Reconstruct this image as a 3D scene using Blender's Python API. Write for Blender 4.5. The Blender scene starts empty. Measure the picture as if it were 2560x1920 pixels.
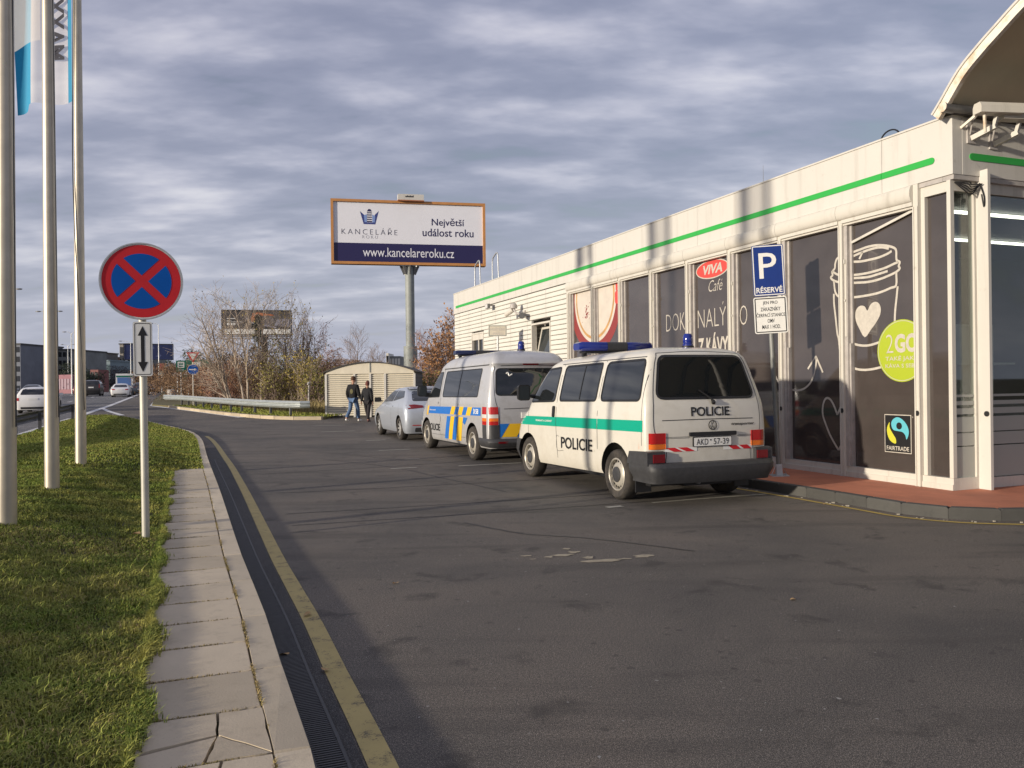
import bpy, bmesh, math, random
import numpy as np
from mathutils import Vector, Matrix
from mathutils.bvhtree import BVHTree
from mathutils.geometry import tessellate_polygon

scene = bpy.context.scene
COL = scene.collection
R = math.radians
rnd = random.Random(7)

# ------------------------------------------------------------------ camera
cam_d = bpy.data.cameras.new("camera")
cam = bpy.data.objects.new("camera", cam_d)
COL.objects.link(cam)
cam.location = (0, 0, 1.5)
cam.rotation_euler = (R(90), R(0.7), 0)
cam_d.sensor_width = 36.0
cam_d.lens = 36.0 * 2050 / 2560
cam_d.clip_start = 0.05
cam_d.clip_end = 6000
scene.camera = cam

# ------------------------------------------------------------------ light
SUN_TRAVEL = Vector((0.84, 0.542, -0.170))
sun_el = math.atan2(0.170, 1.0)
sun_d = bpy.data.lights.new("sun", 'SUN')
sun_d.energy = 4.1
sun_d.angle = R(1.6)
sun_d.color = (1.0, 0.89, 0.74)
sun = bpy.data.objects.new("sun", sun_d)
COL.objects.link(sun)
sun.rotation_euler = SUN_TRAVEL.to_track_quat('-Z', 'Y').to_euler()
sun.location = (-30, -12, 20)

world = bpy.data.worlds.new("World")
scene.world = world
world.use_nodes = True
wt = world.node_tree
for n in list(wt.nodes): wt.nodes.remove(n)
def wn(t, **k):
    n = wt.nodes.new(t)
    for a, b in k.items(): setattr(n, a, b)
    return n
def wl(a, b): wt.links.new(a, b)
w_out = wn('ShaderNodeOutputWorld'); w_bg = wn('ShaderNodeBackground')
w_bg.inputs['Strength'].default_value = 0.1
w_sky = wn('ShaderNodeTexSky', sky_type='NISHITA')
w_sky.sun_disc = False
w_sky.sun_elevation = sun_el
w_sky.sun_rotation = math.atan2(-0.84, -0.542)
w_sky.air_density = 1.2; w_sky.dust_density = 1.0
def wmath(op, a, b=None, clamp=False):
    n = wn('ShaderNodeMath', operation=op); n.use_clamp = clamp
    for i, x in enumerate((a, b)):
        if x is None: continue
        if isinstance(x, (int, float)): n.inputs[i].default_value = x
        else: wl(x, n.inputs[i])
    return n.outputs[0]
def wramp(fac, stops):
    n = wn('ShaderNodeValToRGB')
    e = n.color_ramp.elements
    while len(e) < len(stops): e.new(0.5)
    for s, (p, c) in zip(e, stops): s.position = p; s.color = (*c, 1)
    wl(fac, n.inputs[0]); return n.outputs[0]
tc = wn('ShaderNodeTexCoord'); sx = wn('ShaderNodeSeparateXYZ'); wl(tc.outputs['Generated'], sx.inputs[0])
zc = wmath('ADD', wmath('MAXIMUM', sx.outputs[2], 0.0), 0.16)
cx = wn('ShaderNodeCombineXYZ'); wl(wmath('DIVIDE', sx.outputs[0], zc), cx.inputs[0]); wl(wmath('DIVIDE', sx.outputs[1], zc), cx.inputs[1])
mp = wn('ShaderNodeMapping'); mp.inputs['Rotation'].default_value = (0, 0, R(118)); mp.inputs['Scale'].default_value = (0.62, 1.15, 1)
mp.inputs['Location'].default_value = (3.1, 1.7, 0)
wl(cx.outputs[0], mp.inputs['Vector'])
def wnoise(sc, det, ro, dist=0.0):
    n = wn('ShaderNodeTexNoise'); n.inputs['Scale'].default_value = sc; n.inputs['Detail'].default_value = det
    n.inputs['Roughness'].default_value = ro; n.inputs['Distortion'].default_value = dist
    wl(mp.outputs[0], n.inputs['Vector']); return n.outputs[0]
n1 = wnoise(3.3, 5, 0.50, 0.1); n2 = wnoise(0.9, 3, 0.5); n3 = wnoise(9.5, 5, 0.5, 0.0)
dens = wmath('ADD', wmath('ADD', wmath('MULTIPLY', n1, 0.64), wmath('MULTIPLY', n2, 0.40)), wmath('MULTIPLY', n3, 0.16))
cloud = wramp(dens, [(0.48, (1.65, 1.72, 2.60)), (0.57, (2.2, 2.25, 3.15)), (0.63, (3.0, 3.0, 3.9)), (0.69, (4.2, 4.1, 4.9)), (0.76, (5.7, 5.5, 6.0))])
cs = wn('ShaderNodeMix', data_type='RGBA', blend_type='ADD'); cs.inputs['Factor'].default_value = 0.30; wl(cloud, cs.inputs['A']); wl(w_sky.outputs[0], cs.inputs['B']); cloud_sky = cs.outputs['Result']
hole = wramp(dens, [(0.44, (0.45, 0.45, 0.45)), (0.53, (0.0, 0.0, 0.0))])
mx = wn('ShaderNodeMix', data_type='RGBA'); wl(hole, mx.inputs['Factor']); wl(cloud_sky, mx.inputs['A']); wl(w_sky.outputs[0], mx.inputs['B'])
hz = wmath('POWER', wmath('SUBTRACT', 1.0, wmath('MAXIMUM', sx.outputs[2], 0.0), True), 6.5)
mx2 = wn('ShaderNodeMix', data_type='RGBA'); wl(wmath('MULTIPLY', hz, 0.92), mx2.inputs['Factor'])
wl(mx.outputs['Result'], mx2.inputs['A']); mx2.inputs['B'].default_value = (4.3, 4.6, 5.6, 1)
wl(mx2.outputs['Result'], w_bg.inputs['Color']); wl(w_bg.outputs[0], w_out.inputs['Surface'])

scene.view_settings.view_transform = 'Standard'
scene.view_settings.look = 'None'
scene.view_settings.exposure = 0.2
scene.view_settings.gamma = 1.0
scene.view_settings.use_curve_mapping = False
scene.render.engine = 'CYCLES'
scene.cycles.max_bounces = 6
scene.cycles.transparent_max_bounces = 12
scene.cycles.use_denoising = True

# ------------------------------------------------------------------ helpers
def tag(o, label=None, cat=None, group=None, kind=None):
    if label: o["label"] = label
    if cat: o["category"] = cat
    if group: o["group"] = group
    if kind: o["kind"] = kind
    return o
def empty(name, loc=(0, 0, 0), rz=0.0, label=None, cat=None, group=None):
    o = bpy.data.objects.new(name, None); COL.objects.link(o)
    o.location = loc; o.rotation_euler = (0, 0, rz); o.empty_display_size = 0.2
    return tag(o, label, cat, group)
def kids(o): return [c for c in bpy.data.objects if c.parent == o]
def ground_z(y): return min(max(0.0, (y - 25) * 0.01), 0.75)

class MB:
    def __init__(s): s.v = []; s.f = []; s.m = []
    def add(s, vs, fs, m=0):
        b = len(s.v); s.v += [tuple(p) for p in vs]
        for f in fs: s.f.append([i + b for i in f]); s.m.append(m)
        return s
    def box(s, x0, x1, y0, y1, z0, z1, m=0, M=None):
        vs = [(x, y, z) for x in (x0, x1) for y in (y0, y1) for z in (z0, z1)]
        if M is not None: vs = [M @ Vector(p) for p in vs]
        return s.add(vs, [(0, 1, 3, 2), (4, 6, 7, 5), (0, 4, 5, 1), (2, 3, 7, 6), (0, 2, 6, 4), (1, 5, 7, 3)], m)
    def bar(s, a, b, w, h, m=0, up=(0, 0, 1)):
        a = Vector(a); b = Vector(b); d = (b - a).normalized(); u = Vector(up)
        x = d.cross(u)
        if x.length < 1e-4: x = d.cross(Vector((1, 0, 0)))
        x.normalize(); u = x.cross(d)
        vs = [p + x * (i * w / 2) + u * (j * h / 2) for p in (a, b) for i, j in ((-1, -1), (1, -1), (1, 1), (-1, 1))]
        return s.add(vs, [(0, 1, 2, 3)[::-1], (4, 5, 6, 7), (0, 1, 5, 4), (1, 2, 6, 5), (2, 3, 7, 6), (3, 0, 4, 7)], m)
    def tube(s, pts, rad, n=8, m=0, cap=True):
        pts = [Vector(p) for p in pts]
        if not hasattr(rad, '__len__'): rad = [rad] * len(pts)
        vs = []; prev = None
        for i, p in enumerate(pts):
            d = (pts[min(i + 1, len(pts) - 1)] - pts[max(i - 1, 0)])
            d = d.normalized() if d.length > 1e-9 else Vector((0, 0, 1))
            if prev is None:
                x = d.cross(Vector((0, 0, 1)))
                if x.length < 1e-3: x = Vector((1, 0, 0))
            else: x = prev - d * prev.dot(d)
            x.normalize(); prev = x; y = d.cross(x)
            for k in range(n):
                a = 2 * math.pi * k / n
                vs.append(p + (x * math.cos(a) + y * math.sin(a)) * rad[i])
        fs = []
        for i in range(len(pts) - 1):
            for k in range(n):
                fs.append((i * n + k, i * n + (k + 1) % n, (i + 1) * n + (k + 1) % n, (i + 1) * n + k))
        if cap: fs += [tuple(range(n))[::-1], tuple(range((len(pts) - 1) * n, len(pts) * n))]
        return s.add(vs, fs, m)
    def lathe(s, prof, n=24, M=None, m=0):
        vs = []
        for r, h in prof:
            for k in range(n):
                a = 2 * math.pi * k / n; p = Vector((r * math.cos(a), r * math.sin(a), h))
                vs.append(M @ p if M is not None else p)
        fs = []
        for i in range(len(prof) - 1):
            for k in range(n):
                fs.append((i * n + k, i * n + (k + 1) % n, (i + 1) * n + (k + 1) % n, (i + 1) * n + k))
        return s.add(vs, fs, m)
    def prism(s, poly, fn, h0, h1, m=0):
        n = len(poly)
        vs = [fn(a, b, h0) for a, b in poly] + [fn(a, b, h1) for a, b in poly]
        fs = [tuple(range(n))[::-1], tuple(range(n, 2 * n))] + [(i, (i + 1) % n, n + (i + 1) % n, n + i) for i in range(n)]
        return s.add(vs, fs, m)
    def flat(s, poly, fn, h=0.0, m=0):
        return s.add([fn(a, b, h) for a, b in poly], [tuple(range(len(poly)))], m)
    def build(s, name, mats, parent=None, smooth=None, label=None, kind=None, loc=None, rz=None):
        me = bpy.data.meshes.new(name); me.from_pydata(s.v, [], s.f)
        if not isinstance(mats, (list, tuple)): mats = [mats]
        for mt in mats: me.materials.append(mt)
        if len(mats) > 1: me.polygons.foreach_set('material_index', s.m)
        me.update()
        if smooth is not None:
            me.polygons.foreach_set('use_smooth', [True] * len(me.polygons)); me.set_sharp_from_angle(angle=R(smooth))
        o = bpy.data.objects.new(name, me); COL.objects.link(o)
        if parent is not None: o.parent = parent
        if loc is not None: o.location = loc
        if rz is not None: o.rotation_euler = (0, 0, rz)
        if label: o["label"] = label
        if kind: o["kind"] = kind
        return o
def dup(me_ob, parent, loc=None, rz=None, name=None):
    c = me_ob.copy(); COL.objects.link(c); c.parent = parent
    if loc is not None: c.location = loc
    if rz is not None: c.rotation_euler = (0, 0, rz)
    return c
def circ(cx, cy, r, n=32, ry=None, a0=0, a1=360):
    ry = ry or r; full = abs(a1 - a0) >= 359.9
    k = n if full else n + 1
    return [(cx + r * math.cos(R(a0 + (a1 - a0) * i / n)), cy + ry * math.sin(R(a0 + (a1 - a0) * i / n))) for i in range(k)]
def rrect(x0, x1, y0, y1, r, n=4):
    P = []
    for cx_, cy_, a in ((x1 - r, y1 - r, 0), (x0 + r, y1 - r, 90), (x0 + r, y0 + r, 180), (x1 - r, y0 + r, 270)):
        P += [(cx_ + r * math.cos(R(a + 90 * i / n)), cy_ + r * math.sin(R(a + 90 * i / n))) for i in range(n + 1)]
    return P
def rpoly(pts, r, n=4):
    out = []; N = len(pts)
    for i in range(N):
        p = Vector(pts[i]); a = Vector(pts[i - 1]); b = Vector(pts[(i + 1) % N])
        da = (a - p); db = (b - p); rr = min(r, da.length * .45, db.length * .45)
        s = p + da.normalized() * rr; e = p + db.normalized() * rr
        for k in range(n + 1):
            t = k / n; out.append(tuple(s * (1 - t) ** 2 + p * (2 * t * (1 - t)) + e * t * t))
    return out
def offset_poly(P, d):
    n = len(P); ar = sum(P[i][0] * P[(i + 1) % n][1] - P[(i + 1) % n][0] * P[i][1] for i in range(n)); sg = 1 if ar > 0 else -1
    out = []
    for i in range(n):
        a = Vector(P[i - 1]); b = Vector(P[i]); c = Vector(P[(i + 1) % n])
        t = (c - a)
        if t.length < 1e-9: t = Vector((1, 0))
        t.normalize(); out.append((b.x + sg * t.y * d, b.y - sg * t.x * d))
    return out
def clip_rect(P, x0, x1, y0, y1):
    def cl(P, ax, v, keep):
        out = []
        for i in range(len(P)):
            a = P[i - 1]; b = P[i]; ia = keep(a[ax], v); ib = keep(b[ax], v)
            if ia != ib:
                t = (v - a[ax]) / (b[ax] - a[ax]); out.append((a[0] + t * (b[0] - a[0]), a[1] + t * (b[1] - a[1])))
            if ib: out.append(b)
        return out
    for ax, v, k in ((0, x0, lambda q, v: q >= v), (0, x1, lambda q, v: q <= v), (1, y0, lambda q, v: q >= v), (1, y1, lambda q, v: q <= v)):
        if not P: return P
        P = cl(P, ax, v, k)
    return P
def ribbon(pts, w):
    """thick pen stroke along 2-D points -> list of quads"""
    out = []; N = []
    pts = [Vector(p) for p in pts]
    for i in range(len(pts)):
        t = (pts[min(i + 1, len(pts) - 1)] - pts[max(i - 1, 0)]); t = t.normalized() if t.length > 0 else Vector((1, 0))
        N.append(Vector((-t.y, t.x)))
    for i in range(len(pts) - 1):
        a, b = pts[i], pts[i + 1]
        out.append([tuple(a + N[i] * w / 2), tuple(a - N[i] * w / 2), tuple(b - N[i + 1] * w / 2), tuple(b + N[i + 1] * w / 2)])
    return out
def smooth_line(P, k=4, closed=False):
    out = []; n = len(P); P = [Vector(p) for p in P]
    for i in range(n if closed else n - 1):
        p0 = P[(i - 1) % n] if closed or i > 0 else P[0] * 2 - P[1]
        p1 = P[i]; p2 = P[(i + 1) % n]
        p3 = P[(i + 2) % n] if closed or i + 2 < n else P[-1] * 2 - P[-2]
        for j in range(k):
            t = j / k
            out.append(0.5 * ((2 * p1) + (p2 - p0) * t + (2 * p0 - 5 * p1 + 4 * p2 - p3) * t * t + (3 * p1 - p0 - 3 * p2 + p3) * t ** 3))
    if not closed: out.append(P[-1])
    return [tuple(p) for p in out]

# text: every string is turned into flat outlines first, then fitted to a box where it stands
TEXTS = {}
def prep_text(strings):
    obs = []
    for key in strings:
        s, bold, shear, sp = key
        c = bpy.data.curves.new("lettering", 'FONT'); c.body = s; c.size = 1; c.offset = bold; c.shear = shear; c.space_character = sp
        c.resolution_u = 3; c.fill_mode = 'FRONT'
        o = bpy.data.objects.new("lettering", c); COL.objects.link(o); obs.append((key, o, c))
    dg = bpy.context.evaluated_depsgraph_get()
    for key, o, c in obs:
        me = bpy.data.meshes.new_from_object(o.evaluated_get(dg))
        V = [(v.co.x, v.co.y) for v in me.vertices]; F = [tuple(p.vertices) for p in me.polygons]
        x0 = min(v[0] for v in V); x1 = max(v[0] for v in V); y0 = min(v[1] for v in V); y1 = max(v[1] for v in V)
        TEXTS[key] = ([((a - x0) / (x1 - x0), (b - y0) / (y1 - y0)) for a, b in V], F, (x1 - x0) / (y1 - y0))
        bpy.data.meshes.remove(me); bpy.data.objects.remove(o); bpy.data.curves.remove(c)
def put_text(mb, key, fn, cx, cy, w, h, off, m=0, flipx=False, clip=None):
    V, F, asp = TEXTS[key]
    if w is None: w = h * asp
    if h is None: h = w / asp
    if clip is None:
        vs = [fn(cx + (.5 - a if flipx else a - .5) * w, cy + (b - .5) * h, off) for a, b in V]
        mb.add(vs, F, m)
    else:
        for f in F:
            P = clip_rect([(cx + (.5 - V[i][0] if flipx else V[i][0] - .5) * w, cy + (V[i][1] - .5) * h) for i in f], *clip)
            if len(P) > 2: mb.flat(P, fn, off, m)

# ------------------------------------------------------------------ materials
MATS = {}
def mat(name, col, rough=0.6, metal=0.0, var=0.0, vscale=6.0, col2=None, bump=0.0, bscale=60.0, spec=0.5, coat=0.0, emit=0.0, detail=4):
    if name in MATS: return MATS[name]
    m = bpy.data.materials.new(name); m.use_nodes = True; nt = m.node_tree; b = nt.nodes['Principled BSDF']
    b.inputs['Base Color'].default_value = (*col, 1); b.inputs['Roughness'].default_value = rough; b.inputs['Metallic'].default_value = metal
    b.inputs['Specular IOR Level'].default_value = spec
    if coat: b.inputs['Coat Weight'].default_value = coat; b.inputs['Coat Roughness'].default_value = 0.04
    if var > 0 or col2 or bump > 0: tcn = nt.nodes.new('ShaderNodeTexCoord')
    if var > 0 or col2:
        n = nt.nodes.new('ShaderNodeTexNoise'); n.inputs['Scale'].default_value = vscale; n.inputs['Detail'].default_value = detail; n.inputs['Roughness'].default_value = 0.62
        nt.links.new(tcn.outputs['Object'], n.inputs['Vector'])
        rp = nt.nodes.new('ShaderNodeValToRGB'); rp.color_ramp.elements[0].position = 0.3; rp.color_ramp.elements[1].position = 0.7 if name != 'rust_stained_white' else 0.48
        c2 = col2 or tuple(c * (1 + var) for c in col); c1 = col if col2 else tuple(c * (1 - var) for c in col)
        rp.color_ramp.elements[0].color = (*c1, 1); rp.color_ramp.elements[1].color = (*c2, 1)
        nt.links.new(n.outputs[0], rp.inputs[0]); nt.links.new(rp.outputs[0], b.inputs['Base Color'])
    if bump > 0:
        n2 = nt.nodes.new('ShaderNodeTexNoise'); n2.inputs['Scale'].default_value = bscale; n2.inputs['Detail'].default_value = 3
        nt.links.new(tcn.outputs['Object'], n2.inputs['Vector'])
        bp = nt.nodes.new('ShaderNodeBump'); bp.inputs['Strength'].default_value = bump; bp.inputs['Distance'].default_value = 0.01
        nt.links.new(n2.outputs[0], bp.inputs['Height']); nt.links.new(bp.outputs[0], b.inputs['Normal'])
    if emit: b.inputs['Emission Color'].default_value = (*col, 1); b.inputs['Emission Strength'].default_value = emit
    MATS[name] = m; return m
def nodes_of(m): return m.node_tree, m.node_tree.nodes['Principled BSDF']
def N(nt, t, **k):
    n = nt.nodes.new(t)
    for a, b in k.items():
        if a in n.inputs: n.inputs[a].default_value = b
        else: setattr(n, a, b)
    return n
def ramp(nt, fac, stops):
    n = nt.nodes.new('ShaderNodeValToRGB'); e = n.color_ramp.elements
    while len(e) < len(stops): e.new(0.5)
    for s, (p, c) in zip(e, stops): s.position = p; s.color = (*c, 1) if hasattr(c, '__len__') else (c, c, c, 1)
    nt.links.new(fac, n.inputs[0]); return n.outputs[0]
def mixc(nt, fac, a, b, mode='MIX'):
    n = nt.nodes.new('ShaderNodeMix'); n.data_type = 'RGBA'; n.blend_type = mode
    for x, k in ((fac, 'Factor'), (a, 'A'), (b, 'B')):
        if isinstance(x, (int, float)): n.inputs[k].default_value = x
        elif isinstance(x, tuple): n.inputs[k].default_value = (*x, 1)
        else: nt.links.new(x, n.inputs[k])
    return n.outputs['Result']
def noise(nt, vec, sc, det=4, ro=0.6, dist=0.0):
    n = nt.nodes.new('ShaderNodeTexNoise'); n.inputs['Scale'].default_value = sc; n.inputs['Detail'].default_value = det
    n.inputs['Roughness'].default_value = ro; n.inputs['Distortion'].default_value = dist
    nt.links.new(vec, n.inputs['Vector']); return n.outputs[0]

def asphalt(name, base, stains=True, rough=0.85):
    m = mat(name, base, rough); nt, b = nodes_of(m)
    v = nt.nodes.new('ShaderNodeTexCoord').outputs['Object']
    grain = ramp(nt, noise(nt, v, 190, 2, 0.7), [(0.36, tuple(c * .30 for c in base)), (0.52, base), (0.68, tuple(min(1, c * 3.0) for c in base))])
    g2 = ramp(nt, noise(nt, v, 62, 3, 0.75), [(0.36, (.62, .61, .60)), (0.5, (1, 1, 1)), (0.66, (1.5, 1.47, 1.42))])
    grain = mixc(nt, .8, grain, g2, 'MULTIPLY')
    blot = ramp(nt, noise(nt, v, 0.35, 6, 0.62, 0.4), [(0.30, (.60, .62, .66)), (0.5, (1, 1, 1)), (0.70, (1.36, 1.30, 1.24))])
    c = mixc(nt, 1.0, grain, blot, 'MULTIPLY')
    if stains:
        st = ramp(nt, noise(nt, v, 2.1, 5, 0.55, 0.3), [(0.59, 0.0), (0.68, .60)])
        c = mixc(nt, st, c, tuple(x * .30 for x in base))
        vo = N(nt, 'ShaderNodeTexVoronoi', Scale=5.5); nt.links.new(v, vo.inputs['Vector'])
        sp = ramp(nt, vo.outputs['Distance'], [(0.07, .55), (0.15, 0.0)])
        c = mixc(nt, sp, c, tuple(x * .35 for x in base))
        mp_ = N(nt, 'ShaderNodeMapping', Scale=(.22, 1.6, 1), Rotation=(0, 0, R(21))); nt.links.new(v, mp_.inputs['Vector'])
        tr = ramp(nt, noise(nt, mp_.outputs[0], 1.2, 5, 0.6), [(0.52, 0.0), (0.66, .5)])
        c = mixc(nt, tr, c, tuple(x * .5 for x in base))
        wh = ramp(nt, noise(nt, v, 26, 1, 0.5), [(0.765, 0.0), (0.785, 1.0)])
        c = mixc(nt, wh, c, (.30, .29, .26))
    nt.links.new(c, b.inputs['Base Color'])
    bp = N(nt, 'ShaderNodeBump', Strength=0.55, Distance=0.006)
    nt.links.new(noise(nt, v, 170, 2, 0.7), bp.inputs['Height']); nt.links.new(bp.outputs[0], b.inputs['Normal'])
    return m
M_ASPH = asphalt("asphalt", (0.112, 0.098, 0.082))
M_ROAD = asphalt("road_asphalt", (0.135, 0.132, 0.130), False)
M_DARKASPH = asphalt("gutter_asphalt", (0.045, 0.043, 0.042), False)

def worn_paint(name, col, under, lo=0.40, hi=0.50, sc=9):
    m = mat(name, col, 0.75); nt, b = nodes_of(m); v = nt.nodes.new('ShaderNodeTexCoord').outputs['Object']
    a = noise(nt, v, sc, 6, 0.7); g = noise(nt, v, 120, 2, 0.7)
    f = ramp(nt, mixc(nt, 0.35, a, g), [(lo, 0.0), (hi, 1.0)])
    col_ = mixc(nt, noise(nt, v, 3, 4), tuple(c * .75 for c in col), tuple(min(1, c * 1.2) for c in col))
    nt.links.new(mixc(nt, f, under, col_), b.inputs['Base Color']); return m
M_YEL = worn_paint("yellow_paint", (0.46, 0.36, 0.14), (0.10, 0.085, 0.06), 0.36, 0.47)
M_YEL2 = worn_paint("yellow_paint_bright", (0.50, 0.36, 0.08), (0.10, 0.09, 0.07), 0.33, 0.42)
M_WLINE = worn_paint("white_paint_line", (0.72, 0.71, 0.69), (0.15, 0.15, 0.14), 0.22, 0.34)
M_WOLD = worn_paint("white_paint_worn", (0.42, 0.40, 0.34), (0.12, 0.11, 0.10), 0.40, 0.47, 14)

def concrete(name, base, var=.18, rust=None):
    m = mat(name, base, 0.9); nt, b = nodes_of(m); v = nt.nodes.new('ShaderNodeTexCoord').outputs['Object']
    oi = nt.nodes.new('ShaderNodeObjectInfo')
    c = mixc(nt, noise(nt, v, 2.2, 7, .66, .3), tuple(x * (1 - var) for x in base), tuple(x * (1 + var) for x in base))
    c = mixc(nt, ramp(nt, noise(nt, v, 7, 6, .7), [(0.54, 0.0), (0.74, .55)]), c, tuple(x * .52 for x in base))
    c = mixc(nt, ramp(nt, noise(nt, v, .9, 5, .6, .6), [(0.45, 0.0), (0.68, .45)]), c, (base[0] * .72, base[1] * .70, base[2] * .66))
    c = mixc(nt, ramp(nt, noise(nt, v, 110, 2, .7), [(0.60, 0.0), (0.75, .45)]), c, tuple(x * .55 for x in base))
    c = mixc(nt, ramp(nt, noise(nt, v, 33, 3, .6), [(0.72, 0.0), (0.78, .7)]), c, tuple(x * .3 for x in base))
    rv = ramp(nt, oi.outputs['Random'], [(0, .84), (1, 1.12)])
    c = mixc(nt, 1.0, c, rv, 'MULTIPLY')
    nt.links.new(c, b.inputs['Base Color'])
    bp = N(nt, 'ShaderNodeBump', Strength=0.35, Distance=0.004); nt.links.new(noise(nt, v, 90, 4, .7), bp.inputs['Height']); nt.links.new(bp.outputs[0], b.inputs['Normal'])
    return m
M_SLAB = concrete("concrete_slab", (0.55, 0.465, 0.34))
M_KERB = concrete("concrete_kerb", (0.58, 0.495, 0.365), .12)
M_KERBY = concrete("beige_kerb", (0.48, 0.40, 0.28), .1)  # beige concrete of the verge kerb
M_KDARK = concrete("dark_kerb", (0.075, 0.073, 0.066), .35)
M_RED = mat("red_pavement", (0.52, 0.185, 0.10), 0.85, var=.20, vscale=1.6, bump=.3, bscale=120, detail=7)
M_SOIL = mat("soil", (0.05, 0.04, 0.025), 0.95, col2=(0.075, 0.085, 0.02), vscale=2.5, detail=8)
M_VERGE = mat("verge_ground", (0.10, 0.095, 0.03), 0.95, col2=(0.15, 0.12, 0.055), vscale=.8, detail=8)
M_TERR = mat("terrain_ground", (0.07, 0.065, 0.03), 0.95, col2=(0.11, 0.085, 0.05), vscale=.05, detail=8)
def metal(name, c, rough=.45, met=.7, var=.12, sc=8): return mat(name, c, rough, met, var=var, vscale=sc, detail=6)
M_ALU = metal("anodised_pole", (0.50, 0.45, 0.36), .42, .55, .10, 5)
M_GALV = metal("galvanised_steel", (0.52, 0.53, 0.53), .5, .6, .14, 14)
M_GALVD = metal("dull_steel", (0.20, 0.20, 0.20), .5, .6, .18, 9)
M_RAIL = metal("guardrail_steel", (0.42, 0.45, 0.44), .48, .45, .14, 4)
M_RAILD = metal("shade_toned_rail_steel", (0.09, 0.09, 0.095), .6, .4, .3, 4)  # near-black steel: shade on the rail's back is put into the colour
M_GREYPAINT = mat("grey_post_paint", (0.27, 0.29, 0.27), .55, var=.14, vscale=3, detail=7)
M_WHITE = mat("white_paint", (0.60, 0.57, 0.51), .45, var=.05, vscale=3, detail=6)
def streaky(name, base, dirt, amt):
    m = mat(name, base, .5); nt, b = nodes_of(m); v = nt.nodes.new('ShaderNodeTexCoord').outputs['Object']
    mp_ = N(nt, 'ShaderNodeMapping', Scale=(5.5, 5.5, .45)); nt.links.new(v, mp_.inputs['Vector'])
    c = mixc(nt, noise(nt, v, 1.3, 5), tuple(x * .94 for x in base), tuple(x * 1.05 for x in base))
    c = mixc(nt, ramp(nt, noise(nt, mp_.outputs[0], 1.0, 6, .65), [(.52, 0.0), (.74, amt)]), c, dirt)
    c = mixc(nt, ramp(nt, noise(nt, v, 9, 5, .7), [(.62, 0.0), (.74, amt * .8)]), c, dirt)
    nt.links.new(c, b.inputs['Base Color']); return m
MATS.pop("white_paint"); M_WHITE = streaky("white_paint_streaked", (0.60, 0.575, 0.52), (.34, .31, .26), .42)
M_WSIDE = mat("white_cladding", (0.66, 0.64, 0.57), .5, var=.05, vscale=2, detail=6)
M_CREAM = streaky("cream_frame", (0.60, 0.57, 0.50), (.30, .27, .22), .45)
M_FRAMEG = mat("grey_frame", (0.42, 0.39, 0.36), .5, var=.15, vscale=9, detail=6)
M_GREEN = mat("green_band", (0.03, 0.38, 0.06), .4)
M_BROWN = mat("brown_film", (0.064, 0.053, 0.048), .05, coat=.6, var=.12, vscale=2.0, spec=.55)
M_BLACK = mat("black_plastic", (0.014, 0.014, 0.015), .5, var=.2, vscale=30)
M_DGREY = mat("dark_grey_plastic", (0.04, 0.04, 0.042), .55, var=.2, vscale=18, bump=.1, bscale=300)
M_TYRE = mat("tyre_rubber", (0.028, 0.026, 0.024), .85, col2=(0.065, 0.055, 0.045), vscale=14, bump=.3, bscale=90)
M_GLASSD = mat("tinted_glass", (0.012, 0.014, 0.015), .03, spec=.9)
M_GLASSM = mat("smoked_glass", (0.025, 0.03, 0.032), .04, spec=.8)
M_PAINTW = mat("ivory_car_paint", (0.64, 0.61, 0.53), .32, coat=.6, var=.03, vscale=5)
def grimy(m, dirt, amt):
    nt, b = nodes_of(m); v = nt.nodes.new('ShaderNodeTexCoord').outputs['Object']; old = b.inputs['Base Color']
    src = old.links[0].from_socket if old.links else tuple(old.default_value[:3])
    sz = N(nt, 'ShaderNodeSeparateXYZ'); nt.links.new(v, sz.inputs[0])
    h = N(nt, 'ShaderNodeMapRange'); nt.links.new(sz.outputs[2], h.inputs[0]); h.inputs[1].default_value = .25; h.inputs[2].default_value = 1.0; h.inputs[3].default_value = .26; h.inputs[4].default_value = 0.0
    s = N(nt, 'ShaderNodeMath', operation='ADD'); nt.links.new(noise(nt, v, 3.2, 7, .68, .3), s.inputs[0]); nt.links.new(h.outputs[0], s.inputs[1])
    c = mixc(nt, ramp(nt, s.outputs[0], [(.52, 0.0), (.82, amt)]), src, dirt); nt.links.new(c, old)
    rr = ramp(nt, s.outputs[0], [(.5, b.inputs['Roughness'].default_value), (.85, .75)]); nt.links.new(rr, b.inputs['Roughness'])
    co = ramp(nt, s.outputs[0], [(.5, .6), (.8, .1)]); nt.links.new(co, b.inputs['Coat Weight'])
grimy(M_PAINTW, (.36, .32, .25), .40)
M_PAINTS = mat("silver_car_paint", (0.53, 0.53, 0.535), .36, .30, coat=.6, var=.03, vscale=4)
grimy(M_PAINTS, (.22, .20, .17), .6)
M_PAINTB = mat("light_silver_blue_paint", (0.50, 0.54, 0.60), .32, .40, coat=.7)
M_PWHITE = mat("white_car_paint", (0.80, 0.79, 0.76), .3, coat=.6)
M_PGREY = mat("grey_car_paint", (0.12, 0.13, 0.14), .3, .4, coat=.6)
M_PBLACK = mat("black_car_paint", (0.02, 0.022, 0.026), .25, coat=.7)
M_PBROWN = mat("dark_brown_car_paint", (0.045, 0.04, 0.038), .3, .3, coat=.6)
M_RIM = metal("steel_rim", (0.44, 0.41, 0.35), .42, .35, .15, 20)
M_ALLOY = metal("alloy_rim", (0.66, 0.65, 0.62), .3, .6, .05, 20)
M_TGREEN = mat("teal_green_stripe", (0.0, 0.34, 0.22), .38)
M_BLUE = mat("police_blue", (0.015, 0.15, 0.52), .35)
M_YELLOW = mat("police_yellow", (0.78, 0.47, 0.02), .4)
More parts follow.
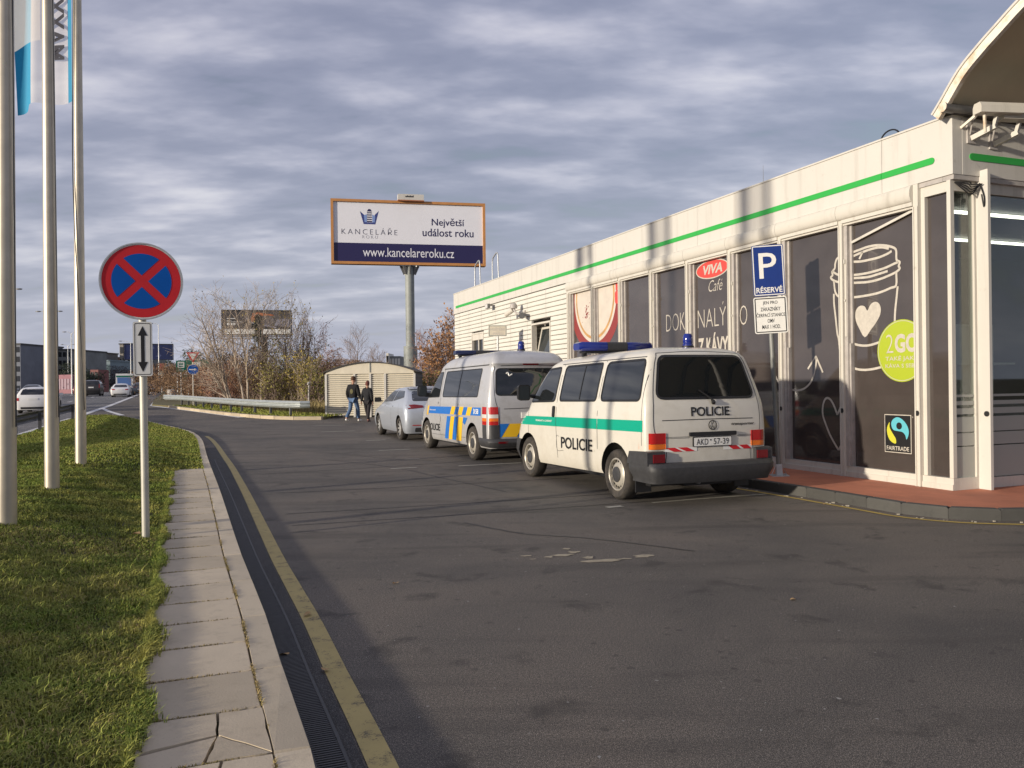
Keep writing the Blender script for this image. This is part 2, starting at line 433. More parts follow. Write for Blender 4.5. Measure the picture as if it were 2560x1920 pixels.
M_LBLUE = mat("beacon_blue", (0.006, 0.018, 0.19), .12, spec=.8)
M_LBLUED = mat("beacon_dark_blue", (0.006, 0.012, 0.06), .15, spec=.8)
M_REDL = mat("red_lens", (0.42, 0.012, 0.012), .15, spec=.7)
M_REDLD = mat("dark_red_lens", (0.16, 0.008, 0.012), .15, spec=.7)
M_ORL = mat("orange_lens", (0.75, 0.17, 0.02), .15, spec=.7)
M_CLEARL = mat("clear_lens", (0.62, 0.60, 0.56), .15, spec=.7)
M_SRED = mat("sign_red", (0.60, 0.026, 0.034), .55, spec=.2, var=.05, vscale=6)
M_SBLUE = mat("sign_blue", (0.0, 0.09, 0.40), .55, spec=.2, var=.06, vscale=5)
M_PBLUE = mat("parking_blue", (0.010, 0.035, 0.20), .35, var=.05, vscale=5)
M_SWHITE = mat("sign_white", (0.80, 0.79, 0.74), .45, var=.04, vscale=6)
M_SGREEN = mat("sign_green", (0.0, 0.14, 0.085), .45)
M_INK = mat("black_ink", (0.012, 0.012, 0.013), .5)
M_NAVY = mat("navy_print", (0.020, 0.016, 0.080), .4)
M_PRINT = mat("poster_white", (0.80, 0.80, 0.84), .5, var=.02, vscale=1)
M_ORANGE = mat("orange_frame_paint", (0.52, 0.24, 0.075), .5, var=.12, vscale=2)
M_CHALK = mat("chalk_print", (0.52, 0.48, 0.41), .4, var=.12, vscale=18)
M_LIME = mat("lime_print", (0.38, 0.46, 0.03), .35)
M_VRED = mat("red_print", (0.62, 0.07, 0.055), .35)
M_WINE = mat("wine_red_print", (0.26, 0.040, 0.035), .35)
M_CREMA = mat("crema_print", (0.50, 0.28, 0.10), .35, var=.25, vscale=3)
M_FOAM = mat("foam_print", (0.60, 0.54, 0.46), .35, var=.12, vscale=2)
M_SKYB = mat("sky_blue_print", (0.12, 0.48, 0.56), .35)
M_OLIVE = mat("olive_print", (0.58, 0.56, 0.05), .35)
M_TEAL = mat("teal_flag_cloth", (0.025, 0.27, 0.46), .8)
M_CLOTH = mat("white_flag_cloth", (0.80, 0.74, 0.66), .85, var=.05, vscale=3)
def sheer(m, a):
    nt, b = nodes_of(m); o = [n for n in nt.nodes if n.type == 'OUTPUT_MATERIAL'][0]; t = nt.nodes.new('ShaderNodeBsdfTransparent'); x = nt.nodes.new('ShaderNodeMixShader'); x.inputs[0].default_value = a
    nt.links.new(b.outputs[0], x.inputs[1]); nt.links.new(t.outputs[0], x.inputs[2]); nt.links.new(x.outputs[0], o.inputs['Surface'])
M_BEIGE = mat("beige_panel", (0.66, 0.60, 0.47), .55, var=.08, vscale=3, detail=7)
M_ROOFD = mat("dark_roof_edge", (0.055, 0.05, 0.045), .6)
M_CANVAS = mat("canopy_membrane", (0.60, 0.52, 0.36), .7, var=.08, vscale=1.2, detail=7)
M_RUSTY = mat("rust_stained_white", (0.50, 0.32, 0.16), .5, col2=(0.78, 0.73, 0.62), vscale=3.2, detail=9)
def glass_thin(name, tint, refl=.1):
    m = bpy.data.materials.new(name); m.use_nodes = True; nt = m.node_tree
    for n in list(nt.nodes): nt.nodes.remove(n)
    o = nt.nodes.new('ShaderNodeOutputMaterial'); t = N(nt, 'ShaderNodeBsdfTransparent'); t.inputs[0].default_value = (*tint, 1)
    g = N(nt, 'ShaderNodeBsdfGlossy'); g.inputs['Roughness'].default_value = .02; f = N(nt, 'ShaderNodeFresnel'); ge = N(nt, 'ShaderNodeNewGeometry'); io = N(nt, 'ShaderNodeMath', operation='MULTIPLY_ADD'); nt.links.new(ge.outputs['Backfacing'], io.inputs[0]); io.inputs[1].default_value = -.8333; io.inputs[2].default_value = 1.5; nt.links.new(io.outputs[0], f.inputs[0])
    ad = N(nt, 'ShaderNodeMath', operation='ADD'); nt.links.new(f.outputs[0], ad.inputs[0]); ad.inputs[1].default_value = refl
    mx_ = N(nt, 'ShaderNodeMixShader'); nt.links.new(ad.outputs[0], mx_.inputs[0]); nt.links.new(t.outputs[0], mx_.inputs[1]); nt.links.new(g.outputs[0], mx_.inputs[2])
    nt.links.new(mx_.outputs[0], o.inputs['Surface']); MATS[name] = m; return m
sheer(M_CLOTH, .62)
M_GLASS = glass_thin("clear_glass", (.75, .80, .78), .05)

prep_text([(s, b, sh, sp) for s, b, sh, sp in [
    ("POLICIE", .018, 0, 1), ("AKD", 0, 0, 1.05), ("57-39", 0, 0, 1.05), ("POMÁHAT A CHRÁNIT", .012, 0, 1), ("transporter", .02, .2, 1), ("158", .02, 0, 1), ("W", 0, 0, 1), ("V", 0, 0, 1),
    ("DOK", -.018, 0, 1), ("NALÝ", -.018, 0, 1), ("O", -.018, 0, 1), ("Z KÁVY", .03, 0, 1), ("VIVA", .035, .22, 1), ("Café", -.012, .35, 1),
    ("2", -.015, 0, 1), ("GO", .04, 0, 1), ("TAKÉ JAKO", .012, 0, 1), ("KÁVA S SEBOU", .008, 0, 1), ("FAIRTRADE", .015, 0, 1), ("R", 0, 0, 1),
    ("P", .005, 0, 1), ("RÉSERVÉ", .022, 0, 1), ("JEN PRO", .008, 0, 1), ("ZÁKAZNÍKY", .008, 0, 1), ("ČERPACÍ STANICE", .008, 0, 1), ("OMV", .008, 0, 1), ("MAX 1 HOD.", .008, 0, 1),
    ("HUŠTĚNÍ", .01, 0, 1.1), ("PNEU", .01, 0, 1.15), ("Největší", .008, 0, 1), ("událost roku", .008, 0, 1), ("www.kancelareroku.cz", 0, 0, 1),
    ("KANCELÁŘE", -.012, 0, 1.45), ("ROKU", -.015, 0, 1.5), ("MAXX", .03, 0, 1.05), ("euroAWK", .02, .1, 1), ("GLOBE", 0, 0, 1)]])
# ------------------------------------------------------------------ ground and roads
def tri_clip_y(P, lo, hi):
    def cl(P, v, keep):
        out = []
        for i in range(len(P)):
            a = P[i - 1]; b = P[i]; ia = keep(a[1], v); ib = keep(b[1], v)
            if ia != ib:
                t = (v - a[1]) / (b[1] - a[1]); out.append((a[0] + t * (b[0] - a[0]), v))
            if ib: out.append(b)
        return out
    P = cl(P, lo, lambda q, v: q >= v)
    return cl(P, hi, lambda q, v: q <= v) if P else P
def sheet(name, poly, dz, m, kind='structure', parent=None, skirt=0.0):
    mb = MB(); P3 = [Vector((a, b, 0)) for a, b in poly]
    for t in tessellate_polygon([P3]):
        T = [(P3[i].x, P3[i].y) for i in t]
        for lo, hi in ((-1e5, 25), (25, 100), (100, 1e6)):
            Q = tri_clip_y(T, lo, hi)
            if len(Q) > 2:
                ar = sum(Q[i - 1][0] * Q[i][1] - Q[i][0] * Q[i - 1][1] for i in range(len(Q)))
                if abs(ar) < 1e-7: continue
                if ar < 0: Q = Q[::-1]
                mb.add([(a, b, ground_z(b) + dz) for a, b in Q], [tuple(range(len(Q)))])
    if skirt:
        n = len(poly)
        for i in range(n):
            a, b = poly[i], poly[(i + 1) % n]
            mb.add([(*a, ground_z(a[1]) + dz), (*b, ground_z(b[1]) + dz), (*b, ground_z(b[1]) + dz - skirt), (*a, ground_z(a[1]) + dz - skirt)], [(0, 1, 2, 3)])
    return mb.build(name, m, parent, kind=kind)
def off_line(P, d):
    out = []
    for i, p in enumerate(P):
        a = P[max(i - 1, 0)]; b = P[min(i + 1, len(P) - 1)]
        t = Vector((b[0] - a[0], b[1] - a[1])).normalized()
        out.append((p[0] + t.y * d, p[1] - t.x * d))
    return out
def band(P, d0, d1): return off_line(P, d0) + off_line(P, d1)[::-1]
def resample(P, step):
    out = [P[0]]; acc = 0.0; need = step
    for i in range(len(P) - 1):
        a = Vector(P[i]); b = Vector(P[i + 1]); L = (b - a).length; pos = 0.0
        while L - pos >= need:
            pos += need; q = a + (b - a) * (pos / L); out.append(tuple(q)); need = step
        need -= (L - pos)
    return out

sheet("ground", [(-3000, -400), (3000, -400), (3000, 5000), (-3000, 5000)], -0.06, M_TERR)
sheet("forecourt", [(-60, -30), (60, -30), (60, 37.6), (-7.9, 37.6), (-8.0, 34.6), (-9.8, 35.2), (-12.7, 38.4), (-16.6, 44), (-21.8, 52), (-24.6, 55.9), (-38.6, 90), (-47.4, 110.6), (-90, 210), (-150, 210)], 0.0, M_ASPH)
HR = [(-6.0, 0), (-11, 12.8), (-16.4, 27), (-20.72, 38.2), (-22.6, 43.0), (-50.5, 112.0), (-92, 216), (-172, 415)]
sheet("highway", HR + off_line(HR, -17)[::-1], 0.004, M_ROAD)

# kerb line of the grass island: road-side top edge
KL = smooth_line([(.62, -1.6), (.16, .3), (-.22, 1.5), (-.72, 2.97), (-1.2, 4.19), (-1.57, 5.14), (-1.92, 5.99), (-2.36, 7.06), (-3.04, 8.77), (-4.11, 11.46), (-5.23, 14.23), (-6.33, 16.97), (-8.33, 22.01), (-9.73, 25.16), (-10.75, 27.04), (-11.7, 28.54), (-12.8, 30.2), (-16.4, 35.7), (-18.0, 37.9), (-18.95, 39.1), (-19.75, 39.75), (-20.3, 39.45), (-20.35, 38.4), (-19.5, 36.0)], 6)
KLR = resample(KL, 1.0)
LEFT = [(-18.0, 32.3), (-16.5, 28.6), (-14.7, 23.9), (-12.2, 17.4), (-8.4, 7.6), (-5.6, 0.4), (-5.0, -1.6)]
lawn_edge = [p for p in KL if p[1] > 14.0]; near_edge = off_line([p for p in KL if p[1] <= 14.0], -.655)
LAWN = near_edge + [(near_edge[-1][0] - .05, 14.02), off_line(lawn_edge, -.14)[0]] + off_line(lawn_edge, -.125) + LEFT
from mathutils.geometry import delaunay_2d_cdt
_EA = np.array(near_edge[::6] + [near_edge[-1]] + off_line(lawn_edge, -.14)[::8]); _EB = np.array(LEFT)
def edge_dist(x, y, L):
    d = np.full(len(x), 1e9)
    for i in range(len(L) - 1):
        a, b = L[i], L[i + 1]; v = b - a; t = np.clip(((x - a[0]) * v[0] + (y - a[1]) * v[1]) / (v @ v), 0, 1); d = np.minimum(d, np.hypot(x - a[0] - t * v[0], y - a[1] - t * v[1]))
    return d
def lawn_z(x, y):
    """height of the gently mounded lawn"""
    x = np.asarray(x, float); y = np.asarray(y, float); ss = lambda t: np.clip(t, 0, 1) ** 2 * (3 - 2 * np.clip(t, 0, 1))
    m_ = ss(edge_dist(x, y, _EA) / 1.7) * ss(edge_dist(x, y, _EB) / 1.7) * (1 - ss((y - 15) / 9))
    return np.clip((y - 25) * .01, 0, .75) + .092 + .19 * m_ + .010 * np.sin(x * 2.1 + y * .7) * np.sin(y * 1.7) * ss(edge_dist(x, y, _EA) / .5)
def in_poly(P, xy):
    c = np.zeros(len(xy), bool); x, y = xy[:, 0], xy[:, 1]
    for i in range(len(P)):
        (x1, y1), (x2, y2) = P[i - 1], P[i]
        c ^= ((y1 > y) != (y2 > y)) & (x < (x2 - x1) * (y - y1) / (y2 - y1 + 1e-12) + x1)
    return c
gx, gy = np.meshgrid(np.arange(-21, 1, .4), np.arange(-1.5, 40, .45)); gp = np.column_stack([gx.ravel(), gy.ravel()]); gp = gp[in_poly(LAWN, gp)]
gp = gp[np.minimum(edge_dist(gp[:, 0], gp[:, 1], _EA), edge_dist(gp[:, 0], gp[:, 1], _EB)) > .12]
cv, ce, cf, *_r = delaunay_2d_cdt([Vector(p) for p in LAWN] + [Vector(p) for p in gp], [], [list(range(len(LAWN)))], 1, 1e-5)
cz = lawn_z([p.x for p in cv], [p.y for p in cv]) - .010
MB().add([(p.x, p.y, z) for p, z in zip(cv, cz)], [tuple(f) for f in cf]).build("grass_island", M_SOIL, None, 60, kind='structure')
sheet("path_bed", band([p for p in KL if p[1] <= 14.3], -.66, -.12), .055, M_SOIL)

kerb_root = bpy.data.objects.new("kerb", None); COL.objects.link(kerb_root); kerb_root["kind"] = "structure"
def slab_between(a, b, na, nb, d0, d1, z0, z1, gap=.006, jit=0.0, bev=.008):
    """a stone between two stations of a line, inner/outer offset d0..d1 along the normals"""
    a = Vector(a); b = Vector(b); t = (b - a).normalized(); a2 = a + t * gap; b2 = b - t * gap
    q = [a2 + na * d0, a2 + na * d1, b2 + nb * d1, b2 + nb * d0]
    c = sum(q, Vector((0, 0))) / 4
    qi = [p + (c - p).normalized() * bev for p in q]
    zz = [z1 + rnd.uniform(-jit, jit) for _ in range(4)]
    mb = MB(); gz0 = ground_z(c.y)
    vs = [(p.x, p.y, gz0 + z0) for p in q] + [(p.x, p.y, gz0 + z - bev) for p, z in zip(q, zz)] + [(p.x, p.y, gz0 + z) for p, z in zip(qi, zz)]
    fs = [(8, 9, 10, 11)] + [(i, (i + 1) % 4, 4 + (i + 1) % 4, 4 + i) for i in range(4)] + [(4 + i, 4 + (i + 1) % 4, 8 + (i + 1) % 4, 8 + i) for i in range(4)]
    return mb.add(vs, fs)
def normals(P):
    out = []
    for i in range(len(P)):
        a = Vector(P[max(i - 1, 0)]); b = Vector(P[min(i + 1, len(P) - 1)]); t = (b - a).normalized(); out.append(Vector((t.y, -t.x)))
    return out
KN = normals(KLR)
for i in range(len(KLR) - 1):
    slab_between(KLR[i], KLR[i + 1], KN[i], KN[i + 1], -.135, 0, -.06, .10, .004, .002).build("kerb_stone", M_KERB, kerb_root)
path_root = bpy.data.objects.new("path", None); COL.objects.link(path_root); path_root["kind"] = "structure"
KH = resample(KL, 0.5); KHN = normals(KH)
for i in range(len(KH) - 1):
    if KH[i][1] > 14.0: break
    a, b, na, nb = KH[i], KH[i + 1], KHN[i], KHN[i + 1]
    ymid = (a[1] + b[1]) / 2
    if 2.6 < ymid < 3.75:    # broken slabs: each fragment is its own piece
        A = Vector(a) + na * -.140; B = Vector(b) + nb * -.140; C = Vector(b) + nb * -.645; D = Vector(a) + na * -.645
        def P(u, v): return A * (1 - u) * (1 - v) + B * u * (1 - v) + C * u * v + D * (1 - u) * v
        cx_, cy_ = (.62, .42) if ymid < 3.2 else (.50, .38)
        hub = P(cx_, cy_)
        frs = [[P(.015, .0), P(.985, .0), P(.985, .36), hub], [P(.98, .37), P(.98, .98), P(.35, .98), hub], [P(.33, .98), P(.02, .98), P(.02, .50), hub], [P(.02, .48), P(.015, .0), hub]]
        for f in frs:
            c = sum(f, Vector((0, 0))) / len(f); f = [p + (c - p).normalized() * .006 for p in f]
            g = []
            for k in range(len(f)):     # ragged edges
                p, q = f[k], f[(k + 1) % len(f)]; g.append(p); n_ = Vector(((q - p).y, -(q - p).x)).normalized()
                for s in (.25, .5, .75):
                    g.append(p.lerp(q, s) + n_ * rnd.uniform(-.005, .003) * min(1, (q - p).length / .3))
            dz = rnd.uniform(-.004, .003); tl = Vector((rnd.uniform(-.015, .015), rnd.uniform(-.015, .015)))
            mb = MB(); n = len(g)
            mb.add([(p.x, p.y, 0.02) for p in g] + [(p.x, p.y, .100 + dz + (p - c).dot(tl)) for p in g], [tuple(range(n, 2 * n))[::-1]] + [(k, (k + 1) % n, n + (k + 1) % n, n + k) for k in range(n)])
            mb.build("slab_fragment", M_SLAB, path_root)
    else:
        slab_between(a, b, na, nb, -.645, -.143, .02, .10, .005 + rnd.random() * .004, .003).build("paving_slab", M_SLAB, path_root)

# drain beside the kerb
KD = [p for p in KL if p[1] < 21]
def var_off(P, fn):
    NP = normals(P); return [(p[0] + n.x * fn(p[1]), p[1] + n.y * fn(p[1])) for p, n in zip(P, NP)]
yo = lambda y: min(.215 + .0105 * max(0, y - 3.2), .335) if y < 16 else max(.26, .335 - .0125 * (y - 16))
sheet("gutter", off_line(KD, .006) + var_off(KD, lambda y: yo(y) - .012)[::-1], 0.004, M_DARKASPH)
drain_root = bpy.data.objects.new("drain_channel", None); COL.objects.link(drain_root); drain_root["kind"] = "structure"
mb = MB(); DR = resample([p for p in KL if p[1] < 17.5], 0.25); DN = normals(DR)
for i in range(len(DR) - 1):
    for d0, d1 in ((.012, .026), (.137, .151)):
        q = [Vector(DR[i]) + DN[i] * d0, Vector(DR[i]) + DN[i] * d1, Vector(DR[i + 1]) + DN[i + 1] * d1, Vector(DR[i + 1]) + DN[i + 1] * d0]
        mb.add([(p.x, p.y, .006) for p in q] + [(p.x, p.y, .018) for p in q], [(7, 6, 5, 4), (0, 1, 5, 4), (2, 3, 7, 6)])
mb.build("channel_edge", M_DGREY, drain_root)
mb = MB(); DR2 = resample([p for p in KL if 1.5 < p[1] < 17.5], 0.021); DN2 = normals(DR2)
for i in range(len(DR2) - 1):
    a = Vector(DR2[i]); t = (Vector(DR2[i + 1]) - a); n_ = DN2[i]; b = a + t * .52
    q = [a + n_ * .027, a + n_ * .136, b + n_ * .136, b + n_ * .027]
    mb.add([(p.x, p.y, .006) for p in q] + [(p.x, p.y, .016) for p in q], [(7, 6, 5, 4), (0, 1, 5, 4), (2, 3, 7, 6)])
mb.build("grating", M_DGREY, drain_root, kind='stuff')
KY = [p for p in KL if p[1] < 25.5]
sheet("yellow_line", var_off(KY, yo) + var_off(KY, lambda y: yo(y) + .112)[::-1], 0.006, M_YEL)

# white road markings
def strip(P, w): return band(P, -w / 2, w / 2)
sheet("white_line", strip([(-50.5, 112.0), (-28, 57), (-22.3, 42.6)], .34), 0.010, M_WLINE)
sheet("white_line", strip([(-26.3, 52.5), (-22.8, 46.4), (-19.6, 41.2)], .26), 0.011, M_WLINE)
sheet("white_line", strip([(-21.9, 41.9), (-19.9, 41.6)], .16), 0.012, M_WLINE)
sheet("white_line", strip([(-20.72, 38.4), (-16.2, 26.8), (-11.2, 13.8)], .20), 0.010, M_WLINE)
sheet("white_line", strip([(-12.3, 37.3), (-16.3, 43.4), (-20.5, 49.8), (-24.4, 55.6), (-31, 71.5), (-38.2, 90), (-46.8, 110.5), (-71, 167)], .34), 0.010, M_WLINE)
def hw(off, y):   # a point on the highway, off metres left of its right edge
    for i in range(len(HR) - 1):
        if HR[i][1] <= y <= HR[i + 1][1]:
            a, b = HR[i], HR[i + 1]; t = (y - a[1]) / (b[1] - a[1]); d = Vector((b[0] - a[0], b[1] - a[1])).normalized()
            return (a[0] + t * (b[0] - a[0]) - d.y * off, y + d.x * off)
for off in (3.9, 7.4):
    y = 30 + off
    while y < 200:
        sheet("lane_dash", strip([hw(off, y), hw(off, y + 3)], .17), 0.009, M_WLINE); y += 9
sheet("white_line", strip([hw(11.2, y) for y in (2, 25, 60, 120, 205)], .2), 0.009, M_WLINE)

# worn marks on the forecourt
def blob(cx, cy, rx, ry, rot, seed):
    r_ = random.Random(seed); P = []
    for k in range(13):
        a = 2 * math.pi * k / 13; s = r_.uniform(.55, 1.25); x, y = rx * s * math.cos(a), ry * s * math.sin(a)
        P.append((cx + x * math.cos(rot) - y * math.sin(rot), cy + x * math.sin(rot) + y * math.cos(rot)))
    return P
M_PATCH = mat("bare_patch", (0.36, 0.31, 0.22), .85, var=.2, vscale=20)
for k, (x, y, rx, ry) in enumerate([(.42, 7.15, .10, .05), (.30, 7.08, .04, .04), (.53, 7.27, .055, .045), (.47, 7.42, .05, .035), (.78, 6.92, .20, .07), (1.12, 7.07, .10, .05), (.10, 7.14, .05, .03), (.16, 7.0, .04, .02), (.64, 7.04, .05, .06), (.93, 6.97, .08, .03)]):
    sheet("bare_patch", blob(x, y, rx, ry, .2, k), 0.004, M_PATCH)
def vline(P, w): sheet("worn_bay_line", strip(P, w), 0.005, M_WOLD)
vline([(1.72, 10.18), (2.35, 10.47), (3.35, 10.85)], .07); vline([(1.12, 9.85), (1.32, 9.95)], .10)
vline([(-1.0, 15.1), (.15, 15.55)], .10); vline([(-2.2, 14.75), (-1.75, 14.9)], .10); vline([(-3.1, 18.9), (-2.4, 19.2)], .10)
vline([(-4.0, 22.4), (-3.5, 22.6)], .12); vline([(-6.2, 26.6), (-5.2, 27.0)], .13); vline([(-2.2, 16.6), (-1.9, 16.7)], .08); vline([(-7.3, 30.0), (-6.2, 30.3)], .12)
# sealed joints that cross the asphalt
M_SEAL = mat("joint_sealant", (0.028, 0.025, 0.022), .6)
for P in ([(-4.35, 14.1), (-2.2, 15.2), (-.06, 16.6), (1.2, 17.0)], [(-3.33, 11.55), (-1.6, 12.1), (.1, 12.7), (.9, 12.95)], [(-2.7, 9.65), (-.5, 10.4), (1.4, 11.1)], [(-2.4, 8.86), (-.6, 9.45), (1.1, 10.1), (2.6, 10.65)], [(-6.1, 18.6), (-2.8, 19.7), (-.6, 20.5)], [(-6.7, 22.6), (-4.6, 23.3)], [(-.55, 8.9), (.1, 8.2), (.75, 7.9), (1.6, 7.25)], [(-4.0, 17.0), (-2.2, 15.0), (-1.2, 13.3), (-.1, 11.4)], [(-5.6, 19.8), (-3.5, 17.8), (-2.0, 16.2)]):
    Q = smooth_line(P, 8); Q = [(a + rnd.uniform(-.01, .01), b + rnd.uniform(-.01, .01)) for a, b in Q]
    sheet("sealed_joint", strip(Q, .028), 0.003, M_SEAL)

# raised red pavement in front of the shop with its dark kerb
AB = R(21.2)
BD = Vector((-math.sin(AB), math.cos(AB))); BE = Vector((math.cos(AB), math.sin(AB))); BO = Vector((5.423, 10.094))
def bp(d, e): q = BO + BD * d + BE * e; return (q.x, q.y)
RK0 = [bp(21.0, -1.55), bp(14, -1.52), bp(8, -1.50), bp(4.5, -1.50), bp(2.2, -1.47)]
RK = RK0[:-1] + smooth_line([bp(2.2, -1.47), (3.66, 10.75), (3.93, 10.10), (4.21, 9.40), (4.34, 9.08), (4.52, 8.86), (4.78, 8.68), (5.09, 8.59), (5.40, 8.57), (6.2, 8.75), (8.0, 9.45), (11.0, 10.6)], 5)
sheet("red_pavement", off_line(RK, -.10) + [(13, 12), bp(-.2, 9), bp(21.0, .3)], .118, M_RED)
rk_root = bpy.data.objects.new("dark_kerb", None); COL.objects.link(rk_root); rk_root["kind"] = "structure"
RKR = resample(RK, 1.0); RN = normals(RKR)
RKF = resample(RK, .25)
kk = 0
RKs = resample(RK, 0.5); RNs = normals(RKs)
for i in range(len(RKs) - 1):
    slab_between(RKs[i], RKs[i + 1], RNs[i], RNs[i + 1], -.12, 0, -.05, .125, .0015, .0, .018).build("kerb_stone", M_KDARK, rk_root)
sheet("yellow_line", band(RK, .17, .235), .006, M_YEL2)
mb = MB(); r3 = random.Random(11)
for i in range(130):      # grit gathered in the gutter under the kerb
    p = RKF[r3.randrange(40, len(RKF) - 8)]; q = (p[0] + r3.gauss(-.08, .03) , p[1] + r3.gauss(-.07, .03)); s = r3.uniform(.004, .016)
    mb.box(q[0] - s, q[0] + s, q[1] - s * .7, q[1] + s * .7, 0, s * .9)
mb.build("gutter_grit", mat("pale_grit", (.42, .38, .30), .9, var=.3, vscale=40), kind='stuff')

# kerb and verge on the far side
GK = smooth_line([(-8.0, 34.35), (-9.9, 34.95), (-12.75, 38.2), (-16.5, 43.7), (-21.7, 51.7)], 8)
gk_root = bpy.data.objects.new("verge_kerb", None); COL.objects.link(gk_root); gk_root["kind"] = "structure"
GKR = resample(GK, 1.25); GN = normals(GKR)
for i in range(len(GKR) - 1):
    slab_between(GKR[i], GKR[i + 1], GN[i], GN[i + 1], -.0, .26, -.05, .14, .012, .004, .015).build("kerb_stone", M_KERBY, gk_root)
verge = off_line(GK, .24) + [(-24.6, 56.0), (-31.2, 71.5), (-38.6, 90), (-47.2, 110.5), (-72, 168), (-175, 420), (-60, 600), (200, 600), (200, 38), (40, 37.9), (-4.0, 38.6), (-8.1, 38.2)]
sheet("verge", verge, .10, M_VERGE, skirt=.12)
HL = off_line(HR, -17.2)
sheet("far_verge", HL + [(-700, 900), (-500, 0)], .06, M_VERGE)
# ------------------------------------------------------------------ the filling-station shop
# local axes of the shop: x along the long front (away), y out of the front, z up
SH = empty("shop_building", (BO.x, BO.y, .12), R(90) + AB, "white filling station shop with green band and brown picture windows", "building")
def sh(name, mb, m, smooth=None, parent=SH, **k): return mb.build(name, m, parent, smooth, **k)
def fx(a, b, h): return (a, h, b)              # drawing on the long front: a along x, b up
def rx(a, b, h): return (-h, -a, b)            # drawing on the short front: a to the right, b up
LEN = 20.56
def rp(a, b, h): return (a, b, h)
# walls, roof
mb = MB(); mb.box(-.0, LEN, -9.3, -9.05, 0, 4.3); mb.box(LEN - .2, LEN - .02, -9.05, -.06, 0, 4.3); mb.box(.1, .3, -9.05, -6.2, 0, 3.9)
sh("wall", mb, M_WSIDE)
mb = MB(); mb.box(.02, LEN - .02, -9.2, -.14, 4.30, 4.42); sh("roof", mb, M_GALVD)
mb = MB(); mb.box(.1, LEN - .3, -9.0, -.2, 3.90, 3.96); sh("ceiling", mb, M_DGREY)
mb = MB(); mb.box(.1, LEN - .3, -9.0, -.2, 0.0, .03); sh("shop_floor", mb, M_FRAMEG)
mb = MB(); mb.box(5.2, 5.35, -9.0, -.2, .03, 3.9); sh("partition_wall", mb, M_DGREY)
# fascia panels along the front, with open joints
xs = [-.06, 1.05, 5.4, 9.75, 14.1, 17.35, LEN + .06]
for a, b in zip(xs[:-1], xs[1:]):
    mb = MB(); mb.box(a + .003, b - .003, -.14, .02, 3.89, 4.60); sh("fascia_panel", mb, M_WHITE)
mb = MB(); mb.box(-.07, LEN + .07, -.16, .035, 4.602, 4.625); sh("parapet_cap", mb, M_WHITE)
ys = [-.14, -2.6, -5.2, -7.4, -9.3]
for a, b in zip(ys[:-1], ys[1:]):
    mb = MB(); mb.box(-.06, .10, b + .003, a - .003, 3.89, 4.598); sh("fascia_panel", mb, M_WHITE)
mb = MB(); mb.box(LEN - .1, LEN + .06, -9.3, -.15, 3.89, 4.598); sh("fascia_panel", mb, M_WHITE)
seg = [.205] + xs[1:-1] + [20.35]
for i, (a, b) in enumerate(zip(seg[:-1], seg[1:])):
    P = [(a, 4.078), (b, 4.078), (b, 4.162), (a, 4.162)] if i else [(b - .003, 4.078), (b - .003, 4.162)] + circ(.245, 4.12, .042, 12, a0=90, a1=270)
    mb = MB(); mb.prism([(p + (.004 if i and p == a else 0), q) for p, q in P], fx, .021, .030); sh("green_stripe", mb, M_GREEN)
mb = MB(); mb.prism(circ(.30, 4.122, .043, 12, a0=90, a1=270) + [(8.5, 4.079), (8.5, 4.165)], rx, .061, .070); sh("green_stripe", mb, M_GREEN)
mb = MB(); mb.box(-.05, .11, -9.2, -.0, 3.83, 3.888); mb.box(.1, .52, -.12, .0, 3.83, 3.888); sh("soffit_trim", mb, M_FRAMEG)
# window bays behind picture film
BAY = [.535 + 1.315 * i for i in range(9)]
mullion0 = None
for i, x in enumerate(BAY):
    mb = MB(); mb.box(x - .075, x + .0, -.13, .030, .0, 3.885)
    mb.box(x - .018, x + .0, .0302, .044, .0, 3.60); mb.box(x - .075, x - .060, .0302, .040, .0, 3.60)
    mo = sh("mullion", mb, M_CREAM)
    if i > 0:
        mb = MB(); mb.box(x - .135, x - .0755, -.125, .004, .149, 3.60); mb.box(x - .175, x - .1355, -.125, -.045, 1.9, 3.60); mb.box(x - .165, x - .1355, -.125, -.02, .149, 1.899)
        sh("shutter_guide", mb, M_FRAMEG)
        mb = MB(); mb.box(x - .120, x - .092, .0042, .014, 2.0, 3.1); mb.box(x - .115, x - .096, .0142, .036, 3.04, 3.10); mb.box(x - .115, x - .096, .0142, .034, 2.5, 2.53); sh("shutter_latch", mb, M_CREAM)
    mb = MB(); mb.lathe([(0, .012), (.034, .012), (.034, 0)], 16, Matrix.Translation((x - .036, .0302, .94)) @ Matrix.Rotation(R(-90), 4, 'X')); sh("round_plug", mb, M_BLACK)
glz = lambda d, z: (d + .075 * (d + 7.45) / 8.7, 1.38 + (z - 1.38) * 1.0086)
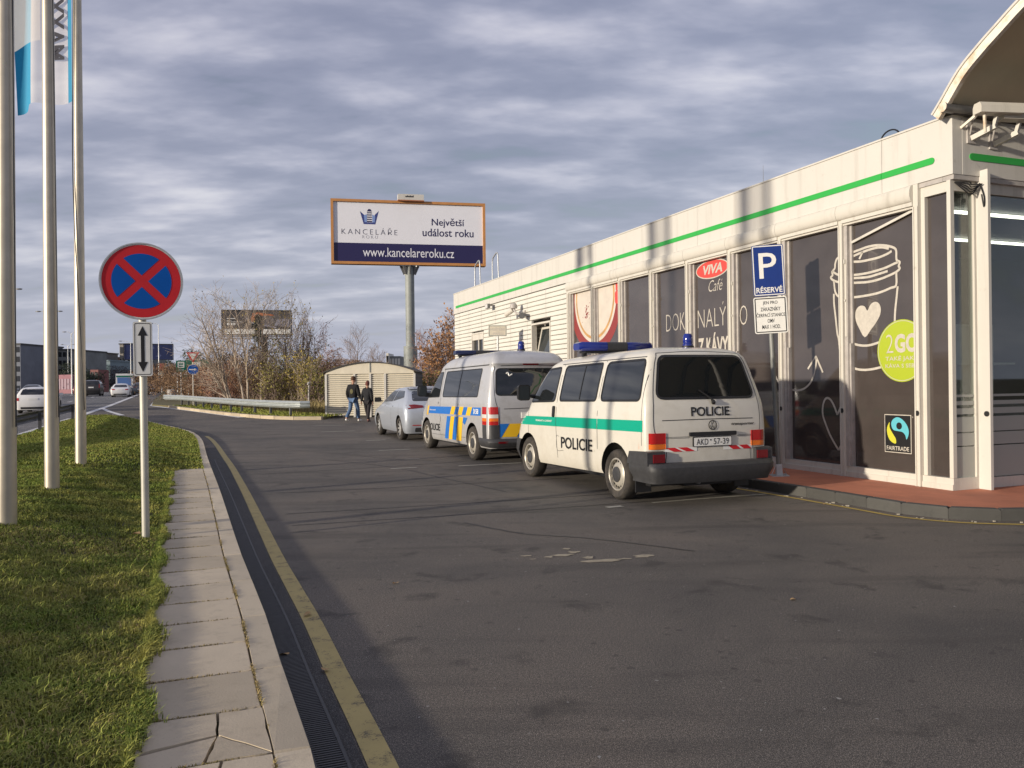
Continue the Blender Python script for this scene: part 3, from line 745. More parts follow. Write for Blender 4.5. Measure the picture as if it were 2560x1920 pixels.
for i in range(8):
    x0, x1 = BAY[i], BAY[i + 1]
    w = MB(); w.box(x0 + .001, x1 - .176, -.10, -.075, .15, 3.62)
    win = sh("picture_window", w, M_BROWN)
    mb = MB(); mb.box(x0 + .001, x1 - .076, -.13, -.01, 0, .148); mb.box(x0 + .001, x1 - .076, -.0098, .012, 0, .075); sh("sill", mb, M_CREAM)
    prof = [(-.12, 3.885), (.035, 3.885)] + [(.035 + .055 * math.cos(R(a)), 3.775 + .11 * math.sin(R(a))) for a in range(80, -81, -20)] + [(.035, 3.665), (-.12, 3.665)]
    mb = MB(); n = len(prof)
    for xx in (x0 + .003, x1 - .003): mb.add([(xx, p, q) for p, q in prof], [])
    mb.f = [tuple(range(n))[::-1], tuple(range(n, 2 * n))] + [(k, (k + 1) % n, n + (k + 1) % n, n + k) for k in range(n)]; mb.m = [0] * len(mb.f)
    mb.box(x0 + .001, x1 - .076, -.07, .05, 3.615, 3.6645); mb.box(x0 + .001, x1 - .076, -.07, .02, 3.585, 3.6148)
    sh("shutter_box", mb, M_CREAM, 40)
    def film(mb, P, h, m=0):
        Q = clip_rect([glz(*p) for p in P], x0 + .006, x1 - .180, .16, 3.58)
        if len(Q) > 2: mb.flat(Q, fx, -.075 + h, m)
    clip = (x0 + .006, x1 - .180, .16, 3.58)
    def prn(name, mb, m):
        if mb.f: mb.build(name, m, win)
    def pen(lines, w=.03):
        mb = MB()
        for L in lines:
            for q in ribbon(smooth_line(L, 4), w): film(mb, q, .003)
        return mb
    def wr(key, cx, cy, w, h, m, off=.004, nm="lettering"):
        cx, cy = glz(cx, cy); mb = MB(); put_text(mb, key, fx, cx, cy, w * 1.01, h * 1.01, -.075 + off, 0, True, clip); prn(nm, mb, m)
    if i in (6, 7):        # coffee seen from above
        cx_, cz = 9.62, 3.38
        for k, (r_, m_, nm) in enumerate([(1.30, M_WINE, "saucer_print"), (1.06, M_FOAM, "cup_rim_print"), (.98, M_CREMA, "crema_print"), (.915, M_FOAM, "foam_print")]):
            mb = MB(); film(mb, circ(cx_, cz, r_, 72), .002 + .0015 * k); prn(nm, mb, m_)
        mb = MB(); film(mb, rrect(8.30, 8.62, 3.12, 3.40, .06), .0095); film(mb, rrect(8.36, 8.58, 3.41, 3.7, .03), .0095); prn("cup_handle_print", mb, M_VRED)
        mb = MB()
        for k in range(26):
            r_ = random.Random(k); a = r_.uniform(0, 6.3); d = abs(r_.gauss(0, .13)); film(mb, circ(10.02 + d * math.cos(a), 3.02 + 1.6 * d * math.sin(a), r_.uniform(.008, .03), 7), .0095)
        prn("cocoa_print", mb, M_WINE)
    if i == 4: wr(("DOK", -.018, 0, 1), 6.20, 2.54, .66, .335, M_CHALK)
    if i == 3:
        wr(("NALÝ", -.018, 0, 1), 5.01, 2.58, .86, .42, M_CHALK); wr(("Z KÁVY", .03, 0, 1), 4.98, 2.055, .92, .41, M_CHALK)
        for k, (a, b, m_) in enumerate([(.50, .172, M_CHALK), (.475, .152, M_VRED)]):
            mb = MB(); film(mb, circ(4.985, 3.405, a, 40, b), .003 + .0015 * k); prn("logo_oval", mb, m_)
        wr(("VIVA", .035, .22, 1), 4.96, 3.405, .58, .17, M_CHALK, .0065); wr(("Café", -.012, .35, 1), 4.88, 3.10, .42, .20, M_CHALK)
    if i == 2: wr(("O", -.018, 0, 1), 4.09, 2.50, .20, .33, M_CHALK)
    CUP = [[(1.604, 3.184), (1.485, 3.198), (1.337, 3.215), (1.172, 3.212), (1.012, 3.181), (0.885, 3.135), (0.841, 3.089), (0.839, 3.004), (0.83, 2.957), (0.783, 2.927), (0.802, 2.877), (0.784, 2.843), (0.842, 2.805), (0.959, 2.774), (1.138, 2.742), (1.344, 2.731), (1.611, 2.751)],
           [(1.628, 3.052), (1.466, 3.033), (1.298, 3.033), (1.134, 3.041), (0.994, 3.066), (0.915, 3.093)], [(1.605, 3.125), (1.464, 3.152), (1.254, 3.176), (1.092, 3.172), (0.963, 3.132)], [(1.422, 3.164), (1.487, 3.069)],
           [(1.849, 3.163), (1.918, 3.132), (1.949, 3.069), (1.959, 3.003), (2.013, 2.96), (2.003, 2.908), (2.043, 2.879), (1.981, 2.829), (1.844, 2.779)],
           [(2.013, 2.968), (1.91, 2.909), (1.82, 2.884), (1.609, 2.861), (1.342, 2.855), (1.056, 2.88), (0.879, 2.918), (0.811, 2.931)], [(1.61, 2.817), (1.343, 2.799), (1.158, 2.815), (0.987, 2.835)],
           [(1.981, 2.821), (1.949, 2.649), (1.848, 2.571), (1.614, 2.547), (1.368, 2.546), (1.141, 2.561), (0.942, 2.602), (0.848, 2.629), (0.842, 2.79)],
           [(1.984, 2.636), (1.982, 2.501), (1.955, 2.296), (1.925, 2.059), (1.899, 1.973), (1.873, 1.755), (1.86, 1.6)], [(0.822, 2.611), (0.847, 2.437), (0.869, 2.286), (0.881, 2.1)],
           [(1.85, 1.95), (1.625, 1.893), (1.485, 1.861), (1.337, 1.854), (1.152, 1.885), (.95, 1.93)], [(1.85, 1.62), (1.631, 1.549), (1.491, 1.521), (1.343, 1.518), (1.137, 1.545), (.95, 1.6)]]
    if i in (0, 1):
        for L_ in CUP: prn("cup_stroke", pen([L_], .032), M_CHALK)
    if i in (1, 2):
        prn("arrow_drawing", pen([[(3.36, 1.60), (3.301, 1.477), (3.239, 1.383), (3.165, 1.309), (3.0, 1.245), (2.901, 1.236), (2.77, 1.227), (2.615, 1.263), (2.487, 1.351), (2.411, 1.472), (2.371, 1.61), (2.357, 1.731)], [(2.546, 1.553), (2.369, 1.741)], [(2.369, 1.741), (2.228, 1.495)]], .030), M_CHALK)
    if i == 1: prn("heart_drawing", pen([[(1.84, 1.06), (1.90, .95), (1.944, 0.876)], [(1.944, .876), (2.0, 0.993), (2.068, 1.085), (2.139, 1.118), (2.199, 1.083), (2.236, 0.988), (2.238, 0.868), (2.181, 0.732), (2.089, 0.566), (1.975, 0.421), (1.925, 0.365)], [(1.925, .365), (1.83, .50)]], .032), M_CHALK)
    if i == 0:
        mb = MB(); film(mb, smooth_line([(1.403, 1.97), (1.503, 2.097), (1.565, 2.216), (1.57, 2.33), (1.53, 2.392), (1.465, 2.415), (1.396, 2.396), (1.350, 2.335), (1.297, 2.411), (1.225, 2.443), (1.154, 2.424), (1.114, 2.354), (1.126, 2.261), (1.188, 2.171), (1.292, 2.067)], 3, True), .003); prn("heart_print", mb, M_CHALK)
        mb = MB(); film(mb, circ(.767, 1.757, .413, 48), .004); prn("round_sticker", mb, M_LIME)
        mb = MB()
        for q in ribbon(circ(.767, 1.757, .395, 48) + [(.767 + .395, 1.757)], .008): film(mb, q, .0055)
        prn("sticker_ring", mb, M_CHALK)
        wr(("2", -.015, 0, 1), .965, 1.855, .12, .25, M_CHALK, .006); wr(("GO", .04, 0, 1), .69, 1.855, .38, .25, M_CHALK, .006)
        wr(("TAKÉ JAKO", .012, 0, 1), .76, 1.655, .56, .085, M_CHALK, .006); wr(("KÁVA S SEBOU", .008, 0, 1), .73, 1.565, .62, .065, M_CHALK, .006)
        mb = MB(); film(mb, [(1.072, .402), (.628, .402), (.628, .912), (1.072, .912)], .003); prn("label_border", mb, M_CHALK)
        mb = MB(); film(mb, [(1.061, .413), (.639, .413), (.639, .901), (1.061, .901)], .0045); prn("label_ground", mb, M_INK)
        mb = MB(); film(mb, smooth_line([(0.954, 0.767), (0.94, 0.83), (0.871, 0.874), (0.795, 0.863), (0.72, 0.807), (0.675, 0.734), (0.67, 0.658), (0.705, 0.588), (0.723, 0.64), (0.769, 0.683), (0.855, 0.694), (0.922, 0.707)], 3, True), .006); prn("label_blue_mark", mb, M_SKYB)
        mb = MB(); film(mb, smooth_line([(0.983, 0.809), (1.026, 0.733), (1.021, 0.64), (0.973, 0.557), (0.886, 0.523), (0.88, 0.585), (0.923, 0.645), (0.967, 0.705), (0.986, 0.75)], 3, True), .006); prn("label_green_mark", mb, M_OLIVE)
        mb = MB(); film(mb, circ(.823, .762, .047, 20), .0075); prn("label_dot", mb, M_INK)
        wr(("FAIRTRADE", .015, 0, 1), .85, .462, .37, .056, M_CHALK, .0065); wr(("R", 0, 0, 1), .60, .885, .016, .02, M_CHALK, .006)
        mb = MB(); mb.bar((x0 + .02, -.035, 3.58), (x1 - .18, -.035, 3.33), .02, .035); sh("slipped_shutter_rail", mb, M_CREAM)
# corner: narrow film pane, corner post, glass round the corner
mb = MB(); mb.box(.058, .398, -.10, -.075, .15, 3.70); sh("picture_window", mb, M_BROWN)
mb = MB(); mb.box(.0, .055, -.060, -.0, .15, 3.83); mb.box(.40, .4585, -.13, -.02, .15, 3.83); mb.box(.0555, .3995, -.12, -.02, 3.70, 3.828); sh("corner_post", mb, M_CREAM)
mb = MB(); mb.box(.0, .4585, -.13, .0, 0, .148); mb.box(.0, .4585, .0002, .014, 0, .07); sh("sill", mb, M_CREAM)
mb = MB(); mb.box(.03, .045, -.40, -.062, .15, 3.70); sh("corner_glass", mb, M_GLASS)
mb = MB(); mb.box(.0, .13, -.47, -.132, 0, .149); mb.box(.0, .09, -.43, -.395, .15, 3.83); mb.box(.0, .09, -.394, -.062, 3.70, 3.83); sh("side_frame", mb, M_CREAM)
mb = MB(); mb.box(-.165, .09, -.478, -.432, -.0, 3.96); sh("door_fin", mb, M_WHITE)
mb = MB(); mb.lathe([(0, .012), (.034, .012), (.034, 0)], 16, Matrix.Translation((-.12, -.4315, .94)) @ Matrix.Rotation(R(-90), 4, 'X')); sh("round_plug", mb, M_BLACK)
mb = MB(); mb.box(.0, .13, -6.2, -.479, 0, .13); mb.box(.0, .09, -6.2, -.479, 3.70, 3.83)
for yy in (-1.9, -3.4, -4.9, -6.2): mb.box(.0, .09, yy - .03, yy + .03, .131, 3.699)
sh("side_frame", mb, M_CREAM)
for a, b in ((-1.87, -.48), (-3.37, -1.93), (-4.87, -3.43), (-6.17, -4.93)):
    mb = MB(); mb.box(.03, .045, a, b, .131, 3.699); sh("shop_glass", mb, M_GLASS)
M_FROST = mat("frosted_band", (.38, .39, .35), .55)
for z0, z1 in ((.14, .53), (.545, .70), (.715, .90), (.935, 1.01), (1.05, 1.10), (1.15, 1.18)):
    mb = MB(); mb.box(.026, .0295, -1.86, -.485, z0, z1); mb.box(.026, .0295, -.393, -.064, z0, z1); sh("frosted_band", mb, M_FROST)
# things seen through the side glass
mb = MB(); mb.box(.35, 1.05, -2.6, -.35, .03, 1.02); mb.box(.33, 1.07, -2.62, -.33, 1.021, 1.06); sh("counter", mb, M_FRAMEG)
mb = MB(); mb.box(1.3, 1.7, -2.8, -.35, 1.58, 1.61); mb.box(1.66, 1.70, -2.8, -.35, .03, 2.2); sh("shelf", mb, M_CREAM)
mo = empty("microwave_oven", (0, 0, 0), 0, "cream microwave oven on the shelf behind the shop glass", "microwave"); mo.matrix_world = SH.matrix_basis @ Matrix.Translation((1.45, -1.12, 1.612))
mb = MB(); mb.box(-.15, .15, -.22, .22, 0, .27); mb.build("casing", M_CREAM, mo)
mb = MB(); mb.box(-.158, -.1505, -.10, .10, .05, .23); mb.build("door_glass", M_INK, mo)
for k, (yy, hh, m_) in enumerate([(-.62, .16, M_CHALK), (-.70, .16, M_WHITE), (-.78, .16, M_CREAM), (-1.15, .30, M_BLACK), (-.9, .12, M_SGREEN)]):
    o = MB().lathe([(0, 0), (.035, 0), (.037, hh * .8), (.02, hh * .95), (.02, hh), (0, hh)], 12).build("shop_goods", m_, None, 40)
    o.matrix_world = SH.matrix_basis @ Matrix.Translation((.55, yy, 1.061)); tag(o, ["slim beige packet at the left of the shop counter", "white packet second from left on the shop counter", "cream packet third from left on the shop counter", "tall black flask on the shop counter", "low green bowl right on the shop counter"][k], "goods", "goods on the shop counter")
M_TUBE = mat("lit_tube", (1.0, .93, .80), .5, emit=5.0)
for xx in (1.5, 3.3):
    mb = MB(); mb.box(xx, xx + .05, -5.8, -1.2, 3.84, 3.88); sh("ceiling_light", mb, M_TUBE)
# cladding planks on the far half
PX = [11.13, 12.42, 13.72, 15.02, 16.32, 17.62, 18.92, 19.95, LEN - .01]
mb = MB(); mb.box(11.06, LEN - .21, -.46, -.41, 0, 3.89); sh("backing_wall", mb, M_FRAMEG)
mb = MB(); mb.box(11.062, 11.125, -.13, .02, 0, 3.888); sh("corner_trim", mb, M_CREAM)
WIN = [(12.12, 13.42, 1.75, 3.03), (17.42, 18.62, 1.75, 3.08)]
pr = {}
rows = 31; ph = 3.87 / rows
for c in range(8):
    a, b = PX[c] + .006, PX[c + 1] - .006
    for k in range(rows):
        z0 = .01 + k * ph; z1 = z0 + ph - .012; segs = [(a, b)]
        for wx0, wx1, wz0, wz1 in WIN:
            if z1 > wz0 and z0 < wz1:
                ns = []
                for p, q in segs:
                    if q <= wx0 or p >= wx1: ns.append((p, q))
                    else:
                        if p < wx0 - .02: ns.append((p, wx0))
                        if q > wx1 + .02: ns.append((wx1, q))
                segs = ns
        for p, q in segs:
            key = round(q - p, 3)
            if key not in pr:
                L = q - p; mb = MB(); pf = [(-.05, 0), (.004, .0), (.016, .012), (.012, ph - .02), (0, ph - .012), (-.05, ph - .012)]; n = 6
                for xx in (0, L): mb.add([(xx, u, v) for u, v in pf], [])
                mb.f = [(k_, (k_ + 1) % n, n + (k_ + 1) % n, n + k_) for k_ in range(n)] + [tuple(range(n))[::-1], tuple(range(n, 2 * n))]; mb.m = [0] * len(mb.f)
                pr[key] = sh("cladding_plank", mb, M_WSIDE, loc=(p, 0, z0))
            else: dup(pr[key], SH, (p, 0, z0))
for k, (x0, x1, z0, z1) in enumerate(WIN):
    mb = MB()
    for q in ((x0, x1, z1 - .05, z1), (x0, x1, z0, z0 + .05), (x0, x0 + .05, z0 + .0505, z1 - .0505), (x1 - .05, x1, z0 + .0505, z1 - .0505)): mb.box(q[0], q[1], -.12, .03, q[2], q[3])
    fr = sh("window_frame", mb, M_CREAM)
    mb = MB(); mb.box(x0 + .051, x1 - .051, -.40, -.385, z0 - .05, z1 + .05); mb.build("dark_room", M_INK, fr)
    if k == 0:   # sash tilted open at the top
        M = Matrix.Translation((0, -.05, z0 + .06)) @ Matrix.Rotation(R(12), 4, 'X')
        mb = MB(); h = z1 - z0 - .14
        for q in ((x0 + .06, x1 - .06, 0, .06), (x0 + .06, x1 - .06, h - .06, h), (x0 + .06, x0 + .12, .0605, h - .0605), (x1 - .12, x1 - .06, .0605, h - .0605)): mb.box(q[0], q[1], -.02, .02, q[2], q[3], 0, M)
        mb.build("open_sash", M_CREAM, fr)
        mb = MB(); mb.box(x0 + .12, x1 - .12, -.005, .005, .06, h - .06, 0, M); mb.build("pane", M_GLASSM, fr)
    else:
        mb = MB(); mb.box(x0 + .051, x1 - .051, -.06, -.05, z0 + .051, z1 - .24); mb.build("pane", M_GLASSD, fr)
        mb = MB(); mb.box((x0 + x1) / 2 - .03, (x0 + x1) / 2 + .03, -.045, -.01, z0 + .051, z1 - .24); mb.box(x0 + .051, x1 - .051, -.12, .01, z1 - .239, z1 - .051); mb.build("shutter_casing", M_CREAM, fr)
# pieces fixed to the roof and walls
for k, x in enumerate((18.35, 16.62)):
    o = empty("roof_handrail", (0, 0, 0), 0, ["far hooped steel handrail of the roof ladder", "near hooped steel handrail of the roof ladder"][k], "handrail", "ladder handrails on the shop roof")
    o.matrix_world = SH.matrix_basis @ Matrix.Translation((x, -.12, 4.2))
    P = smooth_line([(.28, 0, 0), (.27, 0, .8), (.24, 0, 1.12), (.05, 0, 1.22), (-.16, 0, 1.27), (-.24, 0, 1.15), (-.26, 0, .8), (-.33, 0, 0)], 4)
    MB().tube(P, .022, 8).build("hoop", M_GALV, o, 60)
o = MB().tube([(0, 0, 0), (0, 0, .30)], [.006, .003], 6).build("lightning_rod", M_GALV); o.matrix_world = SH.matrix_basis @ Matrix.Translation((3.6, -.05, 4.62)); tag(o, "thin lightning rod standing on the shop parapet", "lightning rod")
o = MB().tube([(.16 * math.cos(R(a)), 0, .12 * math.sin(R(a))) for a in range(0, 181, 15)], .011, 6).build("cable_loop", M_BLACK, None, 60); o.matrix_world = SH.matrix_basis @ Matrix.Translation((.95, -.03, 4.60)); tag(o, "small dark cable loop rising above the shop parapet", "cable")
def on_shop(o, M): o.matrix_world = SH.matrix_basis @ M
# wall lamp and camera on the cladding
o = empty("wall_floodlight", label="small grey floodlight under the fascia of the cladding wall", cat="floodlight"); on_shop(o, Matrix.Translation((16.42, .02, 3.82)))
MB().box(-.03, .03, 0, .16, -.02, .02).build("arm", M_FRAMEG, o); MB().box(-.12, .12, .16, .24, -.10, .04).build("lamp_head", M_GALVD, o); MB().box(-.10, .10, .241, .25, -.09, .03).build("lens", M_CLEARL, o)
o = empty("wall_camera", label="white surveillance camera with domed bracket on the cladding wall", cat="surveillance camera"); on_shop(o, Matrix.Translation((13.85, .02, 3.42)))
MB().box(-.05, .05, 0, .03, -.12, .02).build("wall_plate", M_FRAMEG, o)
MB().tube(smooth_line([(0, .03, -.05), (-.05, .16, -.10), (.10, .24, -.04), (.22, .26, .08)], 4), .03, 8).build("bracket", M_FRAMEG, o, 60)
MB().lathe([(0, .11), (.07, .09), (.11, .02), (.10, -.05), (0, -.06)], 14, Matrix.Translation((.22, .26, .14))).build("dome", M_FRAMEG, o, 60)
MB().tube([(.24, .26, .06), (.62, .34, -.06)], [.07, .065], 10).build("camera_body", M_CREAM, o, 60)
MB().tube([(-.08, .15, -.12), (-.34, .24, -.16)], [.07, .09], 10).build("lamp_head", M_GALVD, o, 60)
# two cameras at the corner
def corner_cam(loc, label, scale=1.0, hood=True):
    o = empty("corner_camera", label=label, cat="surveillance camera", group="cameras at the shop corner"); on_shop(o, Matrix.Translation(loc))
    MB().box(-.02, 0, -.07, .07, -.16, .06).build("wall_plate", M_FRAMEG, o)
    MB().bar((-.02, 0, -.10), (-.30, -.06, -.02), .05, .06).bar((-.28, -.055, -.01), (-.31, -.06, .09), .04, .04).build("bracket_arm", M_CREAM, o)
    M = Matrix.Translation((-.34, -.08, .16)) @ Matrix.Rotation(R(-14), 4, 'Z')
    P = [(-.075, -.05), (.075, -.05), (.075, .03), (.05, .075), (-.05, .075), (-.075, .03)]
    mb = MB(); n = 6; mb.add([M @ Vector((a, .30, b)) for a, b in P] + [M @ Vector((a, -.28, b)) for a, b in P], [tuple(range(n)), tuple(range(n, 2 * n))[::-1]] + [(k, (k + 1) % n, n + (k + 1) % n, n + k) for k in range(n)]); mb.build("camera_body", M_CREAM, o, 20)
    mb = MB(); mb.box(-.055, .055, -.29, -.281, -.04, .05, 0, M); mb.build("lens_window", M_INK, o)
    MB().tube(smooth_line([(-.02, .03, -.05), (-.10, .08, .08), (-.14, .04, .16), (-.06, .02, .2)], 4), .010, 6).build("cable", M_FRAMEG, o, 60)
    return o
corner_cam((-.06, -.28, 4.44), "left of two cream surveillance cameras on the shop corner"); corner_cam((-.06, -.66, 4.40), "right of two cream surveillance cameras on the shop corner")
o = MB().bar((-.06, -.12, 4.46), (-.35, -.16, 4.62), .02, .03).bar((-.35, -.16, 4.62), (-.35, -.17, 4.33), .03, .02).build("steel_bracket", M_RUSTY); on_shop(o, Matrix.Identity(4)); tag(o, "angled steel bracket beside the left corner camera", "bracket")
mb = MB()
for k in range(5):
    r_ = random.Random(k); mb.tube(smooth_line([(-.01, -.06, 3.80), (-.06 - .02 * k, -.16, 3.70 + .02 * k), (-.05, -.30, 3.66 + .03 * k), (-.08 - .01 * k, -.40, 3.78)], 4), .008, 5)
mb.tube(smooth_line([(-.08, -.40, 3.8), (-.13, -.415, 3.62), (-.12, -.42, 3.5), (-.09, -.42, 3.66)], 4), .008, 5)
o = mb.build("hanging_cables", M_BLACK, None, 60); on_shop(o, Matrix.Identity(4)); tag(o, "loose black cables hanging under the fascia at the shop corner", "cables")

# ------------------------------------------------------------------ vaulted canopy over the pumps
CA = empty("canopy", (BO.x, BO.y, .12), R(90) + AB, "curved cream membrane canopy rising above the shop corner", "canopy")
ARC = smooth_line([(.06, 4.615), (-.065, 4.75), (-.315, 5.03), (-.57, 5.216), (-.813, 5.366), (-1.09, 5.529), (-1.6, 5.78), (-2.3, 6.04), (-3.2, 6.25), (-4.2, 6.32), (-5.3, 6.24), (-6.3, 6.0), (-7.2, 5.6)], 4)
AN = []
for i in range(len(ARC)):
    a = Vector(ARC[max(i - 1, 0)]); b = Vector(ARC[min(i + 1, len(ARC) - 1)]); t = (b - a).normalized(); AN.append(Vector((-t.y, t.x)) if False else Vector((t.y, -t.x)))
def arch_beam(y0, y1, d0, d1):
    mb = MB(); n = len(ARC)
    for y in (y0, y1):
        for d in (d0, d1): mb.add([(p[0] - q.x * d, y, p[1] - q.y * d) for p, q in zip(ARC, AN)], [])
    for i in range(n - 1):
        for a, b in ((0, 1), (1, 3), (3, 2), (2, 0)): mb.f.append((a * n + i, b * n + i, b * n + i + 1, a * n + i + 1)); mb.m.append(0)
    mb.f += [(0, n, 3 * n, 2 * n), (n - 1, 2 * n - 1, 4 * n - 1, 3 * n - 1)]; mb.m += [0, 0]
    return mb
arch_beam(.20, .14, .0, .10).build("arch_beam", M_RUSTY, CA, 30)
arch_beam(.215, .06, -.03, -.002).build("edge_trim", M_WHITE, CA, 30)
arch_beam(.099, -9.0, .008, .016).build("membrane", M_CANVAS, CA, 30)
for y in (-1.6, -3.4, -5.2, -7.0, -8.8): arch_beam(y, y - .12, .02, .22).build("rib", M_GALVD, CA, 30)
MB().tube([(-.10, .225, 4.665), (-.10, -9.0, 4.665)], .06, 16).build("eave_tube", M_GALVD, CA, 40)
MB().lathe([(0, .006), (.06, .006), (.06, 0)], 20, Matrix.Translation((-.10, .226, 4.665)) @ Matrix.Rotation(R(-90), 4, 'X')).build("tube_cap", M_RUSTY, CA)
MB().tube([(-7.15, .2, 5.55), (-7.15, -9.0, 5.55)], .09, 14).build("eave_tube", M_GALVD, CA, 40)
MB().prism([(.075, 4.605), (-.12, 4.602), (.0, 4.75)], lambda a, b, h: (a, h, b), .05, -9).build("gutter_edge", M_ROOFD, CA)
for y in (-2.5, -8.0): MB().tube([(-4.2, y, -.12), (-4.2, y, 6.1)], .14, 16).build("column", M_WHITE, CA, 40)
# ------------------------------------------------------------------ vehicles
def interp(tab, z):
    if z <= tab[0][0]: return tab[0][1]
    for (a, u), (b, v) in zip(tab[:-1], tab[1:]):
        if z <= b: return u + (v - u) * (z - a) / (b - a)
    return tab[-1][1]
def loft(zs, xr, xf, hw, rr=(.12, .12), rf=(.35, .30), n_side=26, n_end=10, nc=5, rake=None, crown=.03, roof_r=None, bulge_r=.03, bulge_f=.12):
    """stack of rounded plan outlines; xr/xf/hw: rear end, front end, half width by height"""
    mb = MB(); loops = []
    for z in zs:
        a, b, w = interp(xr, z), interp(xf, z), interp(hw, z)
        L = b - a; r1x = min(rr[0], L * .3); r1y = min(rr[1], w * .5); r2x = min(rf[0], L * .4); r2y = min(rf[1], w * .7)
        P = []
        for k in range(n_side + 1): P.append((a + r1x + (L - r1x - r2x) * k / n_side, w))
        for k in range(1, nc + 1): t = R(90 * k / nc); P.append((b - r2x + r2x * math.sin(t) - bulge_f * 0, w - r2y + r2y * math.cos(t)))
        for k in range(1, n_end): s = 1 - 2 * k / n_end; P.append((b + bulge_f * (1 - s * s) * .5, (w - r2y) * s))
        for k in range(nc, -1, -1): t = R(90 * k / nc); P.append((b - r2x + r2x * math.sin(t), -(w - r2y + r2y * math.cos(t))))
        for k in range(1, n_side + 1): P.append((b - r2x - (L - r1x - r2x) * k / n_side, -w))
        for k in range(1, nc + 1): t = R(90 * k / nc); P.append((a + r1x - r1x * math.sin(t), -(w - r1y + r1y * math.cos(t))))
        for k in range(1, n_end): s = -1 + 2 * k / n_end; P.append((a - bulge_r * (1 - s * s), (w - r1y) * s))
        for k in range(nc, 0, -1): t = R(90 * k / nc); P.append((a + r1x - r1x * math.sin(t), w - r1y + r1y * math.cos(t)))
        loops.append([(x, y, z) for x, y in P])
    top = loops[-1]; zt = zs[-1]; cx_ = sum(p[0] for p in top) / len(top)
    for s, dz in ((.82, .45), (.55, .8), (.25, .97)):
        loops.append([(cx_ + (x - cx_) * (1 - (1 - s) * .55), y * s, zt + crown * dz) for x, y, z in top])
    n = len(top)
    for lp in loops: mb.v += lp
    for i in range(len(loops) - 1):
        for k in range(n): mb.f.append((i * n + k, (i + 1) * n + k, (i + 1) * n + (k + 1) % n, i * n + (k + 1) % n)); mb.m.append(0)
    mb.f.append(tuple(range(n))); mb.m.append(0)
    mb.f.append(tuple(range((len(loops) - 1) * n, len(loops) * n))[::-1]); mb.m.append(0)
    if rake: mb.v = [(x, y, z + rake(x)) for x, y, z in mb.v]
    return mb
def cut_arches(mb, name, mats, parent, wheels, r, smooth, depth=.30, width=2.2):
    """body shell with hollow wheel arches (boolean), arch lining in the second material"""
    body = mb.build(name, mats, None, None)
    cut = MB()
    for x, z, rr in wheels:
        for s in (1, -1):
            M = Matrix.Translation((x, s * width / 2, z)) @ Matrix.Rotation(R(-90 * s), 4, 'X')
            n = 28; h = width / 2 - depth * 0
            lo = -(width / 2 - .55); vs = []
            for hh in (lo, .5):
                for k in range(n): a = 2 * math.pi * k / n; vs.append(M @ Vector((rr * math.cos(a), rr * math.sin(a), hh)))
            cut.add(vs, [tuple(range(n))[::-1], tuple(range(n, 2 * n))] + [(k, (k + 1) % n, n + (k + 1) % n, n + k) for k in range(n)])
    co = cut.build("cutter", mats[-1], None, None)
    bmx = bmesh.new(); bmx.from_mesh(co.data); bmesh.ops.recalc_face_normals(bmx, faces=bmx.faces); bmx.to_mesh(co.data); bmx.free()
    bmx = bmesh.new(); bmx.from_mesh(body.data); bmesh.ops.recalc_face_normals(bmx, faces=bmx.faces); bmx.to_mesh(body.data); bmx.free()
    md = body.modifiers.new("arches", 'BOOLEAN'); md.object = co; md.operation = 'DIFFERENCE'; md.solver = 'EXACT'
    dg = bpy.context.evaluated_depsgraph_get(); dg.update()
    me = bpy.data.meshes.new_from_object(body.evaluated_get(dg)); body.modifiers.clear(); old = body.data; body.data = me; me.name = name
    bpy.data.objects.remove(co); bpy.data.meshes.remove(old)
    me.materials.clear()
    for mt in mats: me.materials.append(mt)
    mi = []
    for p in me.polygons:
        c = p.center; k = 0
        if abs(p.normal.y) < .45 or abs(c.y) < .7:
            for x, z, rr in wheels:
                if math.hypot(c.x - x, c.z - z) < rr + .004 and math.hypot(c.x - x, c.z - z) > rr - .08: k = 1
        if p.normal.z < -.9 and c.z < .6: k = 1
        mi.append(k)
    me.polygons.foreach_set('material_index', mi)
    me.polygons.foreach_set('use_smooth', [True] * len(me.polygons)); me.set_sharp_from_angle(angle=R(smooth))
    body.parent = parent
    return body
class Surf:
    def __init__(s, ob):
        me = ob.data; s.t = BVHTree.FromPolygons([tuple(v.co) for v in me.vertices], [tuple(p.vertices) for p in me.polygons]); s.last = Vector((0, 0, 0))
    def cast(s, o, d, off):
        h, n, i, dist = s.t.ray_cast(Vector(o), Vector(d))
        if h is None: h = s.last
        s.last = h
        return h - Vector(d) * off
    def left(s, x, z, off=0): return s.cast((x, 4, z), (0, -1, 0), off)
    def right(s, x, z, off=0): return s.cast((x, -4, z), (0, 1, 0), off)
    def rear(s, y, z, off=0): return s.cast((-4, y, z), (1, 0, 0), off)
    def top(s, x, y, off=0): return s.cast((x, y, 5), (0, 0, -1), off)
def dens(P, d=.11):
    out = []
    for i in range(len(P)):
        a, b = P[i], P[(i + 1) % len(P)]; k = max(1, int(math.hypot(b[0] - a[0], b[1] - a[1]) / d + .5))
        out += [(a[0] + (b[0] - a[0]) * j / k, a[1] + (b[1] - a[1]) * j / k) for j in range(k)]
    return out
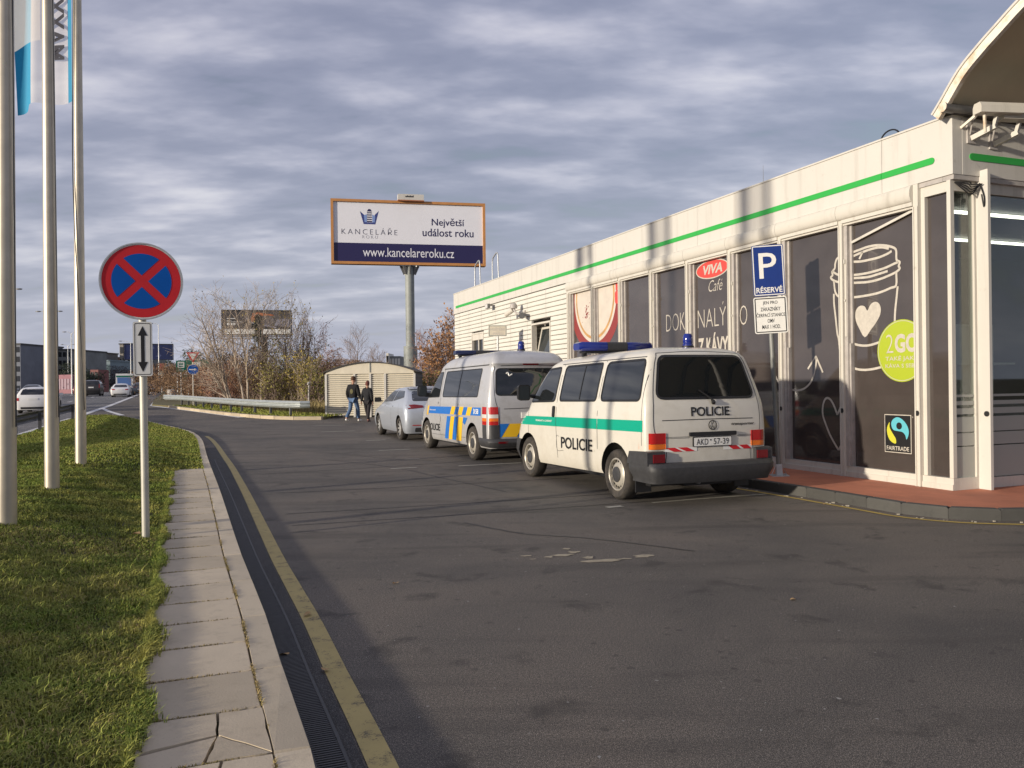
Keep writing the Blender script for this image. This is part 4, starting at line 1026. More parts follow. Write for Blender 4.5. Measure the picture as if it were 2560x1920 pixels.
def panel(P, fn, off, rings=4, thick=.0, m=0, mb=None, c=None):
    mb = mb or MB(); P = dens(P); n = len(P); cx_, cy_ = c or (sum(p[0] for p in P) / n, sum(p[1] for p in P) / n)
    vs = [fn(cx_, cy_, off)]
    for r in range(1, rings + 1):
        s = r / rings; vs += [fn(cx_ + (a - cx_) * s, cy_ + (b - cy_) * s, off) for a, b in P]
    fs = [(0, 1 + k, 1 + (k + 1) % n) for k in range(n)]
    for r in range(1, rings):
        for k in range(n): fs.append((1 + (r - 1) * n + k, 1 + r * n + k, 1 + r * n + (k + 1) % n, 1 + (r - 1) * n + (k + 1) % n))
    if thick:
        b = len(vs); vs += [fn(x, y, off - thick) for x, y in P]; o = 1 + (rings - 1) * n
        fs += [(o + k, b + k, b + (k + 1) % n, o + (k + 1) % n) for k in range(n)]
    return mb.add(vs, fs, m)
def loopstrip(P, w0, w1, fn, off, mb=None, m=0, thick=0.0):
    P = dens(P); mb = mb or MB(); A = offset_poly(P, w0); B = offset_poly(P, w1); n = len(P)
    vs = [fn(a, b, off) for a, b in A] + [fn(a, b, off) for a, b in B]
    fs = [(k, (k + 1) % n, n + (k + 1) % n, n + k) for k in range(n)]
    if thick:
        vs += [fn(a, b, off - thick) for a, b in B]; fs += [(n + k, n + (k + 1) % n, 2 * n + (k + 1) % n, 2 * n + k) for k in range(n)]
    return mb.add(vs, fs, m)
def grid_band(lo, hi, fn, off, nx=14, mb=None, m=0, nz=3):
    """band between two end segments: lo=(a0,z0)->(a1,z1), hi likewise"""
    mb = mb or MB(); vs = []
    for i in range(nx + 1):
        t = i / nx
        for j in range(nz + 1):
            s = j / nz; a = [lo[0][k] * (1 - t) + lo[1][k] * t for k in (0, 1)]; b = [hi[0][k] * (1 - t) + hi[1][k] * t for k in (0, 1)]
            vs.append(fn(a[0] * (1 - s) + b[0] * s, a[1] * (1 - s) + b[1] * s, off))
    q = nz + 1
    return mb.add(vs, [(i * q + j, i * q + j + 1, (i + 1) * q + j + 1, (i + 1) * q + j) for i in range(nx) for j in range(nz)], m)
def gap(P, fn, w=.012, off=.0025, m=0, mb=None):
    """thin dark joint along a 2-D line"""
    mb = mb or MB()
    for q in ribbon(smooth_line(P, 5), w): mb.add([fn(a, b, off) for a, b in q], [(0, 1, 2, 3)], m)
    return mb
def make_wheel(parent, x, y, r, w, style, side):
    M = Matrix.Translation((x, y, r)) @ Matrix.Rotation(R(-90 * side), 4, 'X')
    ri = r * .66 if style != 'alloy' else r * .72
    tp = [(ri, -w / 2), (r - .035, -w / 2 - .003), (r - .008, -w * .40), (r, -w * .25), (r, w * .25), (r - .008, w * .40), (r - .035, w / 2 + .004), (ri + .02, w / 2), (ri, w / 2 - .012)]
    wh = MB().lathe(tp, 40, M).build("wheel", M_TYRE, parent, 40)
    mb = MB(); n = 40
    if style == 'steel':
        mb.lathe([(ri, -w * .4), (ri, w / 2 - .012), (ri - .012, w / 2 - .004), (ri - .022, w / 2 - .012), (ri - .028, w * .22), (ri * .78, w * .26), (ri * .62, w * .40), (ri * .50, w * .42), (0, w * .38)], n, M)
        mb.build("rim", M_RIM, wh, 40)
        sl = MB()
        for k in range(16):
            a0 = 2 * math.pi * k / 16; q = []
            for rr, da in ((ri * .72, -.085), (ri * .72, .085), (ri * .885, .11), (ri * .885, -.11)):
                zz = w * .30 if rr < ri * .8 else w * .248
                q.append(M @ Vector((rr * math.cos(a0 + da), rr * math.sin(a0 + da), zz + .004)))
            sl.add(q, [(0, 1, 2, 3)])
        sl.build("rim_slots", M_INK, wh)
        MB().lathe([(ri * .47, w * .415), (ri * .47, w * .47), (ri * .40, w * .50), (ri * .2, w * .52), (0, w * .52)], 24, M).build("hub_cap", M_DGREY, wh, 40)
    else:
        mb.lathe([(ri, -w * .4), (ri, w / 2 - .012), (ri - .014, w / 2 - .004), (ri - .02, w / 2 - .02), (ri - .03, 0), (.05, -.02)], n, M, 1)
        for k in range(10):
            a = 2 * math.pi * k / 10; d = Vector((math.cos(a), math.sin(a), 0)); t = Vector((-d.y, d.x, 0)); q = []
            for rr, ww, zz in ((.04, .026, w * .34), (ri - .012, .020, w * .40)):
                for s in (-1, 1): q.append(M @ (d * rr + t * ww * s + Vector((0, 0, zz))))
            for rr, ww, zz in ((.04, .030, w * .1), (ri - .012, .026, w * .1)):
                for s in (-1, 1): q.append(M @ (d * rr + t * ww * s + Vector((0, 0, zz))))
            mb.add(q, [(0, 1, 3, 2), (0, 2, 6, 4), (1, 5, 7, 3)])
        mb.lathe([(.07, w * .2), (.07, w * .36), (.05, w * .39), (0, w * .39)], 20, M)
        mb.build("rim", [M_ALLOY, M_INK], wh, 40)
    return wh
def windows_on(parent, fn, outs, mt=None, gasket=.022, name="window", off=.004):
    for P in outs:
        g = panel(P, fn, off, 5).build(name, mt or M_GLASSD, parent, 50)
        loopstrip(P, -.006, gasket, fn, off + .004, thick=.008).build("seal", M_BLACK, g)
        yield g

FW = R(90) + AB       # all three parked vehicles face along the shop front
def at_shop(d, e): q = BO + BD * d + BE * e; return (q.x, q.y, 0)

# ---- white and green police van ---------------------------------------------------
V1 = empty("police_van", at_shop(.93, -2.79), FW, "ivory police van with teal green side stripe, nearest in the row", "police van", "police vehicles parked by the shop")
rk1 = lambda x: -.0155 * (x - 1.2)
zs = [.30, .36, .46, .60, .75, .90, 1.00, 1.06, 1.12, 1.20, 1.26, 1.34, 1.45, 1.56, 1.66, 1.74, 1.80, 1.845, 1.88, 1.905, 1.92]
b1 = loft(zs, [(.3, .20), (.5, .19), (.9, .19), (1.18, .205), (1.30, .235), (1.72, .345), (1.80, .37), (1.86, .42), (1.90, .50), (1.92, .58)],
          [(.3, 4.48), (.5, 4.56), (.75, 4.52), (.9, 4.44), (.98, 4.36), (1.05, 4.24), (1.12, 4.12), (1.3, 3.98), (1.6, 3.72), (1.8, 3.50), (1.88, 3.32), (1.92, 3.0)],
          [(.3, .84), (.36, .868), (.5, .882), (.9, .885), (1.05, .882), (1.2, .868), (1.3, .852), (1.5, .805), (1.66, .762), (1.76, .732), (1.82, .70), (1.87, .645), (1.90, .57), (1.92, .50)],
          rr=(.07, .10), rf=(.30, .30), rake=rk1, crown=.035, bulge_r=.035)
body1 = cut_arches(b1, "body", [M_PAINTW, M_INK], V1, [(.97, .33, .405), (3.89, .32, .395)], .4, 38)
S1 = Surf(body1)
L1 = lambda x, z, o=0: S1.left(x, z + rk1(x), o); Q1 = lambda x, z, o=0: S1.right(x, z + rk1(x), o)
RE1 = lambda y, z, o=0: S1.rear(-y, z, o)     # y measured to the right as seen from behind
for fn in (L1, Q1):
    outs = [rpoly([(.37, 1.275), (1.385, 1.275), (1.385, 1.765), (.42, 1.765)], .07), rpoly([(1.545, 1.275), (2.70, 1.275), (2.70, 1.765), (1.545, 1.765)], .05), rpoly([(2.885, 1.27), (3.80, 1.26), (3.66, 1.45), (3.42, 1.74), (2.885, 1.76)], .06)]
    for k, g in enumerate(windows_on(V1, fn, outs)):
        if k == 1: gap([(2.05, 1.285), (2.05, 1.755)], fn, .022, .009).build("sliding_divider", M_BLACK, g)
mb = MB()
for fn in (L1, Q1):
    gap([(2.80, 1.80), (2.80, 1.0), (2.79, .75), (2.76, .42)], fn, .010, .002, mb=mb); gap([(3.86, 1.22), (3.88, 1.0), (3.88, .76)], fn, .008, .002, mb=mb); gap([(1.46, 1.80), (1.46, .62)], fn, .010, .002, mb=mb)
    gap([(.26, 1.805), (1.2, 1.81), (2.9, 1.81)], fn, .012, .003, mb=mb); gap([(.34, 1.75), (.30, 1.25), (.29, .72)], fn, .008, .002, mb=mb)
gap([(-.66, 1.035), (0, 1.04), (.66, 1.035)], RE1, .010, .003, mb=mb); gap([(-.60, 1.86), (0, 1.885), (.60, 1.86)], RE1, .008, .003, mb=mb)
gap([(-.60, 1.86), (-.67, 1.7), (-.755, 1.3), (-.765, .9), (-.62, .70), (-.62, .52)], RE1, .009, .003, mb=mb); gap([(.60, 1.86), (.67, 1.7), (.755, 1.3), (.765, .9), (.62, .70), (.62, .52)], RE1, .009, .003, mb=mb)
mb.build("panel_joints", M_DGREY, V1, kind="stuff")
mb = MB()
for fn in (L1, Q1): grid_band(((1.545, .58), (2.72, .565)), ((1.545, .60), (2.72, .585)), fn, .006, 10, mb)
mb.build("body_crease", M_PAINTW, V1)
for fn, f in ((L1, True), (Q1, False)):
    st = MB()
    for a, b in ((.265, 1.452), (1.468, 2.793), (2.807, 4.22)): grid_band(((a, .885), (b, .885)), ((a, 1.025), (b, 1.025)), fn, .004, 16, st)
    s = st.build("green_stripe", M_TGREEN, V1, 50)
    mb = MB(); put_text(mb, ("POMÁHAT A CHRÁNIT", .012, 0, 1), fn, 3.25, .965, .62, .035, .007, 0, f); mb.build("motto", M_SWHITE, s)
    mb = MB(); put_text(mb, ("POLICIE", .018, 0, 1), fn, 2.11, .655, 1.02, .17, .007, 0, f); mb.build("lettering", M_INK, V1)
    h = panel(rrect(2.845, 2.915, 1.02, 1.19, .03), fn, .022, 3, .02).build("door_handle", M_BLACK, V1, 40)
    gap([(2.55, .54), (2.77, .54), (2.78, .74), (2.70, .74)], fn, .006, .002).build("filler_flap", M_DGREY, V1)
rw = list(windows_on(V1, RE1, [rpoly([(-.70, 1.31), (.70, 1.31), (.585, 1.815), (-.585, 1.815)], .09)], M_GLASSD, .024, "rear_window"))[0]
wp = MB().tube([RE1(.05, 1.255, .03), RE1(.03, 1.29, .035), RE1(-.13, 1.40, .03)], [.018, .011, .007], 6).tube([RE1(.07, 1.235, .01), RE1(.05, 1.26, .04)], .025, 8).build("rear_wiper", M_BLACK, V1, 50)
mb = MB(); put_text(mb, ("POLICIE", .018, 0, 1), RE1, .02, 1.135, .56, .115, .006); mb.build("lettering", M_INK, V1)
mb = MB(); put_text(mb, ("transporter", .02, .2, 1), RE1, .50, .965, .36, .04, .006); mb.build("model_lettering", M_INK, V1)
bd = MB()
for q in ribbon(circ(.04, .965, .056, 28) + [(.096, .965)], .012): bd.add([RE1(a, b, .008) for a, b in q], [(0, 1, 2, 3)])
put_text(bd, ("V", 0, 0, 1), RE1, .04, .988, .050, .048, .008); put_text(bd, ("W", 0, 0, 1), RE1, .04, .940, .082, .050, .008); bd.build("badge", M_DGREY, V1)
panel(rrect(-.30, .38, .835, .885, .012), RE1, .028, 3, .026).build("plate_lamp_bar", M_BLACK, V1, 30)
np_ = panel(rrect(-.25, .31, .705, .825, .012), RE1, .018, 3, .02).build("number_plate", M_INK, V1)
panel(rrect(-.242, .302, .713, .817, .008), RE1, .021, 3).build("plate_face", M_SWHITE, np_)
mb = MB(); put_text(mb, ("AKD", 0, 0, 1.05), RE1, -.125, .765, .165, .075, .0235); put_text(mb, ("57-39", 0, 0, 1.05), RE1, .15, .765, .225, .075, .0235); mb.flat(circ(-.005, .785, .010, 10), RE1, .0235); mb.build("plate_lettering", M_INK, np_)
mb = MB()
loopstrip(rrect(-.62, -.30, .82, .83, .004), 0, .004, RE1, .005, mb); loopstrip(rrect(.42, .62, .82, .83, .004), 0, .004, RE1, .005, mb); mb.build("body_crease", M_DGREY, V1)
for s in (-1, 1):
    for k, (z0, z1, m_) in enumerate([(.755, .885, M_REDL), (.69, .752, M_ORL)]):
        t = MB(); y0, y1 = .625, .872
        P = [(s * y0, z0), (s * y1, z0), (s * y1, z1), (s * y0, z1)]
        if k == 1: P = [(s * y0, z0), (s * y1, z0), (s * y1, z1), (s * y0, z1)]
        vs = []
        for a in range(7):
            ya = y0 + (y1 - y0) * a / 6; xa = .205 - .035 + (.0 if a < 5 else (.02 if a == 5 else .075)); xb = xa + .05
            for zz in (z0, z1): vs.append((xa, -s * ya, zz)); 
        for a in (0, 6):
            pass
        vs += [(.36, -s * (y1 + .012), z0), (.36, -s * (y1 + .012), z1)]
        n = 8; t.add(vs, [(2 * a, 2 * a + 2, 2 * a + 3, 2 * a + 1) for a in range(n - 1)])
        t.add([(.25, -s * y0, z0), (.25, -s * y0, z1), (.165, -s * y0, z0), (.165, -s * y0, z1)], [(0, 1, 3, 2)])
        t.add(vs[1::2] + [(.36, -s * y0, z1)], [tuple(range(9))]); t.add(vs[0::2] + [(.36, -s * y0, z0)], [tuple(range(9))])
        t.build("tail_light" if k == 0 else "indicator", m_, V1, 30)
    for a, b in ((.63, .54), (.46, .30)):
        mb = MB()
        P = [(s * a, .655), (s * (a - .12), .655), (s * (a - .20), .705), (s * (a - .07), .705)] if s > 0 else [(-a, .705), (-(a - .12), .655), (-(a - .24), .655), (-(a - .13), .705)]
        panel(P, RE1, .006, 2, mb=mb); mb.build("red_reflector_stripe", M_SRED, V1)
    mb = MB(); panel(rpoly([(s * .635, .655), (s * .19, .655), (s * .19, .705), (s * .635, .705)], .002, 1), RE1, .0035, 3, mb=mb); mb.build("white_reflector_stripe", M_SWHITE, V1)
# bumpers, sills, mirrors, underside
bz = [(.335, .86), (.36, .885), (.44, .90), (.52, .905), (.545, .90), (.55, .885)]
bb = loft([.285, .33, .42, .48, .515, .525], [(.3, .05), (.36, .0), (.48, .0), (.525, .035)], [(.3, .60), (.6, .60)], [(.33, .85), (.37, .895), (.48, .90), (.525, .89)], rr=(.12, .16), rf=(.02, .02), crown=.0, n_side=6)
bumper = cut_arches(bb, "rear_bumper", [M_DGREY, M_INK], V1, [(.97, .33, .405)], .4, 35)
for s in (-1, 1):
    q = MB(); q.box(.13, .80, s * .915, s * .70, .50, .655) if s > 0 else q.box(.13, .80, -.915, -.70, .50, .655)
    qb = MB()
    P = [(.12, .50), (.62, .50), (.60, .56), (.56, .655), (.20, .672), (.12, .66)]
    qb.prism(P, lambda a, b, h, s=s: (a, s * h, b), .66, .908); qb.build("bumper_corner", M_DGREY, V1, 30)
    MB().box(.108, .121, min(-s * .67, -s * .83), max(-s * .67, -s * .83), .535, .635).build("fog_light", M_REDLD, V1)
fb = loft([.25, .30, .42, .55, .60], [(.2, 3.9), (.7, 3.9)], [(.25, 4.52), (.4, 4.62), (.6, 4.60)], [(.25, .84), (.4, .90), (.6, .895)], rr=(.02, .02), rf=(.4, .32), crown=0, n_side=6)
cut_arches(fb, "front_bumper", [M_DGREY, M_INK], V1, [(3.89, .32, .395)], .4, 35)
MB().box(.4, 4.3, -.70, .70, .22, .32).box(.28, .40, -.4, .3, .22, .34).build("underbody", M_INK, V1)
MB().tube([(.22, .12, .27), (.5, .12, .28)], .032, 12).build("exhaust_pipe", M_GALVD, V1, 40)
for s in (-1, 1):
    MB().box(.52, .54, s * .62 if s > 0 else -.84, .84 if s > 0 else -.62, .14, .44).build("mud_flap", M_BLACK, V1)
    mr = MB(); M = Matrix.Translation((3.70, s * 1.04, 1.36))
    P = rrect(-.10, .10, -.125, .125, .04); n = len(P)
    mr.add([M @ Vector((-.045, a, b)) for a, b in P] + [M @ Vector((.05, a * .9, b * .92)) for a, b in P] + [M @ Vector((.09, a * .5, b * .6)) for a, b in P], [tuple(range(n))[::-1], tuple(range(2 * n, 3 * n))] + [(j * n + k, j * n + (k + 1) % n, (j + 1) * n + (k + 1) % n, (j + 1) * n + k) for j in (0, 1) for k in range(n)])
    mo_ = mr.build("door_mirror", M_BLACK, V1, 40)
    MB().tube([(3.72, s * .94, 1.31), (3.72, s * .82, 1.29)], .03, 8).build("mirror_arm", M_BLACK, mo_, 40)
    MB().add([M @ Vector((-.047, a * .85, b * .85)) for a, b in P], [tuple(range(n))[::-1]]).build("mirror_glass", M_GLASSM, mo_)
for x, st in ((.97, 'steel'), (3.89, 'steel')):
    for s in (1, -1): make_wheel(V1, x, s * .775, .322, .20, st, s)
def light_bar(parent, x, zt, L, m_end, tilt=0.0, h=.13, dpt=.28):
    lb = empty("light_bar", (x, 0, zt)); lb.parent = parent
    P = rrect(-dpt / 2, dpt / 2, 0, h, .045, 5); n = len(P)
    def seg(y0, y1, m_, nm, e0=1, e1=1):
        mb = MB(); st = [(y0, e0), (y0 + .05, 1), (y1 - .05, 1), (y1, e1)]
        for y, s in st: mb.add([(a * s, y, h * .45 + (b - h * .45) * s) for a, b in P], [])
        mb.f += [tuple(range(n)), tuple(range(3 * n, 4 * n))[::-1]] + [(j * n + k, (j + 1) * n + k, (j + 1) * n + (k + 1) % n, j * n + (k + 1) % n) for j in range(3) for k in range(n)]; mb.m = [0] * len(mb.f)
        return mb.build(nm, m_, lb, 45)
    seg(.17, L / 2, m_end, "blue_lens", 1, .72); seg(-L / 2, -.17, m_end, "blue_lens", .72, 1); seg(-.165, .165, M_DGREY, "speaker_section")
    MB().box(-.10, .10, -L / 2 + .1, L / 2 - .1, -.03, -.002).box(-.03, .03, -L / 2 + .1, -L / 2 + .16, -.14, -.03).box(-.03, .03, L / 2 - .16, L / 2 - .1, -.14, -.03).build("mounting_foot", M_BLACK, lb)
    return lb
light_bar(V1, 2.62, 1.975, 1.24, M_LBLUE, h=.135, dpt=.29)
def beacon(parent, x, y, z, h=.17, r=.065):
    b = MB().lathe([(r * 1.05, 0), (r * 1.05, .03), (r * .92, .035), (r, .05), (r * .97, h * .8), (r * .7, h * .97), (0, h)], 18, Matrix.Translation((x, y, z))).build("beacon", M_LBLUE, parent, 40)
    MB().lathe([(r * 1.25, -.03), (r * 1.25, .005), (0, .006)], 18, Matrix.Translation((x, y, z))).build("beacon_base", M_BLACK, b, 40)
beacon(V1, .95, -.22, 1.975)
MB().tube([(.88, -.52, 1.92), (.86, -.52, 2.10)], .006, 5).build("aerial", M_BLACK, V1)

# ---- silver, blue and yellow police van -------------------------------------------
V2 = empty("police_van", at_shop(6.95, -2.655), FW, "silver police van with blue and yellow blocks, second in the row", "police van", "police vehicles parked by the shop")
rk2 = lambda x: -.008 * (x - 1.5)
zs = [.27, .33, .45, .6, .75, .9, 1.02, 1.10, 1.16, 1.24, 1.32, 1.45, 1.6, 1.72, 1.80, 1.85, 1.885, 1.92, 1.98, 2.04, 2.09, 2.12, 2.14]
b2 = loft(zs, [(.27, .14), (.45, .10), (.9, .10), (1.2, .115), (1.4, .16), (1.75, .26), (1.83, .26), (1.87, .22), (1.93, .235), (2.02, .30), (2.09, .42), (2.14, .62)],
          [(.27, 5.06), (.5, 5.16), (.75, 5.14), (.95, 5.06), (1.05, 4.92), (1.14, 4.78), (1.3, 4.60), (1.6, 4.26), (1.8, 4.02), (1.9, 3.88), (2.0, 3.66), (2.1, 3.30), (2.14, 2.8)],
          [(.27, .86), (.34, .895), (.6, .905), (.95, .905), (1.15, .895), (1.3, .875), (1.6, .815), (1.8, .765), (1.85, .76), (1.89, .765), (1.95, .745), (2.04, .70), (2.09, .63), (2.12, .55), (2.14, .44)],
          rr=(.10, .13), rf=(.36, .32), rake=rk2, crown=.03, bulge_r=.04)
body2 = cut_arches(b2, "body", [M_PAINTS, M_INK], V2, [(1.10, .33, .415), (4.50, .33, .41)], .4, 38)
S2 = Surf(body2)
L2 = lambda x, z, o=0: S2.left(x, z + rk2(x), o); Q2 = lambda x, z, o=0: S2.right(x, z + rk2(x), o); RE2 = lambda y, z, o=0: S2.rear(-y, z, o)
for fn in (L2, Q2):
    outs = [rpoly([(.80, 1.255), (3.20, 1.25), (3.20, 1.80), (.80, 1.80)], .06), rpoly([(3.46, 1.25), (4.42, 1.235), (4.22, 1.52), (3.96, 1.775), (3.46, 1.80)], .05)]
    for k, g in enumerate(windows_on(V2, fn, outs, gasket=.012)):
        if k == 0: gap([(2.08, 1.262), (2.08, 1.79)], fn, .03, .009).build("window_divider", M_BLACK, g)
mb = MB()
for fn in (L2, Q2):
    gap([(3.36, 1.86), (3.36, 1.2), (3.37, .8), (3.40, .40)], fn, .010, .002, mb=mb); gap([(4.44, 1.2), (4.48, .8)], fn, .008, .002, mb=mb); gap([(2.06, 1.2), (2.06, .42)], fn, .008, .002, mb=mb)
    gap([(.3, 1.865), (1.5, 1.865), (3.4, 1.865)], fn, .02, .003, mb=mb); gap([(1.55, .42), (3.4, .40), (4.05, .40)], fn, .008, .002, mb=mb)
gap([(-.72, 1.845), (0, 1.865), (.72, 1.845)], RE2, .012, .003, mb=mb); gap([(-.72, 1.845), (-.77, 1.3), (-.70, .9), (-.70, .50)], RE2, .009, .003, mb=mb); gap([(.72, 1.845), (.77, 1.3), (.70, .9), (.70, .50)], RE2, .009, .003, mb=mb)
gap([(-.6, 1.03), (-.1, 1.04)], RE2, .012, .004, mb=mb)
mb.build("panel_joints", M_DGREY, V2, kind="stuff")
for fn, f in ((L2, True), (Q2, False)):
    def blk(P, m_, o, nm): panel(P, fn, o, 5).build(nm, m_, V2, 50)
    st = MB(); grid_band(((.56, .885), (4.30, .865)), ((.56, 1.045), (4.30, 1.025)), fn, .004, 24, st); bs = st.build("blue_stripe", M_BLUE, V2, 50)
    for x in (1.20, 1.75, 2.30): blk([(x, .875), (x + .28, .875), (x + .15, 1.045), (x - .13, 1.045)], M_YELLOW, .006, "yellow_block")
    blk([(4.35, .83), (4.45, .83), (4.36, 1.04), (4.22, 1.04)], M_YELLOW, .006, "yellow_block")
    for x, w, m_ in ((2.56, .28, M_BLUE), (2.28, .28, M_YELLOW), (2.0, .28, M_BLUE), (1.72, .28, M_YELLOW)):
        x2 = x + .22
        blk([(x2 - .02, .335), (x2 + w - .04, .335), (x + w - .04, .83), (x - .02, .83)] if x > 1.8 else [(x2 - .10, .335), (x2 + w - .04, .335), (x + w - .04, .83), (x - .06, .83)], m_, .005, "blue_block" if m_ is M_BLUE else "yellow_block")
    blk([(1.38, .83), (1.66, .83), (1.69, .72), (1.55, .68)], M_BLUE, .005, "blue_block")
    mb = MB(); put_text(mb, ("POLICIE", .018, 0, 1), fn, 3.83, .56, .92, .16, .007, 0, f); mb.build("lettering", M_INK, V2)
    mb = MB(); put_text(mb, ("158", .02, 0, 1), fn, .80, .965, .22, .10, .007, 0, f)
    for q in ribbon(circ(.99, .965, .045, 12, a0=100, a1=260), .03): mb.add([fn(a, b, .007) for a, b in q], [(0, 1, 2, 3)])
    mb.build("emergency_number", M_SWHITE, bs)
    mb = MB(); put_text(mb, ("POMÁHAT A CHRÁNIT", .012, 0, 1), fn, 3.95, .95, .52, .032, .007, 0, f); mb.build("motto", M_SWHITE, bs)
    panel(rrect(3.46, 3.64, 1.10, 1.14, .012), fn, .025, 3, .02).build("door_handle", M_PAINTS, V2, 40)
    panel(rrect(3.30, 3.34, .70, .82, .012), fn, .02, 3, .018).build("door_handle", M_PAINTS, V2, 40)
list(windows_on(V2, RE2, [rpoly([(-.74, 1.295), (.74, 1.295), (.68, 1.79), (-.68, 1.79)], .08)], M_GLASSD, .016, "rear_window"))
panel(rrect(-.16, .16, 1.865, 1.89, .008), RE2, .012, 3, .01).build("brake_light", M_REDLD, V2)
MB().tube(smooth_line([RE2(-.50, 1.70, .006), RE2(-.46, 1.72, .006), RE2(-.44, 1.66, .006), RE2(-.38, 1.69, .006)], 4), .014, 5).build("window_sticker", M_SWHITE, V2)
for s in (-1, 1):
    # tall lamps wrapped round the rear corner
    for k, (z0, z1, m_) in enumerate([(.93, 1.07, M_REDL), (.86, .928, M_CLEARL), (.80, .858, M_ORL), (.73, .798, M_REDL)]):
        mb = MB(); rows_ = []
        for zz in (z0, z1):
            row = [S2.left(x, zz, .014) if s < 0 else S2.right(x, zz, .014) for x in (.44, .36, .29)] + [RE2(s * y, zz, .014) for y in (.88, .855, .82, .78, .745, .72)]
            rows_.append(row)
        n = len(rows_[0]); mb.add(rows_[0] + rows_[1], [(i, i + 1, n + i + 1, n + i) for i in range(n - 1)]); mb.build("tail_light", m_, V2, 60)
    mb = MB(); rows_ = []
    for zz in (.46, .60, .728): rows_.append([S2.left(x, zz, .012) if s < 0 else S2.right(x, zz, .012) for x in (.44, .36, .29)] + [RE2(s * y, zz, .012) for y in (.88, .855, .82, .78, .745, .70)])
    n = len(rows_[0]); mb.add(sum(rows_, []), [(j * n + i, j * n + i + 1, (j + 1) * n + i + 1, (j + 1) * n + i) for j in (0, 1) for i in range(n - 1)]); mb.build("corner_bumper_trim", M_DGREY, V2, 60)
def blkr(P, m_, o, nm): panel(P, RE2, o, 3).build(nm, m_, V2, 50)
blkr([(-.69, .50), (-.69, .75), (-.50, .75), (-.66, .50)], M_BLUE, .005, "blue_block"); blkr([(-.65, .50), (-.49, .75), (-.20, .75), (-.36, .50)], M_YELLOW, .005, "yellow_block"); blkr([(-.34, .50), (-.18, .75), (.1, .75), (-.06, .50)], M_BLUE, .005, "blue_block"); blkr([(-.04, .50), (.12, .75), (.41, .75), (.25, .50)], M_YELLOW, .005, "yellow_block"); blkr([(.27, .50), (.43, .75), (.69, .75), (.69, .50)], M_BLUE, .005, "blue_block")
panel(rrect(-.26, .26, .85, .96, .01), RE2, .016, 2, .014).build("number_plate", M_SWHITE, V2)
bb = loft([.30, .34, .40, .455, .47], [(.3, .06), (.36, .0), (.44, .0), (.47, .04)], [(.3, .66), (.6, .66)], [(.30, .87), (.36, .925), (.44, .93), (.47, .91)], rr=(.16, .2), rf=(.02, .02), crown=0, n_side=6)
cut_arches(bb, "rear_bumper", [M_DGREY, M_INK], V2, [(1.10, .33, .415)], .4, 35)
fb = loft([.22, .30, .45, .60, .64], [(.2, 4.55), (.7, 4.55)], [(.22, 5.10), (.4, 5.21), (.64, 5.18)], [(.22, .88), (.4, .915), (.64, .91)], rr=(.02, .02), rf=(.5, .34), crown=0, n_side=6)
cut_arches(fb, "front_bumper", [M_PAINTS, M_INK], V2, [(4.50, .33, .41)], .4, 35)
for s in (-1, 1): MB().box(-.008, .0, min(s * .55, s * .75), max(s * .55, s * .75), .385, .42).build("bumper_reflector", M_REDLD, V2)
MB().box(.5, 4.9, -.72, .72, .20, .30).build("underbody", M_INK, V2)
for s in (-1, 1):
    P = rrect(-.11, .11, -.13, .13, .05); n = len(P); M = Matrix.Translation((4.40, s * 1.04, 1.36)); mr = MB()
    mr.add([M @ Vector((-.05, a, b)) for a, b in P] + [M @ Vector((.05, a * .92, b * .92)) for a, b in P] + [M @ Vector((.10, a * .5, b * .6)) for a, b in P], [tuple(range(n))[::-1], tuple(range(2 * n, 3 * n))] + [(j * n + k, j * n + (k + 1) % n, (j + 1) * n + (k + 1) % n, (j + 1) * n + k) for j in (0, 1) for k in range(n)])
    mo_ = mr.build("door_mirror", M_BLACK, V2, 40); MB().box(4.36, 4.44, min(s * .82, s * .95), max(s * .82, s * .95), 1.22, 1.32).build("mirror_arm", M_BLACK, mo_)
    MB().add([M @ Vector((-.052, a * .85, b * .85)) for a, b in P], [tuple(range(n))[::-1]]).build("mirror_glass", M_GLASSM, mo_)
for x in (1.10, 4.50):
    for s in (1, -1): make_wheel(V2, x, s * .80, .335, .22, 'steel', s)
light_bar(V2, 3.10, 2.165, 1.25, M_LBLUED, h=.10)
beacon(V2, .80, -.05, 2.185)

